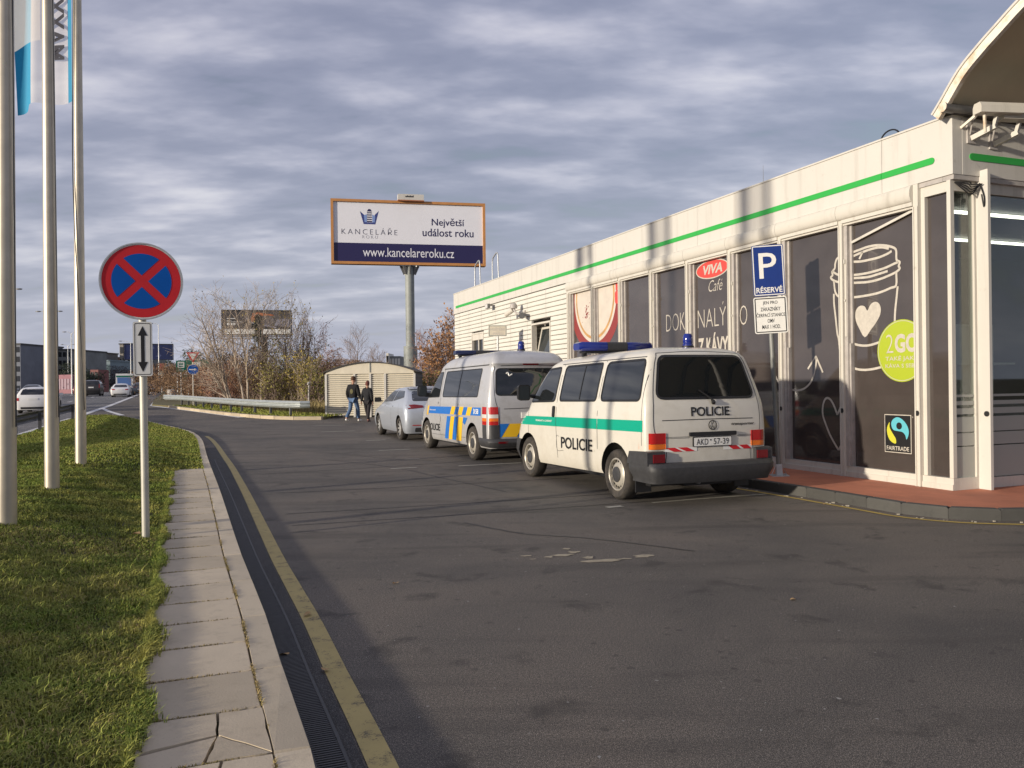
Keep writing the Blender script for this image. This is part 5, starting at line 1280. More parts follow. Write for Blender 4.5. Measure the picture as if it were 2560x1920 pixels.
# ---- passenger cars ---------------------------------------------------------------
def car(name, loc, rz, paint, label, cat="car", group=None, L=4.35, W=1.80, H=1.47, kind='hatch', detail=True, wr=.315, plate=True):
    o = empty(name, loc, rz, label, cat, group); k = W / 1.8; kh = H / 1.47
    if kind == 'hatch': xr = [(.2, .10), (.35, .02), (.6, 0), (.85, .03), (1.0, .12), (1.12, .26), (1.30, .62), (1.40, .92), (1.44, 1.15)]; belt = 1.02
    elif kind == 'wagon': xr = [(.2, .08), (.35, .02), (.6, 0), (.85, .02), (1.0, .08), (1.2, .22), (1.34, .36), (1.40, .48), (1.44, .75)]; belt = .98
    elif kind == 'saloon': xr = [(.2, .10), (.35, .02), (.6, 0), (.88, .04), (.96, .25), (1.0, .62), (1.2, 1.0), (1.36, 1.32), (1.44, 1.7)]; belt = .98
    else: xr = [(.2, .08), (.35, .02), (.6, 0), (.9, .02), (1.2, .08), (1.35, .18), (1.40, .26), (1.44, .5)]; belt = 1.02
    xf = [(.2, L - .10), (.35, L), (.55, L), (.70, L - .08), (.80, L - .35), (.88, L - .75), (.95, L - 1.0), (1.05, L - 1.14), (1.25, L - 1.48), (1.38, L - 1.80), (1.44, L - 2.15)]
    hw = [(.2, .82), (.30, .87), (.5, .895), (.75, .90), (.9, .885), (.98, .86), (1.1, .80), (1.25, .715), (1.36, .64), (1.41, .57), (1.44, .46)]
    if kind == 'van': hw = [(.2, .84), (.3, .88), (.75, .9), (.95, .89), (1.1, .86), (1.3, .80), (1.38, .74), (1.42, .66), (1.44, .55)]
    sc = lambda T: [(z * kh, v) for z, v in T]
    zs = [.2, .28, .36, .5, .62, .75, .84, .9, .95, 1.0, 1.06, 1.13, 1.2, 1.28, 1.34, 1.38, 1.41, 1.43, 1.44]
    mb = loft([z * kh for z in zs], sc(xr), sc(xf), [(z * kh, v * k) for z, v in hw], rr=(.14, .22), rf=(.36, .36), crown=.03, n_side=18 if detail else 10, bulge_r=.05, bulge_f=.1)
    xw = (.80 * L / 4.35, L - .85)
    body = cut_arches(mb, "body", [paint, M_INK], o, [(x, wr, wr + .055) for x in xw], .3, 35)
    S = Surf(body); lf = lambda x, z, f=0: S.left(x, z * kh, f); rt = lambda x, z, f=0: S.right(x, z * kh, f); re = lambda y, z, f=0: S.rear(-y * k, z * kh, f)
    x0 = interp(xr, 1.2) + .12; x1 = L - 1.30; xm = (x0 + x1) / 2 - .05
    for fn in (lf, rt):
        b0 = belt + (.10 if kind == 'hatch' else .02)
        for P in ([(x0 + (.0 if kind != 'hatch' else .10), b0 + .05), (xm - .03, belt + .03), (xm - .03, 1.36), (x0 + .42 if kind in ('hatch', 'saloon') else x0 + .12, 1.345)], [(xm + .03, belt + .025), (x1 + .02, belt + .0), (x1 - .20, 1.16), (x1 - .46, 1.33), (xm + .03, 1.365)]):
            panel(rpoly(P, .05), fn, .004, 4).build("window", M_GLASSM if detail else M_GLASSD, o, 50)
        j = MB(); gap([(xm, .95), (xm, .35)], fn, .010, .002, mb=j); gap([(x0 + .35, 1.0), (x0 + .25, .7)], fn, .008, .002, mb=j); gap([(x1 + .12, .92), (x1 + .18, .4)], fn, .008, .002, mb=j); j.build("panel_joints", M_DGREY, o, kind="stuff")
        if detail:
            for xx in (xm - .22, x1 - .55): panel(rrect(xx, xx + .18, .905, .935, .01), fn, .02, 2, .018).build("door_handle", paint, o, 40)
    zt = 1.36 if kind in ('wagon', 'van') else (1.34 if kind == 'hatch' else 1.33)
    zb = {'hatch': 1.07, 'wagon': 1.03, 'saloon': 1.05, 'van': 1.05}[kind]
    panel(rpoly([(-.66, zb), (.66, zb), (.54, zt), (-.54, zt)], .08), re, .005, 6).build("rear_window", M_GLASSD, o, 50)
    for s in (-1, 1):
        if kind == 'hatch': P = [(s * .38, .90), (s * .80, .86), (s * .84, .97), (s * .62, .985), (s * .40, .955)]
        elif kind == 'wagon': P = [(s * .70, .70), (s * .84, .70), (s * .83, .86), (s * .70, .86)]
        elif kind == 'van': P = [(s * .74, .75), (s * .86, .75), (s * .84, 1.1), (s * .74, 1.1)]
        else: P = [(s * .45, .76), (s * .84, .76), (s * .84, .88), (s * .5, .88)]
        panel(P, re, .012, 2, .01).build("tail_light", M_REDLD if detail or kind == 'hatch' else M_REDL, o, 50)
        mr = MB(); P = rrect(-.10, .10, -.07, .07, .03); n = len(P); M = Matrix.Translation((x1 + .02, s * (W / 2 + .09), belt * kh + .06))
        mr.add([M @ Vector((-.04, a, b)) for a, b in P] + [M @ Vector((.07, a * .6, b * .6)) for a, b in P], [tuple(range(n))[::-1], tuple(range(n, 2 * n))] + [(q, (q + 1) % n, n + (q + 1) % n, n + q) for q in range(n)])
        mr.box(-.0 + x1, x1 + .06, min(s * (W / 2 - .06), s * (W / 2 + .02)), max(s * (W / 2 - .06), s * (W / 2 + .02)), belt * kh - .0, belt * kh + .04)
        mr.build("door_mirror", M_BLACK if detail else paint, o, 40)
    if plate: panel(rrect(-.26, .26, .74 if kind != 'hatch' else .62, .85 if kind != 'hatch' else .73, .01), re, .012, 2, .01).build("number_plate", M_SWHITE, o)
    panel(rrect(-.62, .62, .24, .36, .03), re, .006, 3).build("lower_valance", M_DGREY, o)
    MB().box(.3, L - .3, -W / 2 + .2, W / 2 - .2, .16, .24).build("underbody", M_INK, o)
    for x in xw:
        for s in (1, -1): make_wheel(o, x, s * (W / 2 - .12), wr, .20, 'alloy', s)
    return o, re, S
hb, hre, hS = car("parked_car", at_shop(13.95, -2.57), FW, M_PAINTB, "light silver blue hatchback parked in front of the silver police van", H=1.47, L=4.33)
panel(rrect(-.70, .70, .415, .435, .006), hre, .012, 4).build("red_bumper_line", M_REDL, hb)
def spoiler():
    mb = MB(); vs = []
    for y in np.linspace(-.58, .58, 9): vs += [(.80 - .04 * (1 - (y / .58) ** 2), y, 1.40 * 1.0), (1.05, y, 1.44), (.86, y, 1.375)]
    fs = []
    for i in range(8):
        for a, b in ((0, 1), (1, 2), (2, 0)): fs.append((i * 3 + a, i * 3 + b, i * 3 + 3 + b, i * 3 + 3 + a))
    return mb.add(vs, fs)
spoiler().build("roof_spoiler", M_PAINTB, hb, 40)
MB().tube([(1.15, 0, 1.47), (1.02, 0, 1.56)], .008, 5).build("aerial", M_BLACK, hb)

# traffic on the main road
HWR = math.atan2(74, -29.0)
def on_road(x, y): return (x, y, ground_z(y) + .006)
G = "cars on the main road"
car("estate_car", on_road(-26.3, 45.0), HWR, M_PWHITE, "white estate car nearest on the road behind the flagpoles", "car", G, 4.5, 1.74, 1.46, 'wagon', False)
car("hatchback_car", on_road(-41.6, 87.0), HWR, M_PWHITE, "white hatchback on the road left of the arrow plate", "car", G, 4.3, 1.82, 1.45, 'saloon', False)
car("people_carrier", on_road(-48.0, 93.5), HWR, M_PBROWN, "dark brown people carrier on the road right of the third flagpole", "car", G, 4.6, 1.9, 1.86, 'van', False)
car("dark_car", on_road(-53.8, 112.0), HWR, M_PBLACK, "black saloon ahead of the dark brown people carrier", "car", G, 4.5, 1.8, 1.46, 'saloon', False)
car("grey_car", on_road(-44.0, 97.0), HWR, M_PGREY, "dark grey car half hidden ahead of the white hatchback", "car", G, 4.4, 1.82, 1.52, 'hatch', False)
car("grey_car", on_road(-50.6, 86.0), HWR, M_PGREY, "dark grey saloon seen between second and third flagpole", "car", G, 4.5, 1.8, 1.47, 'saloon', False)
car("grey_car", on_road(-31.4, 49.5), HWR, M_PAINTS, "silver grey car beside the nearest flagpole on the road", "car", G, 4.4, 1.8, 1.48, 'hatch', False)
car("red_car", on_road(-54.2, 103.0), HWR, mat("dull_red_paint", (.16, .05, .045), .3, .2, coat=.5), "dull reddish car directly right of the third flagpole", "car", G, 4.3, 1.76, 1.46, 'hatch', False)
car("dark_car", on_road(-57.5, 131.0), R(110), M_PBLACK, "black car with lit red lamps right of the sign post", "car", G, 4.4, 1.8, 1.5, 'hatch', False)
for k, (x, y, m_, kd, lab) in enumerate([(-47.5, 76.0, M_PAINTS, 'hatch', "silver hatchback partly hidden by the third flagpole"), (-62.0, 142.0, M_PWHITE, 'wagon', "distant white estate car left of the box truck"), (-69.0, 150.0, M_PBLACK, 'hatch', "distant black hatchback in the outer lane"), (-36.5, 57.0, M_PGREY, 'hatch', "dark grey hatchback in the outer lane by the nearest flagpole")]):
    car("passing_car", on_road(x, y), HWR, m_, lab, "car", G, 4.35, 1.79, 1.47, kd, False)
# box truck
TK = empty("box_truck", on_road(-60.5, 128.0), HWR, "white box truck with blue panel ahead in the traffic", "truck", G)
MB().box(0, 5.6, -1.22, 1.22, .95, 3.1).build("cargo_box", M_PWHITE, TK); MB().box(-.012, -.002, -.95, 1.0, 1.2, 2.5).build("blue_panel", mat("blue_panel", (.10, .20, .45), .5), TK); MB().box(-.03, -.013, -1.15, 1.15, 2.55, 2.8).build("rear_band", M_SGREEN, TK)
MB().box(.1, 7.0, -.5, .5, .55, .95).build("chassis", M_INK, TK); MB().box(5.7, 7.4, -1.1, 1.1, .6, 2.5).build("cab", M_PWHITE, TK)
for x in (1.4, 6.5):
    for s in (1, -1): make_wheel(TK, x, s * 1.0, .46, .28, 'steel', s)
# ------------------------------------------------------------------ signs and poles
def facing(name, loc, rz, label, cat, group=None, tilt=None):
    """sign standing at loc; local +x to the viewer's right, -y towards the viewer, z up"""
    o = empty(name, loc, 0, label, cat, group)
    o.rotation_euler = (tilt[0] if tilt else 0, tilt[1] if tilt else 0, rz); return o
def fy(y0): return lambda a, b, h: (a, y0 - h, b)
def plate(name, P, y0, th, m_front, parent, rim=None, m_back=M_GALV):
    f = fy(y0); p = MB().prism(P, f, -th, 0).build(name, [m_back], parent, 30)
    if rim: MB().flat(P, f, .0015).build(rim[1], rim[0], p); MB().flat(offset_poly(P, -rim[2]), f, .003).build("face", m_front, p)
    else: MB().flat(offset_poly(P, -.002), f, .002).build("face", m_front, p)
    return p, f
NS = facing("no_stopping_sign", (-3.42, 7.62, .125), R(24), "round red and blue no stopping sign with double arrow plate on grass", "traffic sign", tilt=(R(.3), R(-.2)))
MB().tube([(0, .045, -.1), (0, .045, 2.715)], .034, 20).lathe([(.034, 2.715), (.036, 2.72), (0, 2.73)], 20, Matrix.Translation((0, .045, 0))).build("pole", mat("grey_beige_post", (.52, .50, .43), .5, .25, var=.12, vscale=3, detail=7), NS, 60)
C0 = (0, 2.37); RD = .358
P = circ(*C0, RD, 56); n = len(P)
pl = MB().prism(P, fy(0), -.012, 0).build("round_plate", M_GALV, NS, 30)
loopstrip(P, -.012, 0, lambda a, b, h: (a, -h, b), .010, thick=.02).build("raised_rim", M_GALV, pl)
f = fy(0); MB().flat(circ(*C0, RD - .012, 56), f, .0015).build("white_ring", M_SWHITE, pl); MB().flat(circ(*C0, RD - .022, 56), f, .003).build("red_disc", M_SRED, pl)
mb = MB(); ri = RD * .715; hw_ = .038
for k in range(4):
    a0 = 45 + 90 * k; da = math.degrees(math.asin(hw_ / ri))
    A = [(ri * math.cos(R(a)), ri * math.sin(R(a))) for a in np.linspace(a0 + da, a0 + 90 - da, 16)]
    c = R(a0 + 45); A.append((hw_ * math.sqrt(2) * math.cos(c), hw_ * math.sqrt(2) * math.sin(c)))
    mb.flat([(C0[0] + x, C0[1] + y) for x, y in A], f, .0045)
mb.build("blue_segments", M_SBLUE, pl)
P = rrect(-.083, .083, 1.49, 1.995, .022); ap = MB().prism(P, fy(.005), -.006, 0).build("arrow_plate", M_GALV, NS, 30); f = fy(.005)
MB().flat(offset_poly(P, -.001), f, .0015).build("face", M_SWHITE, ap); loopstrip(rrect(-.070, .070, 1.503, 1.982, .016), -.006, 0, f, .003).build("border", M_INK, ap)
MB().flat([(-.016, 1.62), (.016, 1.62), (.016, 1.865), (.042, 1.865), (0, 1.955), (-.042, 1.865), (-.016, 1.865)], f, .003).flat([(-.042, 1.622), (0, 1.528), (.042, 1.622)], f, .0031).build("double_arrow", M_INK, ap)
MB().box(-.045, .045, .006, .085, 2.12, 2.145).box(-.045, .045, .006, .085, 1.8, 1.825).build("clamps", M_GALVD, NS)

PS = facing("parking_sign", (3.87, 11.90, .118), R(-6), "leaning blue reserved parking sign with white text plate by the van", "parking sign", tilt=(0, R(-2.45)))
MB().tube([(0, .04, 0), (0, .04, 3.36)], .034, 16).build("pole", mat("two_tone_post", (.16, .17, .16), .55, .3, col2=(.30, .30, .28), vscale=1.1), PS, 60)
MB().box(-.12, .12, -.09, .17, 0, .012).bar((0, .04, 0), (0, .04, .17), .085, .085).add([(.03, .02, .17), (.03, .06, .17), (.11, .06, .013), (.11, .02, .013)], [(0, 1, 2, 3)]).add([(-.03, .02, .17), (-.03, .06, .17), (-.11, .06, .013), (-.11, .02, .013)], [(0, 1, 2, 3)]).build("foot_bracket", M_GALV, PS)
P = rrect(-.225, .225, 2.62, 3.36, .03); pp = MB().prism(P, fy(0), -.006, 0).build("parking_plate", M_GALV, PS, 30); f = fy(0)
MB().flat(P, f, .0012).build("dark_edge", M_PBLUE, pp); loopstrip(offset_poly(P, -.010), -.014, 0, f, .0025).build("white_border", M_SWHITE, pp)
mb = MB(); put_text(mb, ("P", .005, 0, 1), f, -.005, 3.06, .25, .37, .0035); put_text(mb, ("RÉSERVÉ", .022, 0, 1), f, .0, 2.715, .37, .10, .0035); mb.build("lettering", M_SWHITE, pp)
P = rrect(-.235, .235, 2.075, 2.605, .03); tp_ = MB().prism(P, fy(0), -.006, 0).build("text_plate", M_GALV, PS, 30)
MB().flat(P, f, .0015).build("face", M_SWHITE, tp_); loopstrip(offset_poly(P, -.016), -.014, 0, f, .003).build("border", M_INK, tp_)
mb = MB()
for k, (s, w) in enumerate([("JEN PRO", .21), ("ZÁKAZNÍKY", .28), ("ČERPACÍ STANICE", .405), ("OMV", .10), ("MAX 1 HOD.", .26)]): put_text(mb, (s, .008, 0, 1), f, 0, 2.515 - k * .086 + (.006 if k in (1, 2) else 0), w, .058 if k in (0, 3, 4) else .068, .003)
mb.build("lettering", M_INK, tp_)
MB().box(-.05, .05, .008, .08, 3.0, 3.03).box(-.05, .05, .008, .08, 2.3, 2.33).build("clamps", M_GALVD, PS)

q = BO + BD * 14.05 + BE * -.8
HS = facing("tyre_air_sign", (q.x, q.y, .118), R(-4), "small beige framed tyre inflation sign on post before the cladding", "sign", tilt=(0, R(.4)))
MB().tube([(0, .03, 0), (0, .03, 3.0)], .03, 10).build("pole", M_GALV, HS, 60)
P = rrect(-.255, .255, 2.72, 3.03, .02); pp = MB().prism(P, fy(0), -.008, 0).build("plate", M_GALV, HS, 30); f = fy(0)
MB().flat(P, f, .0015).build("face", mat("faded_plate", (.58, .53, .42), .6, var=.1, vscale=5), pp); loopstrip(offset_poly(P, -.008), -.022, 0, f, .003).build("border", M_GREYPAINT, pp)
mb = MB(); put_text(mb, ("HUŠTĚNÍ", .01, 0, 1.1), f, 0, 2.925, .40, .10, .003); put_text(mb, ("PNEU", .01, 0, 1.15), f, .02, 2.79, .27, .07, .003); mb.build("lettering", M_FRAMEG, pp)

# flagpoles with banner flags
def flag_cloth(w, z0, z1, seed, fold):
    r_ = random.Random(seed); nx, nz = 22, 30; V = []
    ph = r_.uniform(0, 6)
    def at(s, t):      # s 0 at the pole .. 1 free end ; t 0 bottom .. 1 top
        bx = w[0] * s; by = w[1] * s; am = .10 * s * (1 - .35 * t)
        wv = am * math.sin(7.5 * s + ph + 1.1 * t) + fold * .07 * math.sin(15 * s + 2.2 * t + ph) * s
        L = math.hypot(*w); nx_, ny_ = -w[1] / L, w[0] / L
        squeeze = 1 - .10 * math.sin(3.1 * s) * (1 - t)
        z = z0 + (z1 - z0) * t - .10 * s * (1 - t) + .05 * math.sin(6 * s + ph) * (1 - t) - .06 * s * s * (1 - t) * fold
        return Vector((bx * squeeze + nx_ * wv, by * squeeze + ny_ * wv, z))
    return at
def flagpole(x, y, lean, label, idx):
    gl = float(lawn_z([x], [y])[0]); o = facing("flagpole", (x, y, gl), 0, label, "flagpole", "flagpoles on the grass island", tilt=(0, R(lean)))
    MB().tube([(0, 0, -.1), (0, 0, .5), (0, 0, 3), (0, 0, 6), (0, 0, 9), (0, 0, 9.8)], [.086, .084, .078, .067, .056, .048], 28).lathe([(.048, 9.8), (.065, 9.82), (.055, 9.9), (0, 9.93)], 20).build("pole", M_ALU, o, 60)
    MB().tube(smooth_line([(.104, -.02, .9), (.10, -.04, 3.0), (.088, -.05, 6), (.06, -.05, 9.7)] if idx < 2 else [(.09, -.05, .9), (.03, -.092, 2.7), (-.03, -.09, 4.0), (-.055, -.075, 5.5), (.0, -.065, 9.7)], 5), .008, 6).build("halyard", M_DGREY, o, 60)
    fl = empty("flag", (x, y, .12), 0, ["white banner flag on the nearest flagpole, high out of the picture", "white banner flag with teal end on the second flagpole", "white banner flag with teal end and MAXX lettering on third flagpole"][idx], "flag", "banner flags")
    w = [(-1.05, .12), (-1.05, .12), (-1.04, .12)][idx]; z0 = [5.62, 5.74, 6.12][idx]; z1 = 9.6
    at = flag_cloth(w, z0, z1, 3 + idx, [.4, .5, 1.0][idx]); off = Vector((-.10, 0, 0)); dx = math.tan(R(lean))
    g = lambda s, t: at(s, t) + off + Vector((dx * at(s, t).z, 0, 0))
    def cloth(s0, s1, m_, nm):
        nx, nz = 22, 24; mb = MB(); V = [g(s0 + (s1 - s0) * i / nx, j / nz) for i in range(nx + 1) for j in range(nz + 1)]
        mb.add(V, [(i * (nz + 1) + j, i * (nz + 1) + j + 1, (i + 1) * (nz + 1) + j + 1, (i + 1) * (nz + 1) + j) for i in range(nx) for j in range(nz)]); return mb.build(nm, m_, fl, 80)
    cloth(.0, .07, M_TEAL if idx == 2 else M_CLOTH, "hem"); c = cloth(.07, .70, M_CLOTH, "cloth"); cloth(.70, 1.0, M_TEAL, "teal_end")
    if idx == 2:
        V, F, asp = TEXTS[("MAXX", .03, 0, 1.05)]
        mb = MB(); d = Vector((.12, -.99, 0))
        pv = []
        for a, b in V: s = .235 - (b - .5) * .29; t = .20 + a * .29; pv.append(g(s, t) + Vector((-.02, -.035, 0)))
        mb.add(pv, F); mb.build("lettering", mat("flag_ink", (.045, .045, .06), .8), fl)
    return o
flagpole(-4.70, 7.60, .55, "tapered beige flagpole nearest the camera at the picture edge", 0)
flagpole(-5.815, 10.34, .2, "middle tapered beige flagpole on the grass island", 1)
flagpole(-7.07, 13.42, .25, "farthest tapered beige flagpole, next to the round sign", 2)

# ------------------------------------------------------------------ billboards
def billboard(name, c, rz, W, H, z0, frame_m, label, group="roadside billboards", pole_top=None, pole_r=(.27, .38), pole_m=M_GREYPAINT, pole_x=.0, post=True):
    o = facing(name, (c[0], c[1], ground_z(c[1])), rz, label, "billboard", group)
    gz0 = ground_z(c[1]); b = z0 - gz0; t = b + H; fw = .16
    MB().box(-W / 2 + fw, W / 2 - fw, .0, .12, b + fw, t - fw).build("panel", M_PRINT, o)
    for q in ((-W / 2, W / 2, b, b + fw), (-W / 2, W / 2, t - fw, t), (-W / 2, -W / 2 + fw, b + fw + .001, t - fw - .001), (W / 2 - fw, W / 2, b + fw + .001, t - fw - .001)):
        MB().box(q[0], q[1], -.10, .45, q[2], q[3]).build("frame_bar", frame_m, o)
    MB().box(-W / 2 + .2, W / 2 - .2, .122, .40, b + .2, t - .2).build("back_frame", M_GALVD, o)
    if post:
        MB().tube([(pole_x, .3, -.3), (pole_x, .3, b * .42), (pole_x, .3, b * .421), (pole_x, .3, b + .1)], [pole_r[1], pole_r[1], pole_r[0], pole_r[0]], 28).build("pole", pole_m, o, 40)
        mb = MB()
        for k in range(8):
            a = 2 * math.pi * k / 8; mb.bar((pole_x + math.cos(a) * pole_r[0], .3 + math.sin(a) * pole_r[0], b - .55), (pole_x + math.cos(a) * .52, .3 + math.sin(a) * .45, b - .02), .06, .22)
        mb.box(pole_x - .6, pole_x + .6, -.05, .65, b - .06, b - .002); mb.build("head_bracket", M_GALVD, o)
    return o, b, t
BB, b0, t0 = billboard("billboard", (-6.38, 52.0), R(12), 9.75, 4.05, 9.12, M_ORANGE, "big orange framed office advertising billboard on tall grey pole", pole_r=(.29, .44))
f = lambda a, b, h: (a, -h, b)
MB().box(-4.7, 4.7, -.004, -.001, b0 + .165, b0 + 1.33).build("navy_strip", M_NAVY, BB)
mb = MB(); put_text(mb, ("www.kancelareroku.cz", 0, 0, 1), f, -.05, b0 + .78, 5.75, .58, .008); mb.build("web_address", M_PRINT, BB)
mb = MB(); put_text(mb, ("Největší", .008, 0, 1), f, 2.46, b0 + 2.72, 2.10, .62, .008); put_text(mb, ("událost roku", .008, 0, 1), f, 2.46, b0 + 2.10, 3.28, .50, .008); mb.build("lettering", M_NAVY, BB)
mb = MB(); put_text(mb, ("KANCELÁŘE", -.012, 0, 1.45), f, -2.50, b0 + 2.10, 3.45, .46, .008); mb.build("lettering", mat("grey_print", (.10, .10, .14), .5), BB)
mb = MB(); put_text(mb, ("ROKU", -.015, 0, 1.5), f, -2.48, b0 + 1.72, .95, .20, .008); mb.build("small_lettering", mat("pale_grey_print", (.36, .36, .40), .5), BB)
mb = MB(); X = lambda P: [(-2.50 + a, b0 + 2.52 + b) for a, b in P]
mb.flat(X([(-.58, .80), (-.30, .55), (-.18, .02), (-.36, 0)]), f, .006); mb.flat(X([(.58, .84), (.34, .60), (.16, .02), (.36, .0)]), f, .006); mb.flat(X([(-.36, 0), (.36, 0), (.38, .12), (-.38, .12)]), f, .0075)
mb.build("crown_mark", mat("crown_blue", (.045, .06, .22), .4), BB)
mb = MB(); mb.flat(X([(-.30, .12), (-.16, .12), (-.16, .62), (-.34, .56)]), f, .007); mb.flat(X([(.18, .12), (.32, .12), (.36, .50), (.18, .62)]), f, .007); mb.build("crown_mark", mat("crown_pale_blue", (.22, .32, .60), .4), BB)
mb = MB()
for k in range(5): mb.flat(X([(-.15 + .0 * k, .14 + .135 * k), (.15, .14 + .135 * k), (.15, .21 + .135 * k), (-.15, .21 + .135 * k)]), f, .008)
mb.flat(X([(-.16, .80), (.16, .80), (.10, .88), (.06, .95), (-.06, .95), (-.10, .88)]), f, .008); mb.build("crown_mark", M_NAVY, BB)
nb = MB().box(-.72, .90, -.30, .30, t0 + .02, t0 + .38).build("name_box", M_WHITE, BB)
MB().box(-.74, .92, -.31, .31, t0 - .04, t0 + .019).build("box_bracket", mat("rust_red", (.40, .15, .07), .6), BB)
mb = MB()
r_ = random.Random(4); x = -.26
for k in range(6): w = r_.uniform(.06, .12); mb.flat([(x, t0 + .18), (x + w, t0 + .18), (x + w, t0 + .27 + .05 * (k % 2)), (x, t0 + .27)], lambda a, b, h: (a, -.30 - h, b), .004); x += w + .015
mb.build("small_lettering", M_INK, nb)

B2, b2_, t2_ = billboard("billboard", (-36.6, 118), R(13), 9.7, 3.65, 8.95, M_BLACK, "dark framed car advertising billboard behind the birch trees", pole_r=(.35, .45), pole_m=M_INK, pole_x=1.0)
MB().box(-4.65, 4.65, -.004, -.001, b2_ + .9, t2_ - .17).build("poster_ground", mat("poster_dark", (.035, .03, .028), .5, col2=(.11, .10, .10), vscale=.5), B2)
MB().box(-4.65, 4.65, -.004, -.001, b2_ + .17, b2_ + .895).build("poster_strip", M_SWHITE, B2)
mb = MB(); mb.flat([(-.9, b2_ + 1.9), (-.6, b2_ + 3.2), (.2, b2_ + 3.3), (2.2, b2_ + 3.0), (2.4, b2_ + 2.85), (.3, b2_ + 2.8), (-.1, b2_ + 1.9)], f, .007); mb.build("orange_car_print", mat("poster_orange", (.48, .15, .05), .4, var=.3, vscale=2), B2)
mb = MB(); mb.flat([(-.1, b2_ + 1.9), (.3, b2_ + 2.8), (2.2, b2_ + 2.75), (2.5, b2_ + 1.9), (1.8, b2_ + 1.45), (.6, b2_ + 1.6)], f, .007); mb.build("car_underside_print", mat("poster_grey", (.16, .14, .14), .4, var=.4, vscale=2), B2)
mb = MB(); mb.flat([(-1.6, b2_ + 2.4), (-1.0, b2_ + 1.75), (1.0, b2_ + 1.35), (2.6, b2_ + 1.0), (2.7, b2_ + 1.2), (1.2, b2_ + 1.55), (-.9, b2_ + 2.0), (-1.5, b2_ + 2.8)], f, .0085); mb.flat([(2.4, b2_ + 1.4), (4.5, b2_ + 1.2), (4.5, b2_ + 2.4), (2.8, b2_ + 2.4)], f, .008); mb.build("road_print", mat("poster_pale", (.27, .26, .30), .5, var=.3, vscale=2), B2)
mb = MB()
for x, z, w, h in ((-4.1, 2.35, 1.2, .10), (-4.1, 2.05, .6, .07), (-4.1, 1.9, 2.2, .05), (-4.1, 1.45, .35, .3), (-3.65, 1.45, .3, .3), (-3.25, 1.45, .3, .3), (-2.7, 1.48, .2, .2), (1.8, .72, 2.6, .10)): mb.flat([(x, b2_ + z), (x + w, b2_ + z), (x + w, b2_ + z + h), (x, b2_ + z + h)], f, .01)
mb.build("poster_lines", M_SWHITE, B2)
mb = MB()
for a, b in (((-5.2, b2_ - .5), (4.6, b2_ - .5)), ((-5.2, b2_ - .15), (4.6, b2_ - .15))): mb.bar((a[0], .1, a[1]), (b[0], .1, b[1]), .12, .10)
for x in (-4, -2, 0, 2, 4): mb.bar((x, .1, b2_ - .55), (x, .1, b2_ - .02), .08, .08)
mb.build("service_walkway", M_INK, B2)
B3, b3, t3 = billboard("billboard", (-88.5, 200), R(22), 11.2, 4.0, 8.4, M_INK, "dark blue billboard on the left behind the arrow plate", pole_m=M_INK)
MB().box(-5.4, 5.4, -.004, -.001, b3 + .17, t3 - .17).build("poster_ground", mat("poster_blue", (.018, .025, .075), .4, col2=(.03, .045, .14), vscale=.35), B3)
mb = MB(); mb.flat(circ(.9, b3 + 3.0, .35, 14), f, .006); mb.flat([(1.5, b3 + .9), (2.3, b3 + 1.5), (2.9, b3 + 1.2), (2.5, b3 + .8)], f, .006); mb.build("pale_print", mat("poster_pale_blue", (.10, .12, .24), .5), B3)

# ------------------------------------------------------------------ shed with vaulted roof
SD = empty("waste_shed", (-6.28, 36.3, ground_z(36.3)), R(0), "cream louvred waste shed with shallow arched roof", "shed")
SWD = 3.92; hx = SWD / 2; EV = 1.97
def arcz(x): return EV + .44 * (1 - (x / (hx + .12)) ** 2)
XS = np.linspace(-hx - .12, hx + .12, 25)
mb = MB()
for y0 in (-.06, 3.2):
    for dz in (0, .045): mb.add([(x, y0, arcz(x) + dz) for x in XS], [])
n = len(XS)
for i in range(n - 1):
    for a, b in ((0, 1), (1, 3), (3, 2), (2, 0)): mb.f.append((a * n + i, a * n + i + 1, b * n + i + 1, b * n + i)); mb.m.append(0)
mb.f += [(0, n, 3 * n, 2 * n), (n - 1, 2 * n - 1, 4 * n - 1, 3 * n - 1)]; mb.m += [0, 0]
mb.build("roof", M_ROOFD, SD, 40)
for s0, s1 in ((-hx + .03, -.02), (.02, hx - .03)):
    XX = np.linspace(s0, s1, 12); P = [(x, EV + .005) for x in (s0, s1)] + [(x, arcz(x) - .005) for x in XX[::-1]]
    MB().prism(P, lambda a, b, h: (a, h, b), .01, .05).build("gable_panel", M_BEIGE, SD)
MB().box(-hx, hx, .0, .06, EV - .055, EV + .004).build("lintel", M_BEIGE, SD)
for x in (-hx, -.70, 0, .66, hx):
    MB().box(x - .045, x + .045, -.012, .08, 0, EV - .056).build("post", M_WHITE, SD)
MB().box(-.02, .02, -.015, .05, EV + .005, arcz(0) - .01).build("gable_post", M_GREYPAINT, SD)
lv = None
for a, b in ((-hx, -.70), (-.70, 0), (0, .66), (.66, hx)):
    key = None
    for k in range(20):
        z = .08 + k * .0915
        mb = MB(); w = b - a - .10
        mb.add([(0, 0, 0), (w, 0, 0), (w, .05, .075), (0, .05, .075), (0, .012, 0), (w, .012, 0), (w, .062, .075), (0, .062, .075)], [(0, 1, 2, 3), (4, 7, 6, 5), (0, 4, 5, 1), (3, 2, 6, 7), (0, 3, 7, 4), (1, 5, 6, 2)])
        if key is None: key = mb.build("louvre_slat", M_BEIGE, SD, loc=(a + .05, .012, z))
        else: dup(key, SD, (a + .05, .012, z))
MB().box(-hx, hx, .09, .12, 0, EV - .06).build("inner_lining", M_ROOFD, SD)
MB().box(hx - .02, hx + .02, .125, 3.1, 0, EV + .05).box(-hx - .02, -hx + .02, .125, 3.1, 0, EV + .05).build("side_wall", M_ROOFD, SD)
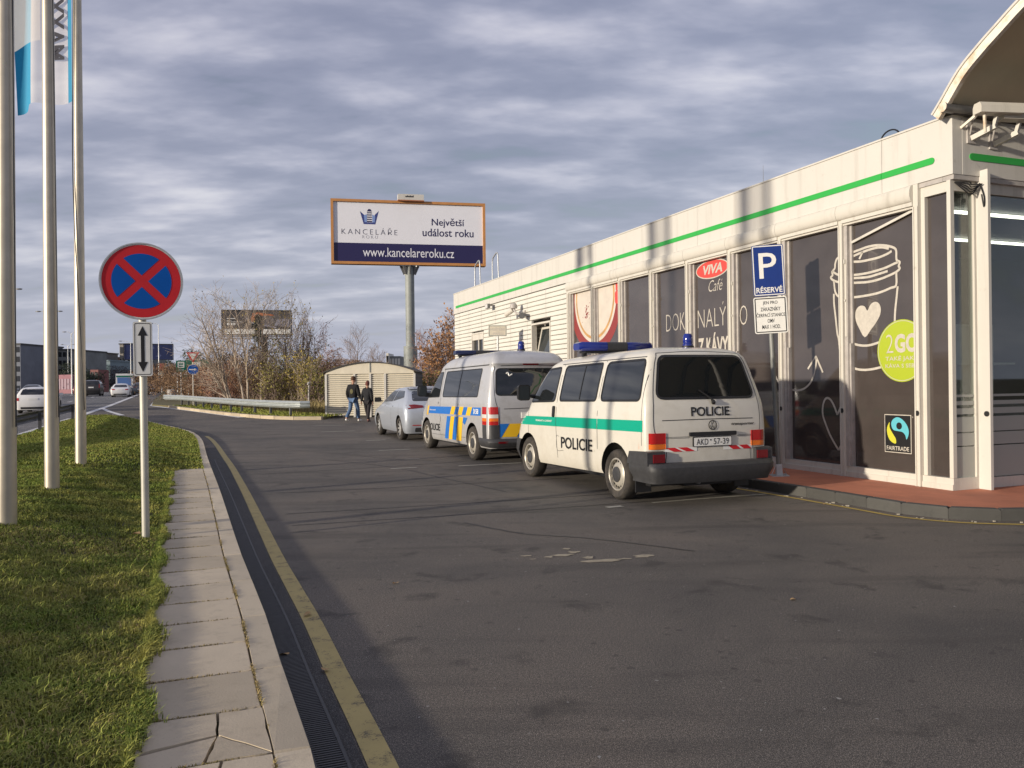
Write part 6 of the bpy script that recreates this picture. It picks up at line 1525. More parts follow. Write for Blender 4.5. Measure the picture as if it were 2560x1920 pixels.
for k in range(9): MB().box(hx + .021, hx + .04, .2, 3.0, .15 + k * .2, .25 + k * .2).build("side_slat", M_DGREY, SD)
MB().box(-hx, hx, 3.1, 3.14, 0, EV).build("back_wall", M_ROOFD, SD)

# ------------------------------------------------------------------ guardrails
WP = [(0, -.155), (.012, -.14), (.03, -.115), (.075, -.085), (.075, -.055), (.02, -.02), (.02, .02), (.075, .055), (.075, .085), (.03, .115), (.012, .14), (0, .155)]
def guardrail(name, P, label, m_rail, m_post, posts, side, zr=.60, end_m=None):
    """side +1: rail face to the right of the running direction"""
    root = empty(name, (P[0][0], P[0][1], ground_z(P[0][1])), 0, label, "guardrail")
    inv = Matrix.Translation(-root.location); NR = normals(P); step = 8
    for s in range(0, len(P) - 1, step):
        mb = MB(); seg = list(range(s, min(s + step, len(P) - 1) + 1)); rows_ = []
        for th in (0, -.006):
            for i in seg:
                for o_, z in WP: q = Vector(P[i]) + NR[i] * side * (o_ + th); mb.v.append(tuple(inv @ Vector((q.x, q.y, ground_z(q.y) + zr + z))))
        n = len(WP); c = len(seg)
        for t in (0, 1):
            for i in range(c - 1):
                for k in range(n - 1): a = t * c * n + i * n + k; mb.f.append((a, a + 1, a + n + 1, a + n)); mb.m.append(0)
        mb.build("rail", end_m if (end_m and s + step >= len(P) - 1) else m_rail, root, 30)
    for i in posts:
        q = Vector(P[i]) - NR[i] * side * .07; g = ground_z(q.y)
        M = inv @ Matrix.Translation((q.x, q.y, g)) @ Matrix.Rotation(math.atan2(NR[i].y, NR[i].x), 4, 'Z')
        MB().box(-.05, .05, -.03, .03, -.1, zr + .12, 0, M).build("post", m_post, root)
    return root
GR = [(p.x, p.y) for p in [Vector(q) + n * .75 for q, n in zip(resample(GK, .5), normals(resample(GK, .5)))]]
GR = [(-8.75, 35.45)] + [q for q in GR if q[0] < -8.9] + [(-22.9, 54.0), (-23.3, 54.9)]
GR = GR[::-1]
guardrail("guardrail", GR, "pale galvanised guardrail along the verge kerb before the bushes", M_RAIL, M_GALVD, range(2, len(GR), 4), 1, .62)
LR = resample([hw(-.55, y) for y in (12, 16, 20, 24, 28, 32, 36, 39.4)], .8)
guardrail("guardrail", LR, "guardrail coloured dark for its shaded side at the road edge behind the flagpoles", M_RAILD, M_RAILD, range(1, len(LR), 5), -1, .58)

# ------------------------------------------------------------------ street lamps and road signs
def lamp_post(x, y, h, arms, rz, label, r=.09):
    o = empty("street_lamp", (x, y, ground_z(y)), rz, label, "street lamp", "street lamps along the road")
    MB().tube([(0, 0, 0), (0, 0, h * .5), (0, 0, h)], [r * 1.2, r, r * .6], 12).build("post", M_GALV, o, 60)
    for s, L in arms:
        MB().tube(smooth_line([(0, 0, h - .3), (s * L * .3, 0, h + .15), (s * L, 0, h + .3)], 4), r * .4, 8).build("arm", M_GALV, o, 60)
        MB().lathe([(0, -.09), (.12, -.06), (.13, .02), (.05, .06), (0, .065)], 10, Matrix.Translation((s * (L + .3), 0, h + .28)) @ Matrix.Scale(2.6, 4, (1, 0, 0))).build("lamp_head", M_GALVD, o, 50)
    return o
def px(u, y):    # ground spot below picture column u at depth y
    return ((u - 1280) / 2050 * y, y)
for u, y, h, arms, lab in ((328, 150, 9.2, [(-1, 1.6)], "single arm street lamp left of the arrow plate"), (398, 135, 11.2, [(-1, .9)], "tall slim street lamp right of the sign post"), (171, 170, 9.8, [(-1, .9), (1, .9)], "double arm street lamp left of the third flagpole"),
                        (154, 250, 10.2, [(-1, 1.0), (1, 1.0)], "farthest double arm street lamp between the flagpoles"), (180, 130, 9.6, [(-1, .8), (1, .8)], "double arm street lamp hidden by third flagpole"), (126, 95, 9.6, [(-1, 1.0), (1, .9)], "double arm street lamp hidden by the middle flagpole"), (20, 70, 9.4, [(-1, .7), (1, .7)], "double arm street lamp hidden by the nearest flagpole")):
    lamp_post(*px(u, y), h, arms, 0, lab)
GS = facing("give_way_sign", (*px(483, 51.5), ground_z(51.5) + .1), R(20), "give way triangle above round blue arrow sign on one post", "traffic sign")
MB().tube([(0, .05, 0), (0, .05, 3.3)], .033, 10).build("pole", M_CREAM, GS, 60)
P = rpoly([(-.40, 3.38), (0, 2.70), (.40, 3.38)], .04); tp = MB().prism(P, fy(0), -.01, 0).build("triangle_plate", M_GALV, GS); f = fy(0)
MB().flat(offset_poly(P, -.004), f, .002).build("red_border", M_SRED, tp); MB().flat(rpoly([(-.24, 3.295), (0, 2.87), (.24, 3.295)], .03), f, .004).build("white_face", M_SWHITE, tp)
rp_ = MB().prism(circ(.0, 2.29, .325, 36), fy(.0), -.01, 0).build("round_plate", M_GALV, GS, 30); MB().flat(circ(0, 2.29, .322, 36), f, .002).build("white_ring", M_SWHITE, rp_); MB().flat(circ(0, 2.29, .308, 36), f, .004).build("blue_disc", M_SBLUE, rp_)
MB().flat([(-.23, 2.26), (.08, 2.26), (.08, 2.205), (.23, 2.29), (.08, 2.375), (.08, 2.32), (-.23, 2.32)], f, .006).build("arrow", M_SWHITE, rp_)
TS = facing("bus_stop_sign", (*px(453, 66), ground_z(66) + .1), R(20), "square green sign with white bus panel beside the give way sign", "traffic sign")
MB().tube([(0, .05, 0), (0, .05, 3.2)], .04, 10).build("pole", M_GALV, TS, 60)
bp_ = MB().box(-.37, .40, -.01, .0, 2.32, 3.20).build("green_plate", M_SGREEN, TS); f = fy(-.01)
mb = MB(); mb.flat(rrect(-.25, .25, 2.62, 3.10, .04), f, .003); mb.build("white_panel", M_SWHITE, bp_)
mb = MB(); mb.flat(rrect(-.17, .17, 2.86, 2.98, .02), f, .006); mb.flat(rrect(-.17, .17, 2.70, 2.78, .02), f, .006); mb.build("bus_mark", M_SGREEN, bp_)
mb = MB()
for k in range(5): mb.flat([(-.2 + k * .085, 2.41), (-.14 + k * .085, 2.41), (-.14 + k * .085, 2.48), (-.2 + k * .085, 2.48)], f, .004)
mb.build("small_marks", M_SWHITE, bp_)
DS = facing("direction_board", (*px(500, 92), ground_z(92)), R(20), "wide green direction board behind the blue arrow sign", "road sign")
MB().tube([(-1.2, .1, 0), (-1.2, .1, 4.0)], .06, 8).tube([(.9, .1, 0), (.9, .1, 4.0)], .06, 8).build("posts", M_GALV, DS, 60)
MB().prism([(-1.5, 3.1), (1.0, 3.1), (1.3, 3.5), (1.25, 3.95), (-1.5, 3.95)], fy(0), -.03, 0).build("green_board", M_SGREEN, DS); MB().flat([(-.6, 3.12), (.1, 3.12), (.1, 3.72), (-.6, 3.72)], fy(0), .004).build("pale_panel", M_SWHITE, DS)
D2 = facing("direction_board", (*px(460, 84), ground_z(84)), R(20), "small green direction board below the bus stop sign", "road sign")
MB().tube([(-.1, .1, 0), (-.1, .1, 2.7)], .05, 8).build("post", M_GALV, D2, 60); MB().box(-.30, .35, -.02, .0, 1.55, 2.72).build("green_board", M_SGREEN, D2); MB().box(.0, .33, -.026, -.021, 2.50, 2.66).box(.0, .33, -.026, -.021, 2.28, 2.40).build("pale_panel", M_SWHITE, D2)
D3 = facing("arrow_board", (*px(444, 76), ground_z(76)), R(20), "small white arrow board on a grey post", "road sign")
MB().tube([(0, .08, 0), (0, .08, 2.4)], .05, 8).build("post", M_GALV, D3, 60); MB().prism([(-.42, 2.24), (-.30, 2.08), (.34, 2.08), (.34, 2.40), (-.30, 2.40)], fy(0), -.02, 0).build("white_board", M_SWHITE, D3)
D4 = facing("red_sign", (*px(405, 118), ground_z(118)), R(20), "red panel above beige panel on a post near the road bend", "road sign")
MB().tube([(0, .08, 0), (0, .08, 4.3)], .05, 8).build("post", M_GALV, D4, 60); MB().box(-.30, .30, -.02, 0, 3.35, 4.3).build("red_panel", mat("faded_red", (.45, .12, .10), .6, var=.3, vscale=3), D4); MB().box(-.28, .28, -.02, 0, 2.5, 3.3).build("beige_panel", M_BEIGE, D4)
o = MB().lathe([(0, 0), (.35, 0), (.42, .5), (.38, .9), (0, .95)], 14).build("roadside_bin", M_FRAMEG, None, 40, loc=(*px(429, 72), ground_z(72))); tag(o, "pale rounded bin where the verge meets the road bend", "bin")
BR = empty("barrier", (*px(404, 140), ground_z(140)), R(0), "low pale rail barrier at the far road bend", "barrier")
MB().box(-2.0, 2.0, -.03, .03, 1.0, 1.15).build("rail", M_GALV, BR)
for x in (-1.9, 0, 1.9): MB().box(x - .05, x + .05, -.04, .04, 0, 1.15).build("post", M_GALV, BR)

# ------------------------------------------------------------------ far buildings
def block(name, u0, u1, y, ztop, m_, label, rows=0, cols=0, wm=None, dep=18, roof=None, z0=0.0, lead=.62):
    x0 = (u0 - 1280) / 2050 * y; x1 = (u1 - 1280) / 2050 * y; o = empty(name, ((x0 + x1) / 2, y, ground_z(y) + z0), R(0), label, "building", "buildings beyond the road"); hw_ = (x1 - x0) / 2; h = ztop - ground_z(y) - z0
    MB().box(-hw_, hw_, 0, dep, 0, h).build("wall", m_, o)
    if roof: MB().box(-hw_ - .2, hw_ + .2, -.2, dep + .2, h + .001, h + .35).build("roof", roof, o)
    if rows:
        w0 = None; fh = h / rows; cw = 2 * hw_ / cols
        for r in range(rows):
            for c in range(cols):
                loc = (-hw_ + (c + .5) * cw, 0, (r + .5) * fh)
                if w0 is None: w0 = MB().box(-cw * .36, cw * .36, -.05, .1, -fh * .28, fh * .28).build("window", wm or M_GLASSD, o, loc=loc)
                else: dup(w0, o, loc)
    return o, hw_, h
m_off = mat("office_grey", (.17, .185, .22), .7, var=.15, vscale=.3); m_off2 = mat("office_green_grey", (.20, .21, .205), .7, var=.2, vscale=.3)  # far wall colours lightened to imitate distance haze
m_tan = mat("tan_render", (.30, .205, .15), .8, var=.08, vscale=.3); m_tow = mat("tower_brown", (.23, .21, .18), .8, var=.15, vscale=.4); m_hall = mat("blue_grey_hall", (.20, .26, .285), .7, var=.08, vscale=.2)
block("office_block", -150, 52, 190, 12.0, m_off, "dark glazed office block at the far left edge", 5, 14, roof=M_DGREY)
block("office_block", 50, 178, 205, 11.3, m_off2, "grey green office block behind the middle flagpole", 5, 12, roof=M_DGREY)
block("office_block", 176, 222, 240, 12.3, m_off, "narrow dark office block right behind the third flagpole", 6, 4, roof=M_DGREY)
block("office_block", 145, 182, 150, 4.2, mat("pink_shop", (.42, .20, .22), .7, var=.2, vscale=.6), "low pink shop front left of the third flagpole", 1, 5, mat("pale_shop_window", (.45, .32, .36), .5), dep=8, z0=0)
block("hall", 208, 276, 230, 9.3, m_hall, "long blue grey hall behind the traffic", 2, 7, mat("hall_glazing", (.10, .15, .17), .3), roof=m_hall)
block("shop_tower", 226, 246, 190, 6.0, mat("red_cladding", (.22, .085, .075), .7, var=.2, vscale=.5), "red clad box with dark top before the blue grey hall", 2, 2, M_DGREY, dep=5)
block("tan_building", 275, 303, 260, 11.6, m_tan, "plain tan building beside the clock tower", 1, 2, m_tow)
CT, hw_, h = block("clock_tower", 300, 330, 250, 15.0, m_tow, "brown tower block with round white clock face", 4, 3, M_GLASSD, roof=M_DGREY)
cf = MB().box(-.6, 1.4, -.30, -.12, h * .42, h * .72).build("dark_panel", M_INK, CT); MB().lathe([(0, 0), (.62, 0), (.62, .08)], 20, Matrix.Translation((.4, -.36, h * .62)) @ Matrix.Rotation(R(-90), 4, 'X')).build("clock_face", M_SWHITE, CT); MB().box(.37, .43, -.40, -.37, h * .62 - .05, h * .62 + .45).box(.35, .75, -.40, -.37, h * .62 - .03, h * .62 + .03).build("clock_hands", M_INK, CT)
block("office_block", 330, 352, 252, 13.2, m_off2, "lower grey wing right of the clock tower", 4, 2, roof=M_DGREY)
block("office_block", 352, 445, 290, 9.5, m_off, "dark low block under the blue billboard", 3, 8)
block("apartment_house", 966, 972, 180, 8.6, M_WHITE, "white stair shaft of flats above the shed roof", 3, 1, M_GLASSD, dep=8); block("apartment_house", 972, 1002, 182, 8.0, m_off2, "grey flats above the shed roof beside the billboard pole", 3, 4, M_CLEARL, dep=10)

# ------------------------------------------------------------------ people
def skin(name, J, edges, m_, parent, sub=2):
    names = list(J); me = bpy.data.meshes.new(name); me.from_pydata([J[k][:3] for k in names], [(names.index(a), names.index(b)) for a, b in edges], [])
    o = bpy.data.objects.new(name, me); COL.objects.link(o)
    o.modifiers.new("skin", 'SKIN'); sv = me.skin_vertices[0].data
    for i, k in enumerate(names):
        r = J[k][3]; sv[i].radius = r if hasattr(r, '__len__') else (r, r); sv[i].use_root = (i == 0)
    s = o.modifiers.new("sub", 'SUBSURF'); s.levels = sub; s.render_levels = sub
    dg = bpy.context.evaluated_depsgraph_get(); dg.update(); nm = bpy.data.meshes.new_from_object(o.evaluated_get(dg)); o.modifiers.clear(); o.data = nm; bpy.data.meshes.remove(me)
    nm.materials.clear(); nm.materials.append(m_); nm.polygons.foreach_set('use_smooth', [True] * len(nm.polygons)); o.parent = parent; return o
M_SKIN = mat("skin_tone", (.45, .25, .17), .6); M_JEANS = mat("blue_jeans", (.09, .15, .26), .9, var=.25, vscale=9); M_JACK = mat("black_jacket", (.006, .006, .007), .9, var=.3, vscale=12); M_TROU = mat("dark_trousers", (.022, .018, .020), .9, var=.2, vscale=10)
def person(loc, rz, k, label, jack, legs_m, hair_m, foot_m, hold_side, stride, coat=False, fem=False, emblem=False):
    """local: walks towards +y, x to the person's right"""
    o = empty("person", loc, rz, label, "person", "couple walking past the shed"); w = .92 if fem else 1.0
    s = stride
    body = {'pel': (0, 0, .93, (.15 * w, .11)), 'hipR': (.10, 0, .88, .095), 'hipL': (-.10, 0, .88, .095), 'knR': (.10, s * .16 + .03, .49, .062), 'knL': (-.10, -s * .10 + .03, .49, .062),
            'anR': (.10, s * .22, .10, .043), 'anL': (-.10, -s * .36, .16, .043), 'toR': (.11, s * .22 + .17, .035, .035), 'toL': (-.11, -s * .36 + .13, .05, .035),
            'wai': (0, .01, 1.08, (.135 * w, .10)), 'che': (0, .02, 1.30, (.17 * w, .115)), 'nk0': (0, .0, 1.46, .075), 'nk': (0, .015, 1.54, .052), 'hd0': (0, .03, 1.60, (.072, .085)), 'hd1': (0, .025, 1.70, (.078, .095)), 'hd2': (0, .02, 1.77, (.055, .065)),
            'shR': (.19 * w, 0, 1.42, .065), 'shL': (-.19 * w, 0, 1.42, .065)}
    ed = [('pel', 'hipR'), ('pel', 'hipL'), ('hipR', 'knR'), ('hipL', 'knL'), ('knR', 'anR'), ('knL', 'anL'), ('anR', 'toR'), ('anL', 'toL'), ('pel', 'wai'), ('wai', 'che'), ('che', 'nk0'), ('nk0', 'nk'), ('nk', 'hd0'), ('hd0', 'hd1'), ('hd1', 'hd2'), ('che', 'shR'), ('che', 'shL')]
    for S, sg in (('R', 1), ('L', -1)):
        hold = (S == hold_side)
        if hold: el = (sg * .27 * w, -.02, 1.14, .045); wr = (sg * .33, .05, .90 / k if fem is None else .90, .030)
        else: el = (sg * .25 * w, -.05, 1.14, .045); wr = (sg * .25, .06 if s > 0 else .02, .90, .030)
        body['el' + S] = el; body['wr' + S] = wr; body['pa' + S] = (wr[0] + sg * .005, wr[1] + .012, wr[2] - .07, (.022, .034))
        ed += [('sh' + S, 'el' + S), ('el' + S, 'wr' + S), ('wr' + S, 'pa' + S)]
        for q in range(5):      # thumb and four fingers, slightly curled
            L = [.045, .070, .078, .072, .055][q]; yy = [-.03, -.022, -.007, .008, .022][q] if q else .036
            a = (wr[0] + sg * .006, wr[1] + .012 + (yy if q else .038), wr[2] - (.10 if q else .06), .009); b = (a[0] - sg * .012, a[1] + .004 + (.01 if q == 0 else 0), a[2] - L * .55, .008); c = (b[0] - sg * .018, b[1] + .006, b[2] - L * .45, .0065)
            for t_, v in (('a', a), ('b', b), ('c', c)): body['f%d%s%s' % (q, t_, S)] = v
            ed += [('pa' + S, 'f%da%s' % (q, S)), ('f%da%s' % (q, S), 'f%db%s' % (q, S)), ('f%db%s' % (q, S), 'f%dc%s' % (q, S))]
    skin("body", body, ed, M_SKIN, o, 1)
    g = lambda n_, add: (*body[n_][:3], tuple(v + add for v in (body[n_][3] if hasattr(body[n_][3], '__len__') else (body[n_][3],) * 2)))
    lg = {'pel': g('pel', .012), 'hipR': g('hipR', .014), 'hipL': g('hipL', .014), 'knR': g('knR', .018), 'knL': g('knL', .018), 'anR': g('anR', .028), 'anL': g('anL', .028)}
    skin("jeans" if not fem else "trousers", lg, [('pel', 'hipR'), ('pel', 'hipL'), ('hipR', 'knR'), ('hipL', 'knL'), ('knR', 'anR'), ('knL', 'anL')], legs_m, o)
    bot = .70 if coat else .84
    jk = {'che': g('che', .04), 'hem': (0, .0, bot, (.20 * w, .15)), 'wai': (0, .01, 1.06, (.19 * w, .145)), 'nk0': (0, 0, 1.47, (.10, .10)), 'col': (0, .01, 1.535, (.085, .085)), 'shR': g('shR', .035), 'shL': g('shL', .035), 'elR': g('elR', .032), 'elL': g('elL', .032), 'wrR': g('wrR', .026), 'wrL': g('wrL', .026)}
    j = skin("jacket" if not coat else "coat", jk, [('che', 'wai'), ('wai', 'hem'), ('che', 'nk0'), ('nk0', 'col'), ('che', 'shR'), ('che', 'shL'), ('shR', 'elR'), ('shL', 'elL'), ('elR', 'wrR'), ('elL', 'wrL')], jack, o)
    if emblem:
        S_ = Surf(j); mb = MB()
        bk = lambda a, b, h: S_.cast((a, -3, b), (0, 1, 0), h)
        panel(circ(0, 1.22, .07, 12, .10), bk, .006, 2, mb=mb); mb.build("back_emblem", mat("emblem_print", (.10, .09, .035), .8, var=.4, vscale=30), o)
    for S, sg in (('R', 1), ('L', -1)):
        a = body['an' + S]; t = body['to' + S]
        sh_ = skin("shoe", {'a': (a[0], a[1] - .04, a[2] - .045, (.045, .045)), 'b': (t[0], t[1] - .06, t[2] + .015, (.050, .04)), 'c': (t[0], t[1] + .03, t[2] + .005, (.04, .03))}, [('a', 'b'), ('b', 'c')], foot_m, o)
    # hair cap, ears, nose
    hr = MB(); n = 14
    cz = 1.715
    for i in range(8):
        ph_ = math.pi * .62 * i / 7
        for q in range(n):
            a = 2 * math.pi * q / n; front = max(0, math.sin(a)) * .25 * (i / 7)
            hr.v.append((.094 * math.sin(ph_) * math.cos(a), .015 + .112 * math.sin(ph_) * math.sin(a), cz + .120 * math.cos(ph_) + front * .25 - (.05 if fem and math.sin(a) < 0 else 0) * (i / 7)))
    for i in range(7):
        for q in range(n): hr.f.append((i * n + q, i * n + (q + 1) % n, (i + 1) * n + (q + 1) % n, (i + 1) * n + q)); hr.m.append(0)
    hr.build("hair", hair_m, o, 60)
    fc = MB()
    for sg in (1, -1): fc.lathe([(0, -.01), (.025, -.005), (.03, .005), (0, .012)], 8, Matrix.Translation((sg * .085, .02, 1.67)) @ Matrix.Rotation(R(90), 4, 'Y'))
    fc.lathe([(0, .03), (.012, .015), (.018, 0)], 8, Matrix.Translation((0, .115, 1.66)) @ Matrix.Rotation(R(-90), 4, 'X')); fc.build("ears_and_nose", M_SKIN, o, 60)
    fc = MB(); fc.box(-.025, .025, .10, .112, 1.61, 1.618)
    for sg in (1, -1): fc.lathe([(0, .012), (.012, .004), (.014, 0)], 8, Matrix.Translation((sg * .032, .098, 1.69)) @ Matrix.Rotation(R(-90), 4, 'X'))
    fc.build("eyes_and_mouth", M_WINE, o)
    o.scale = (k, k, k); return o
PZ = ground_z(32.8)
HB = mat("brown_hair", (.10, .045, .02), .8); HR_ = mat("reddish_hair", (.14, .045, .03), .8)
person((-6.32, 32.6, PZ), R(-22), .99, "man in dark jacket and blue jeans holding the woman's hand", M_JACK, M_JEANS, HB, M_SWHITE, 'R', 1.0, emblem=True)
person((-5.72, 32.40, PZ), R(-18), .885, "woman in long black coat beside the man in jeans", mat("black_coat", (.010, .011, .014), .85, var=.3, vscale=10), M_TROU, HR_, mat("dark_red_shoe", (.09, .03, .03), .6), 'L', -.75, True, True)
# ------------------------------------------------------------------ trees and shrubs
M_BIRCH = mat("birch_bark", (.50, .42, .33), .85, col2=(.22, .17, .13), vscale=3.5, detail=8)
M_BARK = mat("grey_brown_bark", (.24, .18, .14), .9, col2=(.13, .10, .08), vscale=4, detail=7)
M_TWIGP = mat("pale_twig", (.42, .34, .26), .9)
M_TWIGB = mat("brown_twig", (.26, .19, .15), .9)
M_TWIGR = mat("reddish_twig", (.30, .17, .13), .9)
def leafmat(name, a, b): return mat(name, a, .8, col2=b, vscale=1.2, detail=3)
M_LFY = leafmat("yellow_leaf", (.34, .26, .045), (.46, .36, .09)); M_LFG = leafmat("olive_leaf", (.14, .14, .03), (.30, .26, .06)); M_LFO = leafmat("rust_leaf", (.30, .14, .06), (.42, .22, .09))
M_LFP = leafmat("pale_dry_leaf", (.28, .23, .14), (.36, .30, .18)); M_NEED = leafmat("conifer_needle", (.018, .030, .016), (.04, .055, .028)); M_LFB = leafmat("brown_leaf", (.17, .10, .055), (.30, .18, .09))
def rnd_unit(r_): 
    v = Vector((r_.gauss(0, 1), r_.gauss(0, 1), r_.gauss(0, 1))); return v.normalized()
def grow(tr, tw, tips, p, d, L, rad, lev, maxlev, r_, spread, up, nb, tmin=.009):
    """one branch as a bent tapered tube with side branches"""
    ns = 4 if lev < 2 else 3; pts = [p.copy()]; q = p.copy(); dd = d.copy()
    for i in range(ns):
        dd = (dd + rnd_unit(r_) * (.10 if lev == 0 else .22) + Vector((0, 0, up * .25))).normalized(); q = q + dd * (L / ns); pts.append(q.copy())
    rr = [max(tmin * .5, rad * (1 - .75 * i / ns)) for i in range(ns + 1)]
    (tr if lev < 1 else tw).tube(pts, rr, 6 if lev == 0 else (4 if lev == 1 else 3), 0, False)
    if lev >= maxlev: tips.append((pts[-1], dd)); tips.append((pts[-2], dd)); return
    k = nb[lev]
    for b in range(k):
        t = (.22 if lev == 0 else .15) + (.80 if lev == 0 else .85) * (b + r_.random() * .8) / k; t = min(t, .99); i = min(int(t * ns), ns - 1); s = pts[i].lerp(pts[i + 1], t * ns - i)
        ax = (pts[i + 1] - pts[i]).normalized(); sd = rnd_unit(r_); sd = (sd - ax * sd.dot(ax)).normalized(); ang = R(r_.uniform(*spread))
        nd = (ax * math.cos(ang) + sd * math.sin(ang)).normalized()
        grow(tr, tw, tips, s, nd, L * (.52 if lev == 0 else .55) * (1.15 - .65 * t if lev == 0 else 1) * r_.uniform(.7, 1.15), max(tmin, rr[i] * (.5 if lev == 0 else .6)), lev + 1, maxlev, r_, spread, up, nb, tmin)
    tips.append((pts[-1], dd))
def leaves_on(tips, mb, n, size, r_, sp):
    for i in range(n):
        p, d = tips[r_.randrange(len(tips))]; c = p + rnd_unit(r_) * abs(r_.gauss(0, sp)); a = rnd_unit(r_) * size * r_.uniform(.6, 1.3); b = rnd_unit(r_) * size * r_.uniform(.5, 1.1)
        mb.add([c - a, c + b, c + a, c - b], [(0, 1, 2, 3)])
def tree(name, u, y, h0, label, seed, bark, twig, stems=((0, 0, 1),), lev=3, nb=(13, 6, 4), spread=(28, 55), up=.35, leaf=None, nleaf=0, lsize=.05, rad=.07, group=None, lsp=.12, z=None, kidn="branches"):
    h = h0 * .76; r_ = random.Random(seed); x, yy = px(u, y); o = empty(name, (x, yy, ground_z(y) + (.1 if z is None else z)), 0, label, "tree" if 'shrub' not in name and 'bush' not in name else "shrub", group)
    tr = MB(); tw = MB(); tips = []
    for sx_, sy_, k in stems:
        grow(tr, tw, tips, Vector((r_.uniform(-.15, .15) * (len(stems) > 1), r_.uniform(-.15, .15) * (len(stems) > 1), -.1)), Vector((sx_, sy_, 1)).normalized(), h * k * math.sqrt(1 + sx_ * sx_ + sy_ * sy_) * .93, rad * (.6 + .4 * k), 0, lev, r_, spread, up, nb)
    tr.build("trunk", bark, o, 70); tw.build(kidn, twig, o, 70)
    if leaf: mb = MB(); leaves_on(tips, mb, nleaf, lsize, r_, lsp); mb.build("leaves", leaf, o)
    return o
GB = "young bare trees behind the guardrail"
tree("birch_tree", 585, 48.0, 7.3, "pale birch clump leaning left behind the guardrail", 1, M_BIRCH, M_TWIGP, ((-.52, .1, .80), (-.42, 0, 1.0), (-.30, .05, .95), (-.62, -.1, .55)), 3, (12, 6, 3), (30, 60), .30, M_LFP, 260, .045, .085, GB)
tree("birch_tree", 612, 47.5, 8.6, "tall upright birch with two stems just right of the leaning clump", 2, M_BIRCH, M_TWIGP, ((-.05, 0, 1.0), (-.16, .1, .92)), 3, (12, 6, 3), (30, 55), .35, M_LFY, 220, .045, .085, GB)
tree("birch_tree", 655, 48.5, 8.7, "slender pale birch crossing in front of the dark billboard", 3, M_BIRCH, M_TWIGP, ((.07, 0, 1.0), (.02, .1, .8)), 3, (11, 5, 3), (28, 50), .4, M_LFP, 160, .045, .075, GB)
tree("poplar_tree", 718, 49.5, 8.0, "narrow yellowish poplar at the right edge of the dark billboard", 4, M_BARK, M_TWIGP, ((.02, 0, 1.0), (-.06, 0, .85), (.10, 0, .8)), 3, (10, 4, 2), (14, 28), .7, M_LFY, 420, .05, .05, GB)
tree("poplar_tree", 757, 50.5, 7.4, "narrow reddish poplar left of the spreading bare tree", 5, M_BARK, M_TWIGB, ((.03, 0, 1.0), (-.05, .1, .8), (.12, 0, .7)), 3, (11, 4, 2), (16, 30), .65, M_LFY, 300, .05, .05, GB)
tree("bare_tree", 795, 52.0, 6.2, "rounded bare tree on thin trunk left of the shed", 6, M_BARK, M_TWIGR, ((.02, 0, 1.0),), 3, (16, 8, 4), (35, 62), .22, M_LFB, 260, .05, .06, GB)
tree("bare_tree", 822, 56.0, 4.9, "reddish bare tree with drooping side branches next to the shed roof", 7, M_BARK, M_TWIGR, ((-.03, 0, 1.0),), 3, (15, 8, 4), (40, 70), .12, M_LFO, 220, .05, .06, GB)
tree("bare_tree", 886, 75, 7.4, "distant bare tree above the left half of the shed roof", 8, M_BARK, M_TWIGB, ((0, 0, 1.0),), 3, (15, 7, 4), (28, 50), .4, None, 0, .05, .08, GB)
tree("bare_tree", 936, 84, 5.3, "small distant bare tree above the shed roof ridge", 9, M_BARK, M_TWIGB, ((-.05, 0, .8), (.1, 0, 1.0)), 3, (13, 7, 4), (30, 52), .3, None, 0, .05, .07, GB)
tree("bare_tree", 958, 88, 6.2, "distant bare tree above the right half of the shed roof", 10, M_BARK, M_TWIGB, ((0, 0, 1.0),), 3, (13, 7, 4), (30, 52), .3, None, 0, .05, .07, GB)
tree("bare_tree", 1072, 50, 5.6, "bare tree between the billboard pole and the shop", 11, M_BARK, M_TWIGR, ((-.04, 0, 1.0), (.1, .1, .7)), 3, (15, 8, 4), (32, 58), .25, M_LFB, 200, .05, .06, GB)
tree("autumn_tree", 1128, 46, 6.0, "rust leaved autumn tree against the end of the shop", 12, M_BARK, M_TWIGB, ((.02, 0, 1.0), (-.12, 0, .8), (.18, 0, .9)), 3, (15, 8, 4), (35, 60), .2, M_LFO, 2600, .075, .06, GB, .25)
tree("autumn_tree", 1085, 58, 3.6, "low rust coloured tree behind the shed and billboard pole", 13, M_BARK, M_TWIGB, ((-.1, 0, 1.0), (.15, 0, .9)), 3, (12, 7, 4), (35, 60), .2, M_LFO, 1800, .08, .05, GB, .25)
# conifer
r_ = random.Random(21); x, y = px(648, 66); o = empty("conifer_tree", (x, y, ground_z(y)), 0, "dark conifer in front of the dark billboard post", "tree", GB)
MB().tube([(0, 0, 0), (0, 0, 7.0)], [.12, .02], 8).build("trunk", M_BARK, o, 60); mb = MB(); tw = MB()
for k in range(130):
    z = .8 + 6.1 * (k / 130) ** .9; L = (1.9 * (1 - z / 7.4) + .2) * r_.uniform(.55, 1.15); a = r_.uniform(0, 6.28); e = Vector((math.cos(a) * L, math.sin(a) * L, z - .25 * L)); s = Vector((0, 0, z)); tw.bar(s, e, .02, .02)
    for i in range(34):
        t = r_.uniform(.15, 1); c = s.lerp(e, t) + rnd_unit(r_) * .13; v = rnd_unit(r_) * .12; w = rnd_unit(r_) * .05; mb.add([c - w, c + w, c + v], [(0, 1, 2)])
tw.build("branches", M_BARK, o); mb.build("foliage", M_NEED, o)
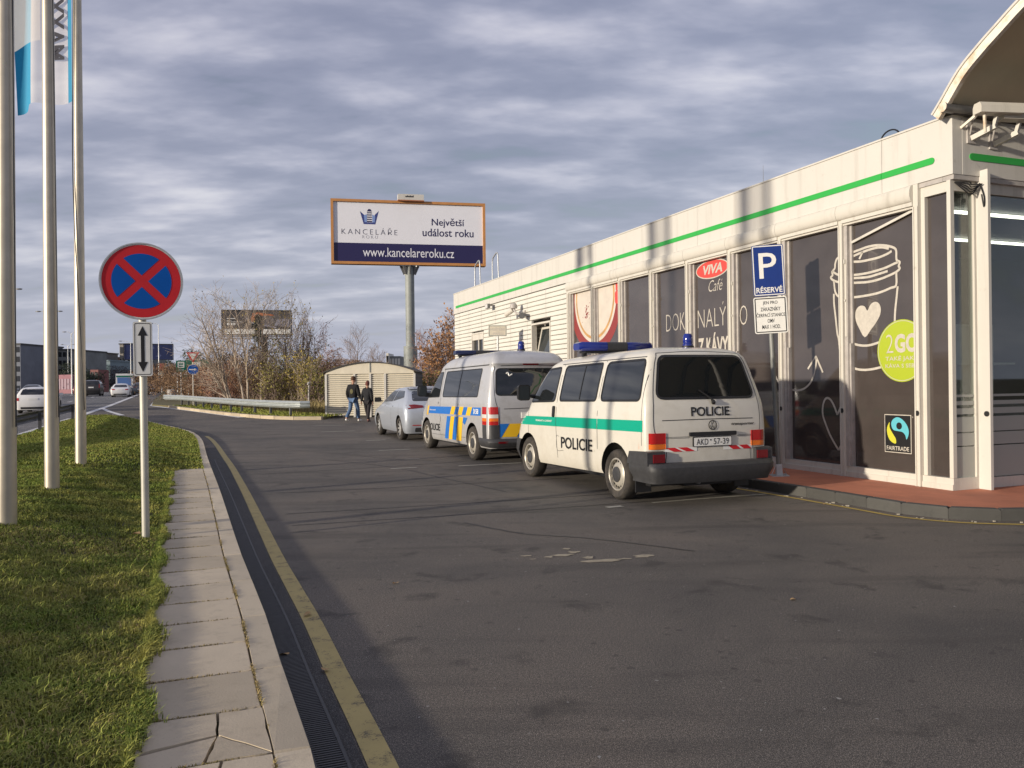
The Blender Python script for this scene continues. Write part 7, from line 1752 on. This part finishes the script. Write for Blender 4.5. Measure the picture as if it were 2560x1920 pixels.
# shrubs
def shrub(u, y, w, h, label, seed, leaf, nleaf, twig, stems=16, name="shrub", lsize=.055, group="shrubs behind the guardrail"):
    r_ = random.Random(seed); st = [(r_.gauss(0, .42) * w / h, r_.gauss(0, .3) * w / h, r_.uniform(.55, 1.0)) for _ in range(stems)]
    x, yy = px(u, y); o = empty(name, (x, yy, ground_z(y) + .1), 0, label, "shrub", group); tr = MB(); tips = []
    for a, b, k in st:
        grow(tr, tr, tips, Vector((r_.gauss(0, .22) * w, r_.gauss(0, .2) * w, -.05)), Vector((a, b, 1)).normalized(), h * k, .028, 1, 3, r_, (22, 55), .35, (0, 6, 4), .012)
    tr.build("stems", twig, o); mb = MB(); leaves_on(tips, mb, nleaf, lsize, r_, .12); mb.build("leaves", leaf, o); return o
shrub(722, 49, 2.0, 3.0, "large yellow green shrub behind the middle of the guardrail", 31, M_LFG, 3600, M_TWIGP, 22)
shrub(758, 47.5, 1.6, 2.5, "yellow leaved shrub nearer the shed, lit by the sun", 32, M_LFY, 2300, M_TWIGP, 18)
shrub(688, 47.5, 1.4, 2.1, "olive shrub right of the birch trunks", 33, M_LFG, 1500, M_TWIGB, 16)
shrub(668, 50.5, 1.8, 2.7, "brown twiggy shrub between birches and yellow shrubs", 34, M_LFB, 1300, M_TWIGB, 20)
shrub(632, 51, 2.0, 2.9, "dense brown shrub behind the upright birch", 35, M_LFB, 1500, M_TWIGB, 20)
shrub(560, 52, 2.2, 2.6, "russet thicket shrub left of the birch clump", 36, M_LFO, 1300, M_TWIGR, 22)
shrub(540, 64, 2.2, 2.5, "russet thicket shrub just right of the blue arrow sign", 37, M_LFO, 1700, M_TWIGR, 24)
shrub(590, 56, 2.4, 2.8, "brown shrub behind the leaning birch clump", 38, M_LFB, 1700, M_TWIGB, 22)
shrub(500, 74, 2.2, 2.3, "reddish shrub behind the blue arrow sign", 39, M_LFO, 1400, M_TWIGR, 18)
shrub(795, 46, 1.4, 1.7, "low dark green shrub at the left side of the shed", 40, M_LFG, 1500, M_TWIGB, 14)
shrub(812, 55, 2.4, 2.7, "dark brown shrub behind the left shed corner", 41, M_LFB, 2100, M_TWIGB, 20)
shrub(772, 57, 2.4, 2.9, "tall brown shrub behind the yellow shrubs", 42, M_LFB, 1600, M_TWIGB, 20)
shrub(1065, 41, 1.2, 1.5, "dark shrub at the right side of the shed", 43, M_LFG, 1100, M_TWIGB, 12)
shrub(455, 78, 1.5, 1.3, "dark low shrub under the green signs", 44, M_NEED, 1500, M_TWIGB, 12)
o = MB().tube([(0, 0, 0), (.02, 0, .8), (.05, 0, 1.25)], [.05, .05, .07], 8).lathe([(0, -.12), (.13, -.02), (.12, .10), (0, .16)], 10, Matrix.Translation((.05, 0, 1.32))).build("marker_post", M_FRAMEG, None, 50, loc=(*px(771, 45.5), ground_z(45.5) + .1)); tag(o, "grey bent marker post at the right of the yellow shrubs", "post")
# undergrowth nobody could count
def blades(name, xy, h, w, m_, seed, zfun, lean=.55, curl=.35, kind='stuff'):
    """many bent grass blades (two triangles and a tip each) in one mesh"""
    g = np.random.default_rng(seed); n = len(xy); a = g.uniform(0, 2 * np.pi, n); b = a + g.normal(np.pi / 2, .4, n); ln = g.uniform(.05, 1, n) * lean
    hh = h * g.uniform(.45, 1.15, n); ww = w * g.uniform(.7, 1.3, n)
    z = zfun(xy[:, 0], xy[:, 1]); base = np.column_stack([xy, z]); side = np.column_stack([np.cos(b), np.sin(b), np.zeros(n)]) * ww[:, None] / 2
    d = np.column_stack([np.cos(a), np.sin(a), np.zeros(n)]); mid = base + d * (hh * ln * .35)[:, None] + np.array([0, 0, 1]) * (hh * .58)[:, None]
    tip = base + d * (hh * (ln + curl * g.uniform(0, 1, n)))[:, None] + np.array([0, 0, 1]) * (hh * (1 - .45 * ln))[:, None]
    V = np.stack([base - side, base + side, mid + side * .8, mid - side * .8, tip], 1).reshape(-1, 3); k = np.arange(n) * 5
    me = bpy.data.meshes.new(name); F = np.stack([k, k + 1, k + 2, k + 3], 1).ravel(); T = np.stack([k + 3, k + 2, k + 4], 1).ravel()
    me.vertices.add(len(V)); me.vertices.foreach_set('co', V.ravel().astype(np.float32)); me.loops.add(len(F) + len(T)); me.loops.foreach_set('vertex_index', np.concatenate([F, T]).astype(np.int32))
    me.polygons.add(2 * n); st = np.concatenate([np.arange(n) * 4, 4 * n + np.arange(n) * 3]); me.polygons.foreach_set('loop_start', st.astype(np.int32)); me.update(calc_edges=True); me.validate()
    me.materials.append(m_); o = bpy.data.objects.new(name, me); COL.objects.link(o); o["kind"] = kind; return o
gzv = lambda y: np.clip((y - 25) * .01, 0, .75)
def grassmat(name, dark, green, yellow):
    m = mat(name, green, .7); nt, b = nodes_of(m); v = nt.nodes.new('ShaderNodeTexCoord').outputs['Object']
    c = mixc(nt, ramp(nt, noise(nt, v, 1.5, 6, .62), [(.40, 0.0), (.60, 1.0)]), green, yellow)
    c = mixc(nt, ramp(nt, noise(nt, v, 5, 4, .6), [(.42, 0.0), (.60, .8)]), c, dark)
    c = mixc(nt, ramp(nt, noise(nt, v, 60, 2, .6), [(.48, 0.0), (.66, .8)]), c, yellow)
    nt.links.new(c, b.inputs['Base Color']); b.inputs['Specular IOR Level'].default_value = .25
    b.inputs['Subsurface Weight'].default_value = 0.0
    return m
M_GRASS = grassmat("grass_blade", (.095, .135, .022), (.20, .28, .042), (.36, .34, .08))
M_GRASSD = grassmat("dry_grass_blade", (.16, .13, .05), (.28, .23, .08), (.42, .32, .16))
# lawn of the island: dense near the camera, thinner away
g = np.random.default_rng(5)
def scatter(n, x0, x1, y0, y1, P, clump=True):
    xy = np.column_stack([g.uniform(x0, x1, n), g.uniform(y0, y1, n)])
    return xy[in_poly(P, xy)]
lz = lambda x, y: lawn_z(x, y) + .010 * np.sin(x * 7.3) * np.sin(y * 6.1)
def clumpy(xy, keep):
    v = np.sin(xy[:, 0] * 9 + 3 * np.sin(xy[:, 1] * 4)) * np.sin(xy[:, 1] * 8 + 2 * np.sin(xy[:, 0] * 5)) + .6 * np.sin(xy[:, 0] * 23) * np.sin(xy[:, 1] * 19 + 1)
    return xy[g.uniform(-1.3, 1.3, len(xy)) < v + keep]
blades("grass", clumpy(scatter(360000, -4.6, -1.2, 2.2, 6.6, LAWN), .6), .038, .0056, M_GRASS, 1, lz, .9, .5)
blades("grass", clumpy(scatter(26000, -4.6, -1.2, 2.2, 6.6, LAWN), -.8), .07, .0065, M_GRASS, 11, lz, .7, .7)
blades("dry_grass", clumpy(scatter(60000, -4.6, -1.2, 2.2, 7.6, LAWN), .0), .04, .0055, M_GRASSD, 12, lz, 1.0, .6)
blades("grass", clumpy(scatter(240000, -9, -2, 6.6, 13, LAWN), .8), .038, .0090, M_GRASS, 2, lz, .8, .6)
blades("grass", scatter(170000, -16, -4, 13, 26, LAWN), .055, .017, M_GRASS, 3, lz, .8, .5)
blades("grass", scatter(110000, -22, -8, 26, 40, LAWN), .055, .028, M_GRASS, 4, lz, .8, .5)
# grass hanging over the edge of the path
e = np.array([p for p in off_line([p for p in KL if 1.5 < p[1] < 14.0], -.66)]); t = g.integers(0, len(e) - 1, 26000); s = g.uniform(0, 1, 26000)[:, None]
blades("grass", e[t] * (1 - s) + e[t + 1] * s + np.column_stack([np.abs(g.normal(0, .022, 26000)), g.normal(0, .02, 26000)]) * (1 + .8 * np.sin(e[t][:, 1:2] * 6)), .05, .007, M_GRASS, 6, lambda x, y: np.full(len(x), .098), .8, .6)
vg = off_line(GK, .28) + off_line(GK, 5.5)[::-1]
blades("verge_grass", scatter(70000, -26, -7, 33, 60, vg), .12, .03, M_GRASS, 7, lambda x, y: gzv(y) + .10, .6, .4)
bk = off_line(GK, 2.2) + off_line(GK, 14)[::-1]
blades("undergrowth", scatter(60000, -32, -3, 36, 72, bk), .55, .035, M_GRASSD, 8, lambda x, y: gzv(y) + .10, .5, .4)
blades("undergrowth", scatter(26000, -8, 8, 39, 66, [(-9, 39.6), (9, 39.6), (9, 66), (-9, 66)]), .6, .05, M_GRASSD, 9, lambda x, y: gzv(y) + .10, .5, .4)
# brown hedge mass far behind, and tree line on the horizon
def mass(name, x0, x1, y0, y1, h, n, m_, size, seed):
    g2 = np.random.default_rng(seed); xs_ = g2.uniform(x0, x1, n); ys_ = g2.uniform(y0, y1, n); hh = h * (.62 + .22 * np.sin(xs_ * .9 + 1) + .16 * np.sin(xs_ * .37)); zs_ = gzv(ys_) + hh * np.sqrt(g2.uniform(0, 1, n)) 
    c = np.column_stack([xs_, ys_, zs_]); a = g2.normal(0, 1, (n, 3)); a /= np.linalg.norm(a, axis=1)[:, None]; b = g2.normal(0, 1, (n, 3)); b /= np.linalg.norm(b, axis=1)[:, None]
    s_ = size * g2.uniform(.5, 1.3, n)[:, None]; V = np.stack([c - a * s_, c + b * s_ * .6, c + a * s_], 1).reshape(-1, 3)
    me = bpy.data.meshes.new(name); me.vertices.add(3 * n); me.vertices.foreach_set('co', V.ravel().astype(np.float32)); me.loops.add(3 * n); me.loops.foreach_set('vertex_index', np.arange(3 * n, dtype=np.int32)); me.polygons.add(n); me.polygons.foreach_set('loop_start', (np.arange(n) * 3).astype(np.int32)); me.update(calc_edges=True)
    me.materials.append(m_); o = bpy.data.objects.new(name, me); COL.objects.link(o); o["kind"] = 'stuff'; return o
mass("thicket", -29, -10, 62, 74, 3.3, 60000, M_LFB, .085, 1)
mass("thicket", -12, 6, 64, 82, 3.0, 36000, M_LFB, .085, 2)
mass("thicket", -47, -31, 100, 118, 3.2, 30000, M_LFB, .11, 3)
mass("tree_line", -112, -72, 212, 238, 8.2, 60000, mat("dark_branch_mass", (.055, .042, .04), .9, col2=(.105, .08, .07), vscale=.3), .20, 4)
mass("tree_line", -150, -112, 330, 350, 17, 9000, M_NEED, .8, 5)
mass("tree_line", -160, 120, 380, 420, 9, 20000, mat("far_branch_mass", (.10, .085, .085), .9, col2=(.14, .11, .10), vscale=.1), .9, 6)
mass("roadside_bushes", -62, -56, 80, 88, 3.6, 3000, M_NEED, .22, 7)
mass("roadside_bushes", -84, -78, 150, 158, 6.0, 3000, M_NEED, .3, 8)
# soil and weeds in the joints of the paving
jl = np.array(off_line([p for p in KL if 1.5 < p[1] < 14.0], -.139)); t = g.integers(0, len(jl) - 1, 5200); q = jl[t] + (jl[t + 1] - jl[t]) * g.uniform(0, 1, 5200)[:, None] + g.normal(0, .004, (5200, 2)); q = q[np.sin(q[:, 1] * 7) + .7 * np.sin(q[:, 1] * 17 + 1) + g.normal(0, .4, 5200) > .35]
blades("joint_weeds", q, .018, .006, M_GRASSD, 13, lambda x, y: np.full(len(x), .095), 1.0, .6)
KHa = np.array(KH); KHna = np.array([(n.x, n.y) for n in KHN]); sel = [i for i in range(len(KH)) if 1.5 < KH[i][1] < 14]; t = np.array(sel)[g.integers(0, len(sel), 4200)]; w = g.beta(2.2, .9, 4200) * -.5 - .145
q = KHa[t] + KHna[t] * w[:, None] + g.normal(0, .004, (4200, 2)); blades("joint_weeds", q, .014, .005, M_GRASSD, 14, lambda x, y: np.full(len(x), .095), 1.0, .6)
# fallen leaves
LEAFL = ['dry leaf in the dark gutter beside the fourth kerb stone', 'dry leaf on the gutter asphalt next to the drain grating', 'dry leaf lying in the gutter nearest the camera', 'pale curled leaf at the foot of the no stopping sign', 'dry leaf in the yellow line below the dark pavement kerb', 'dry leaf between the drain grating and yellow line', 'dry leaf on the asphalt just past the yellow line', 'lone dry leaf on open asphalt before the white patches']
lf = None; r_ = random.Random(8)
for k, (x, y, z) in enumerate([(-1.35, 5.35, .02), (-1.28, 4.55, .02), (-1.35, 4.1, .02), (-3.42, 7.42, .19), (3.75, 9.9, .012), (-1.0, 4.3, .02), (-.9, 6.2, .01), (1.9, 5.6, .01)]):
    P = [(.035 * math.cos(a) * (1 + .3 * math.sin(3 * a)), .022 * math.sin(a), .006 * math.sin(2 * a)) for a in np.linspace(0, 6.28, 11)[:-1]]
    if lf is None: lf = MB().add(P, [tuple(range(10))]).build("fallen_leaf", mat("dry_leaf", (.42, .27, .12), .8), None, loc=(x, y, z), rz=r_.uniform(0, 6)); o = lf
    else: o = lf.copy(); COL.objects.link(o); o.location = (x, y, z); o.rotation_euler = (r_.uniform(-.3, .3), r_.uniform(-.3, .3), r_.uniform(0, 6))
    s = 1.6 if k == 3 else r_.uniform(.7, 1.0); o.scale = (s, s, s); tag(o, LEAFL[k], "leaf", "fallen leaves")
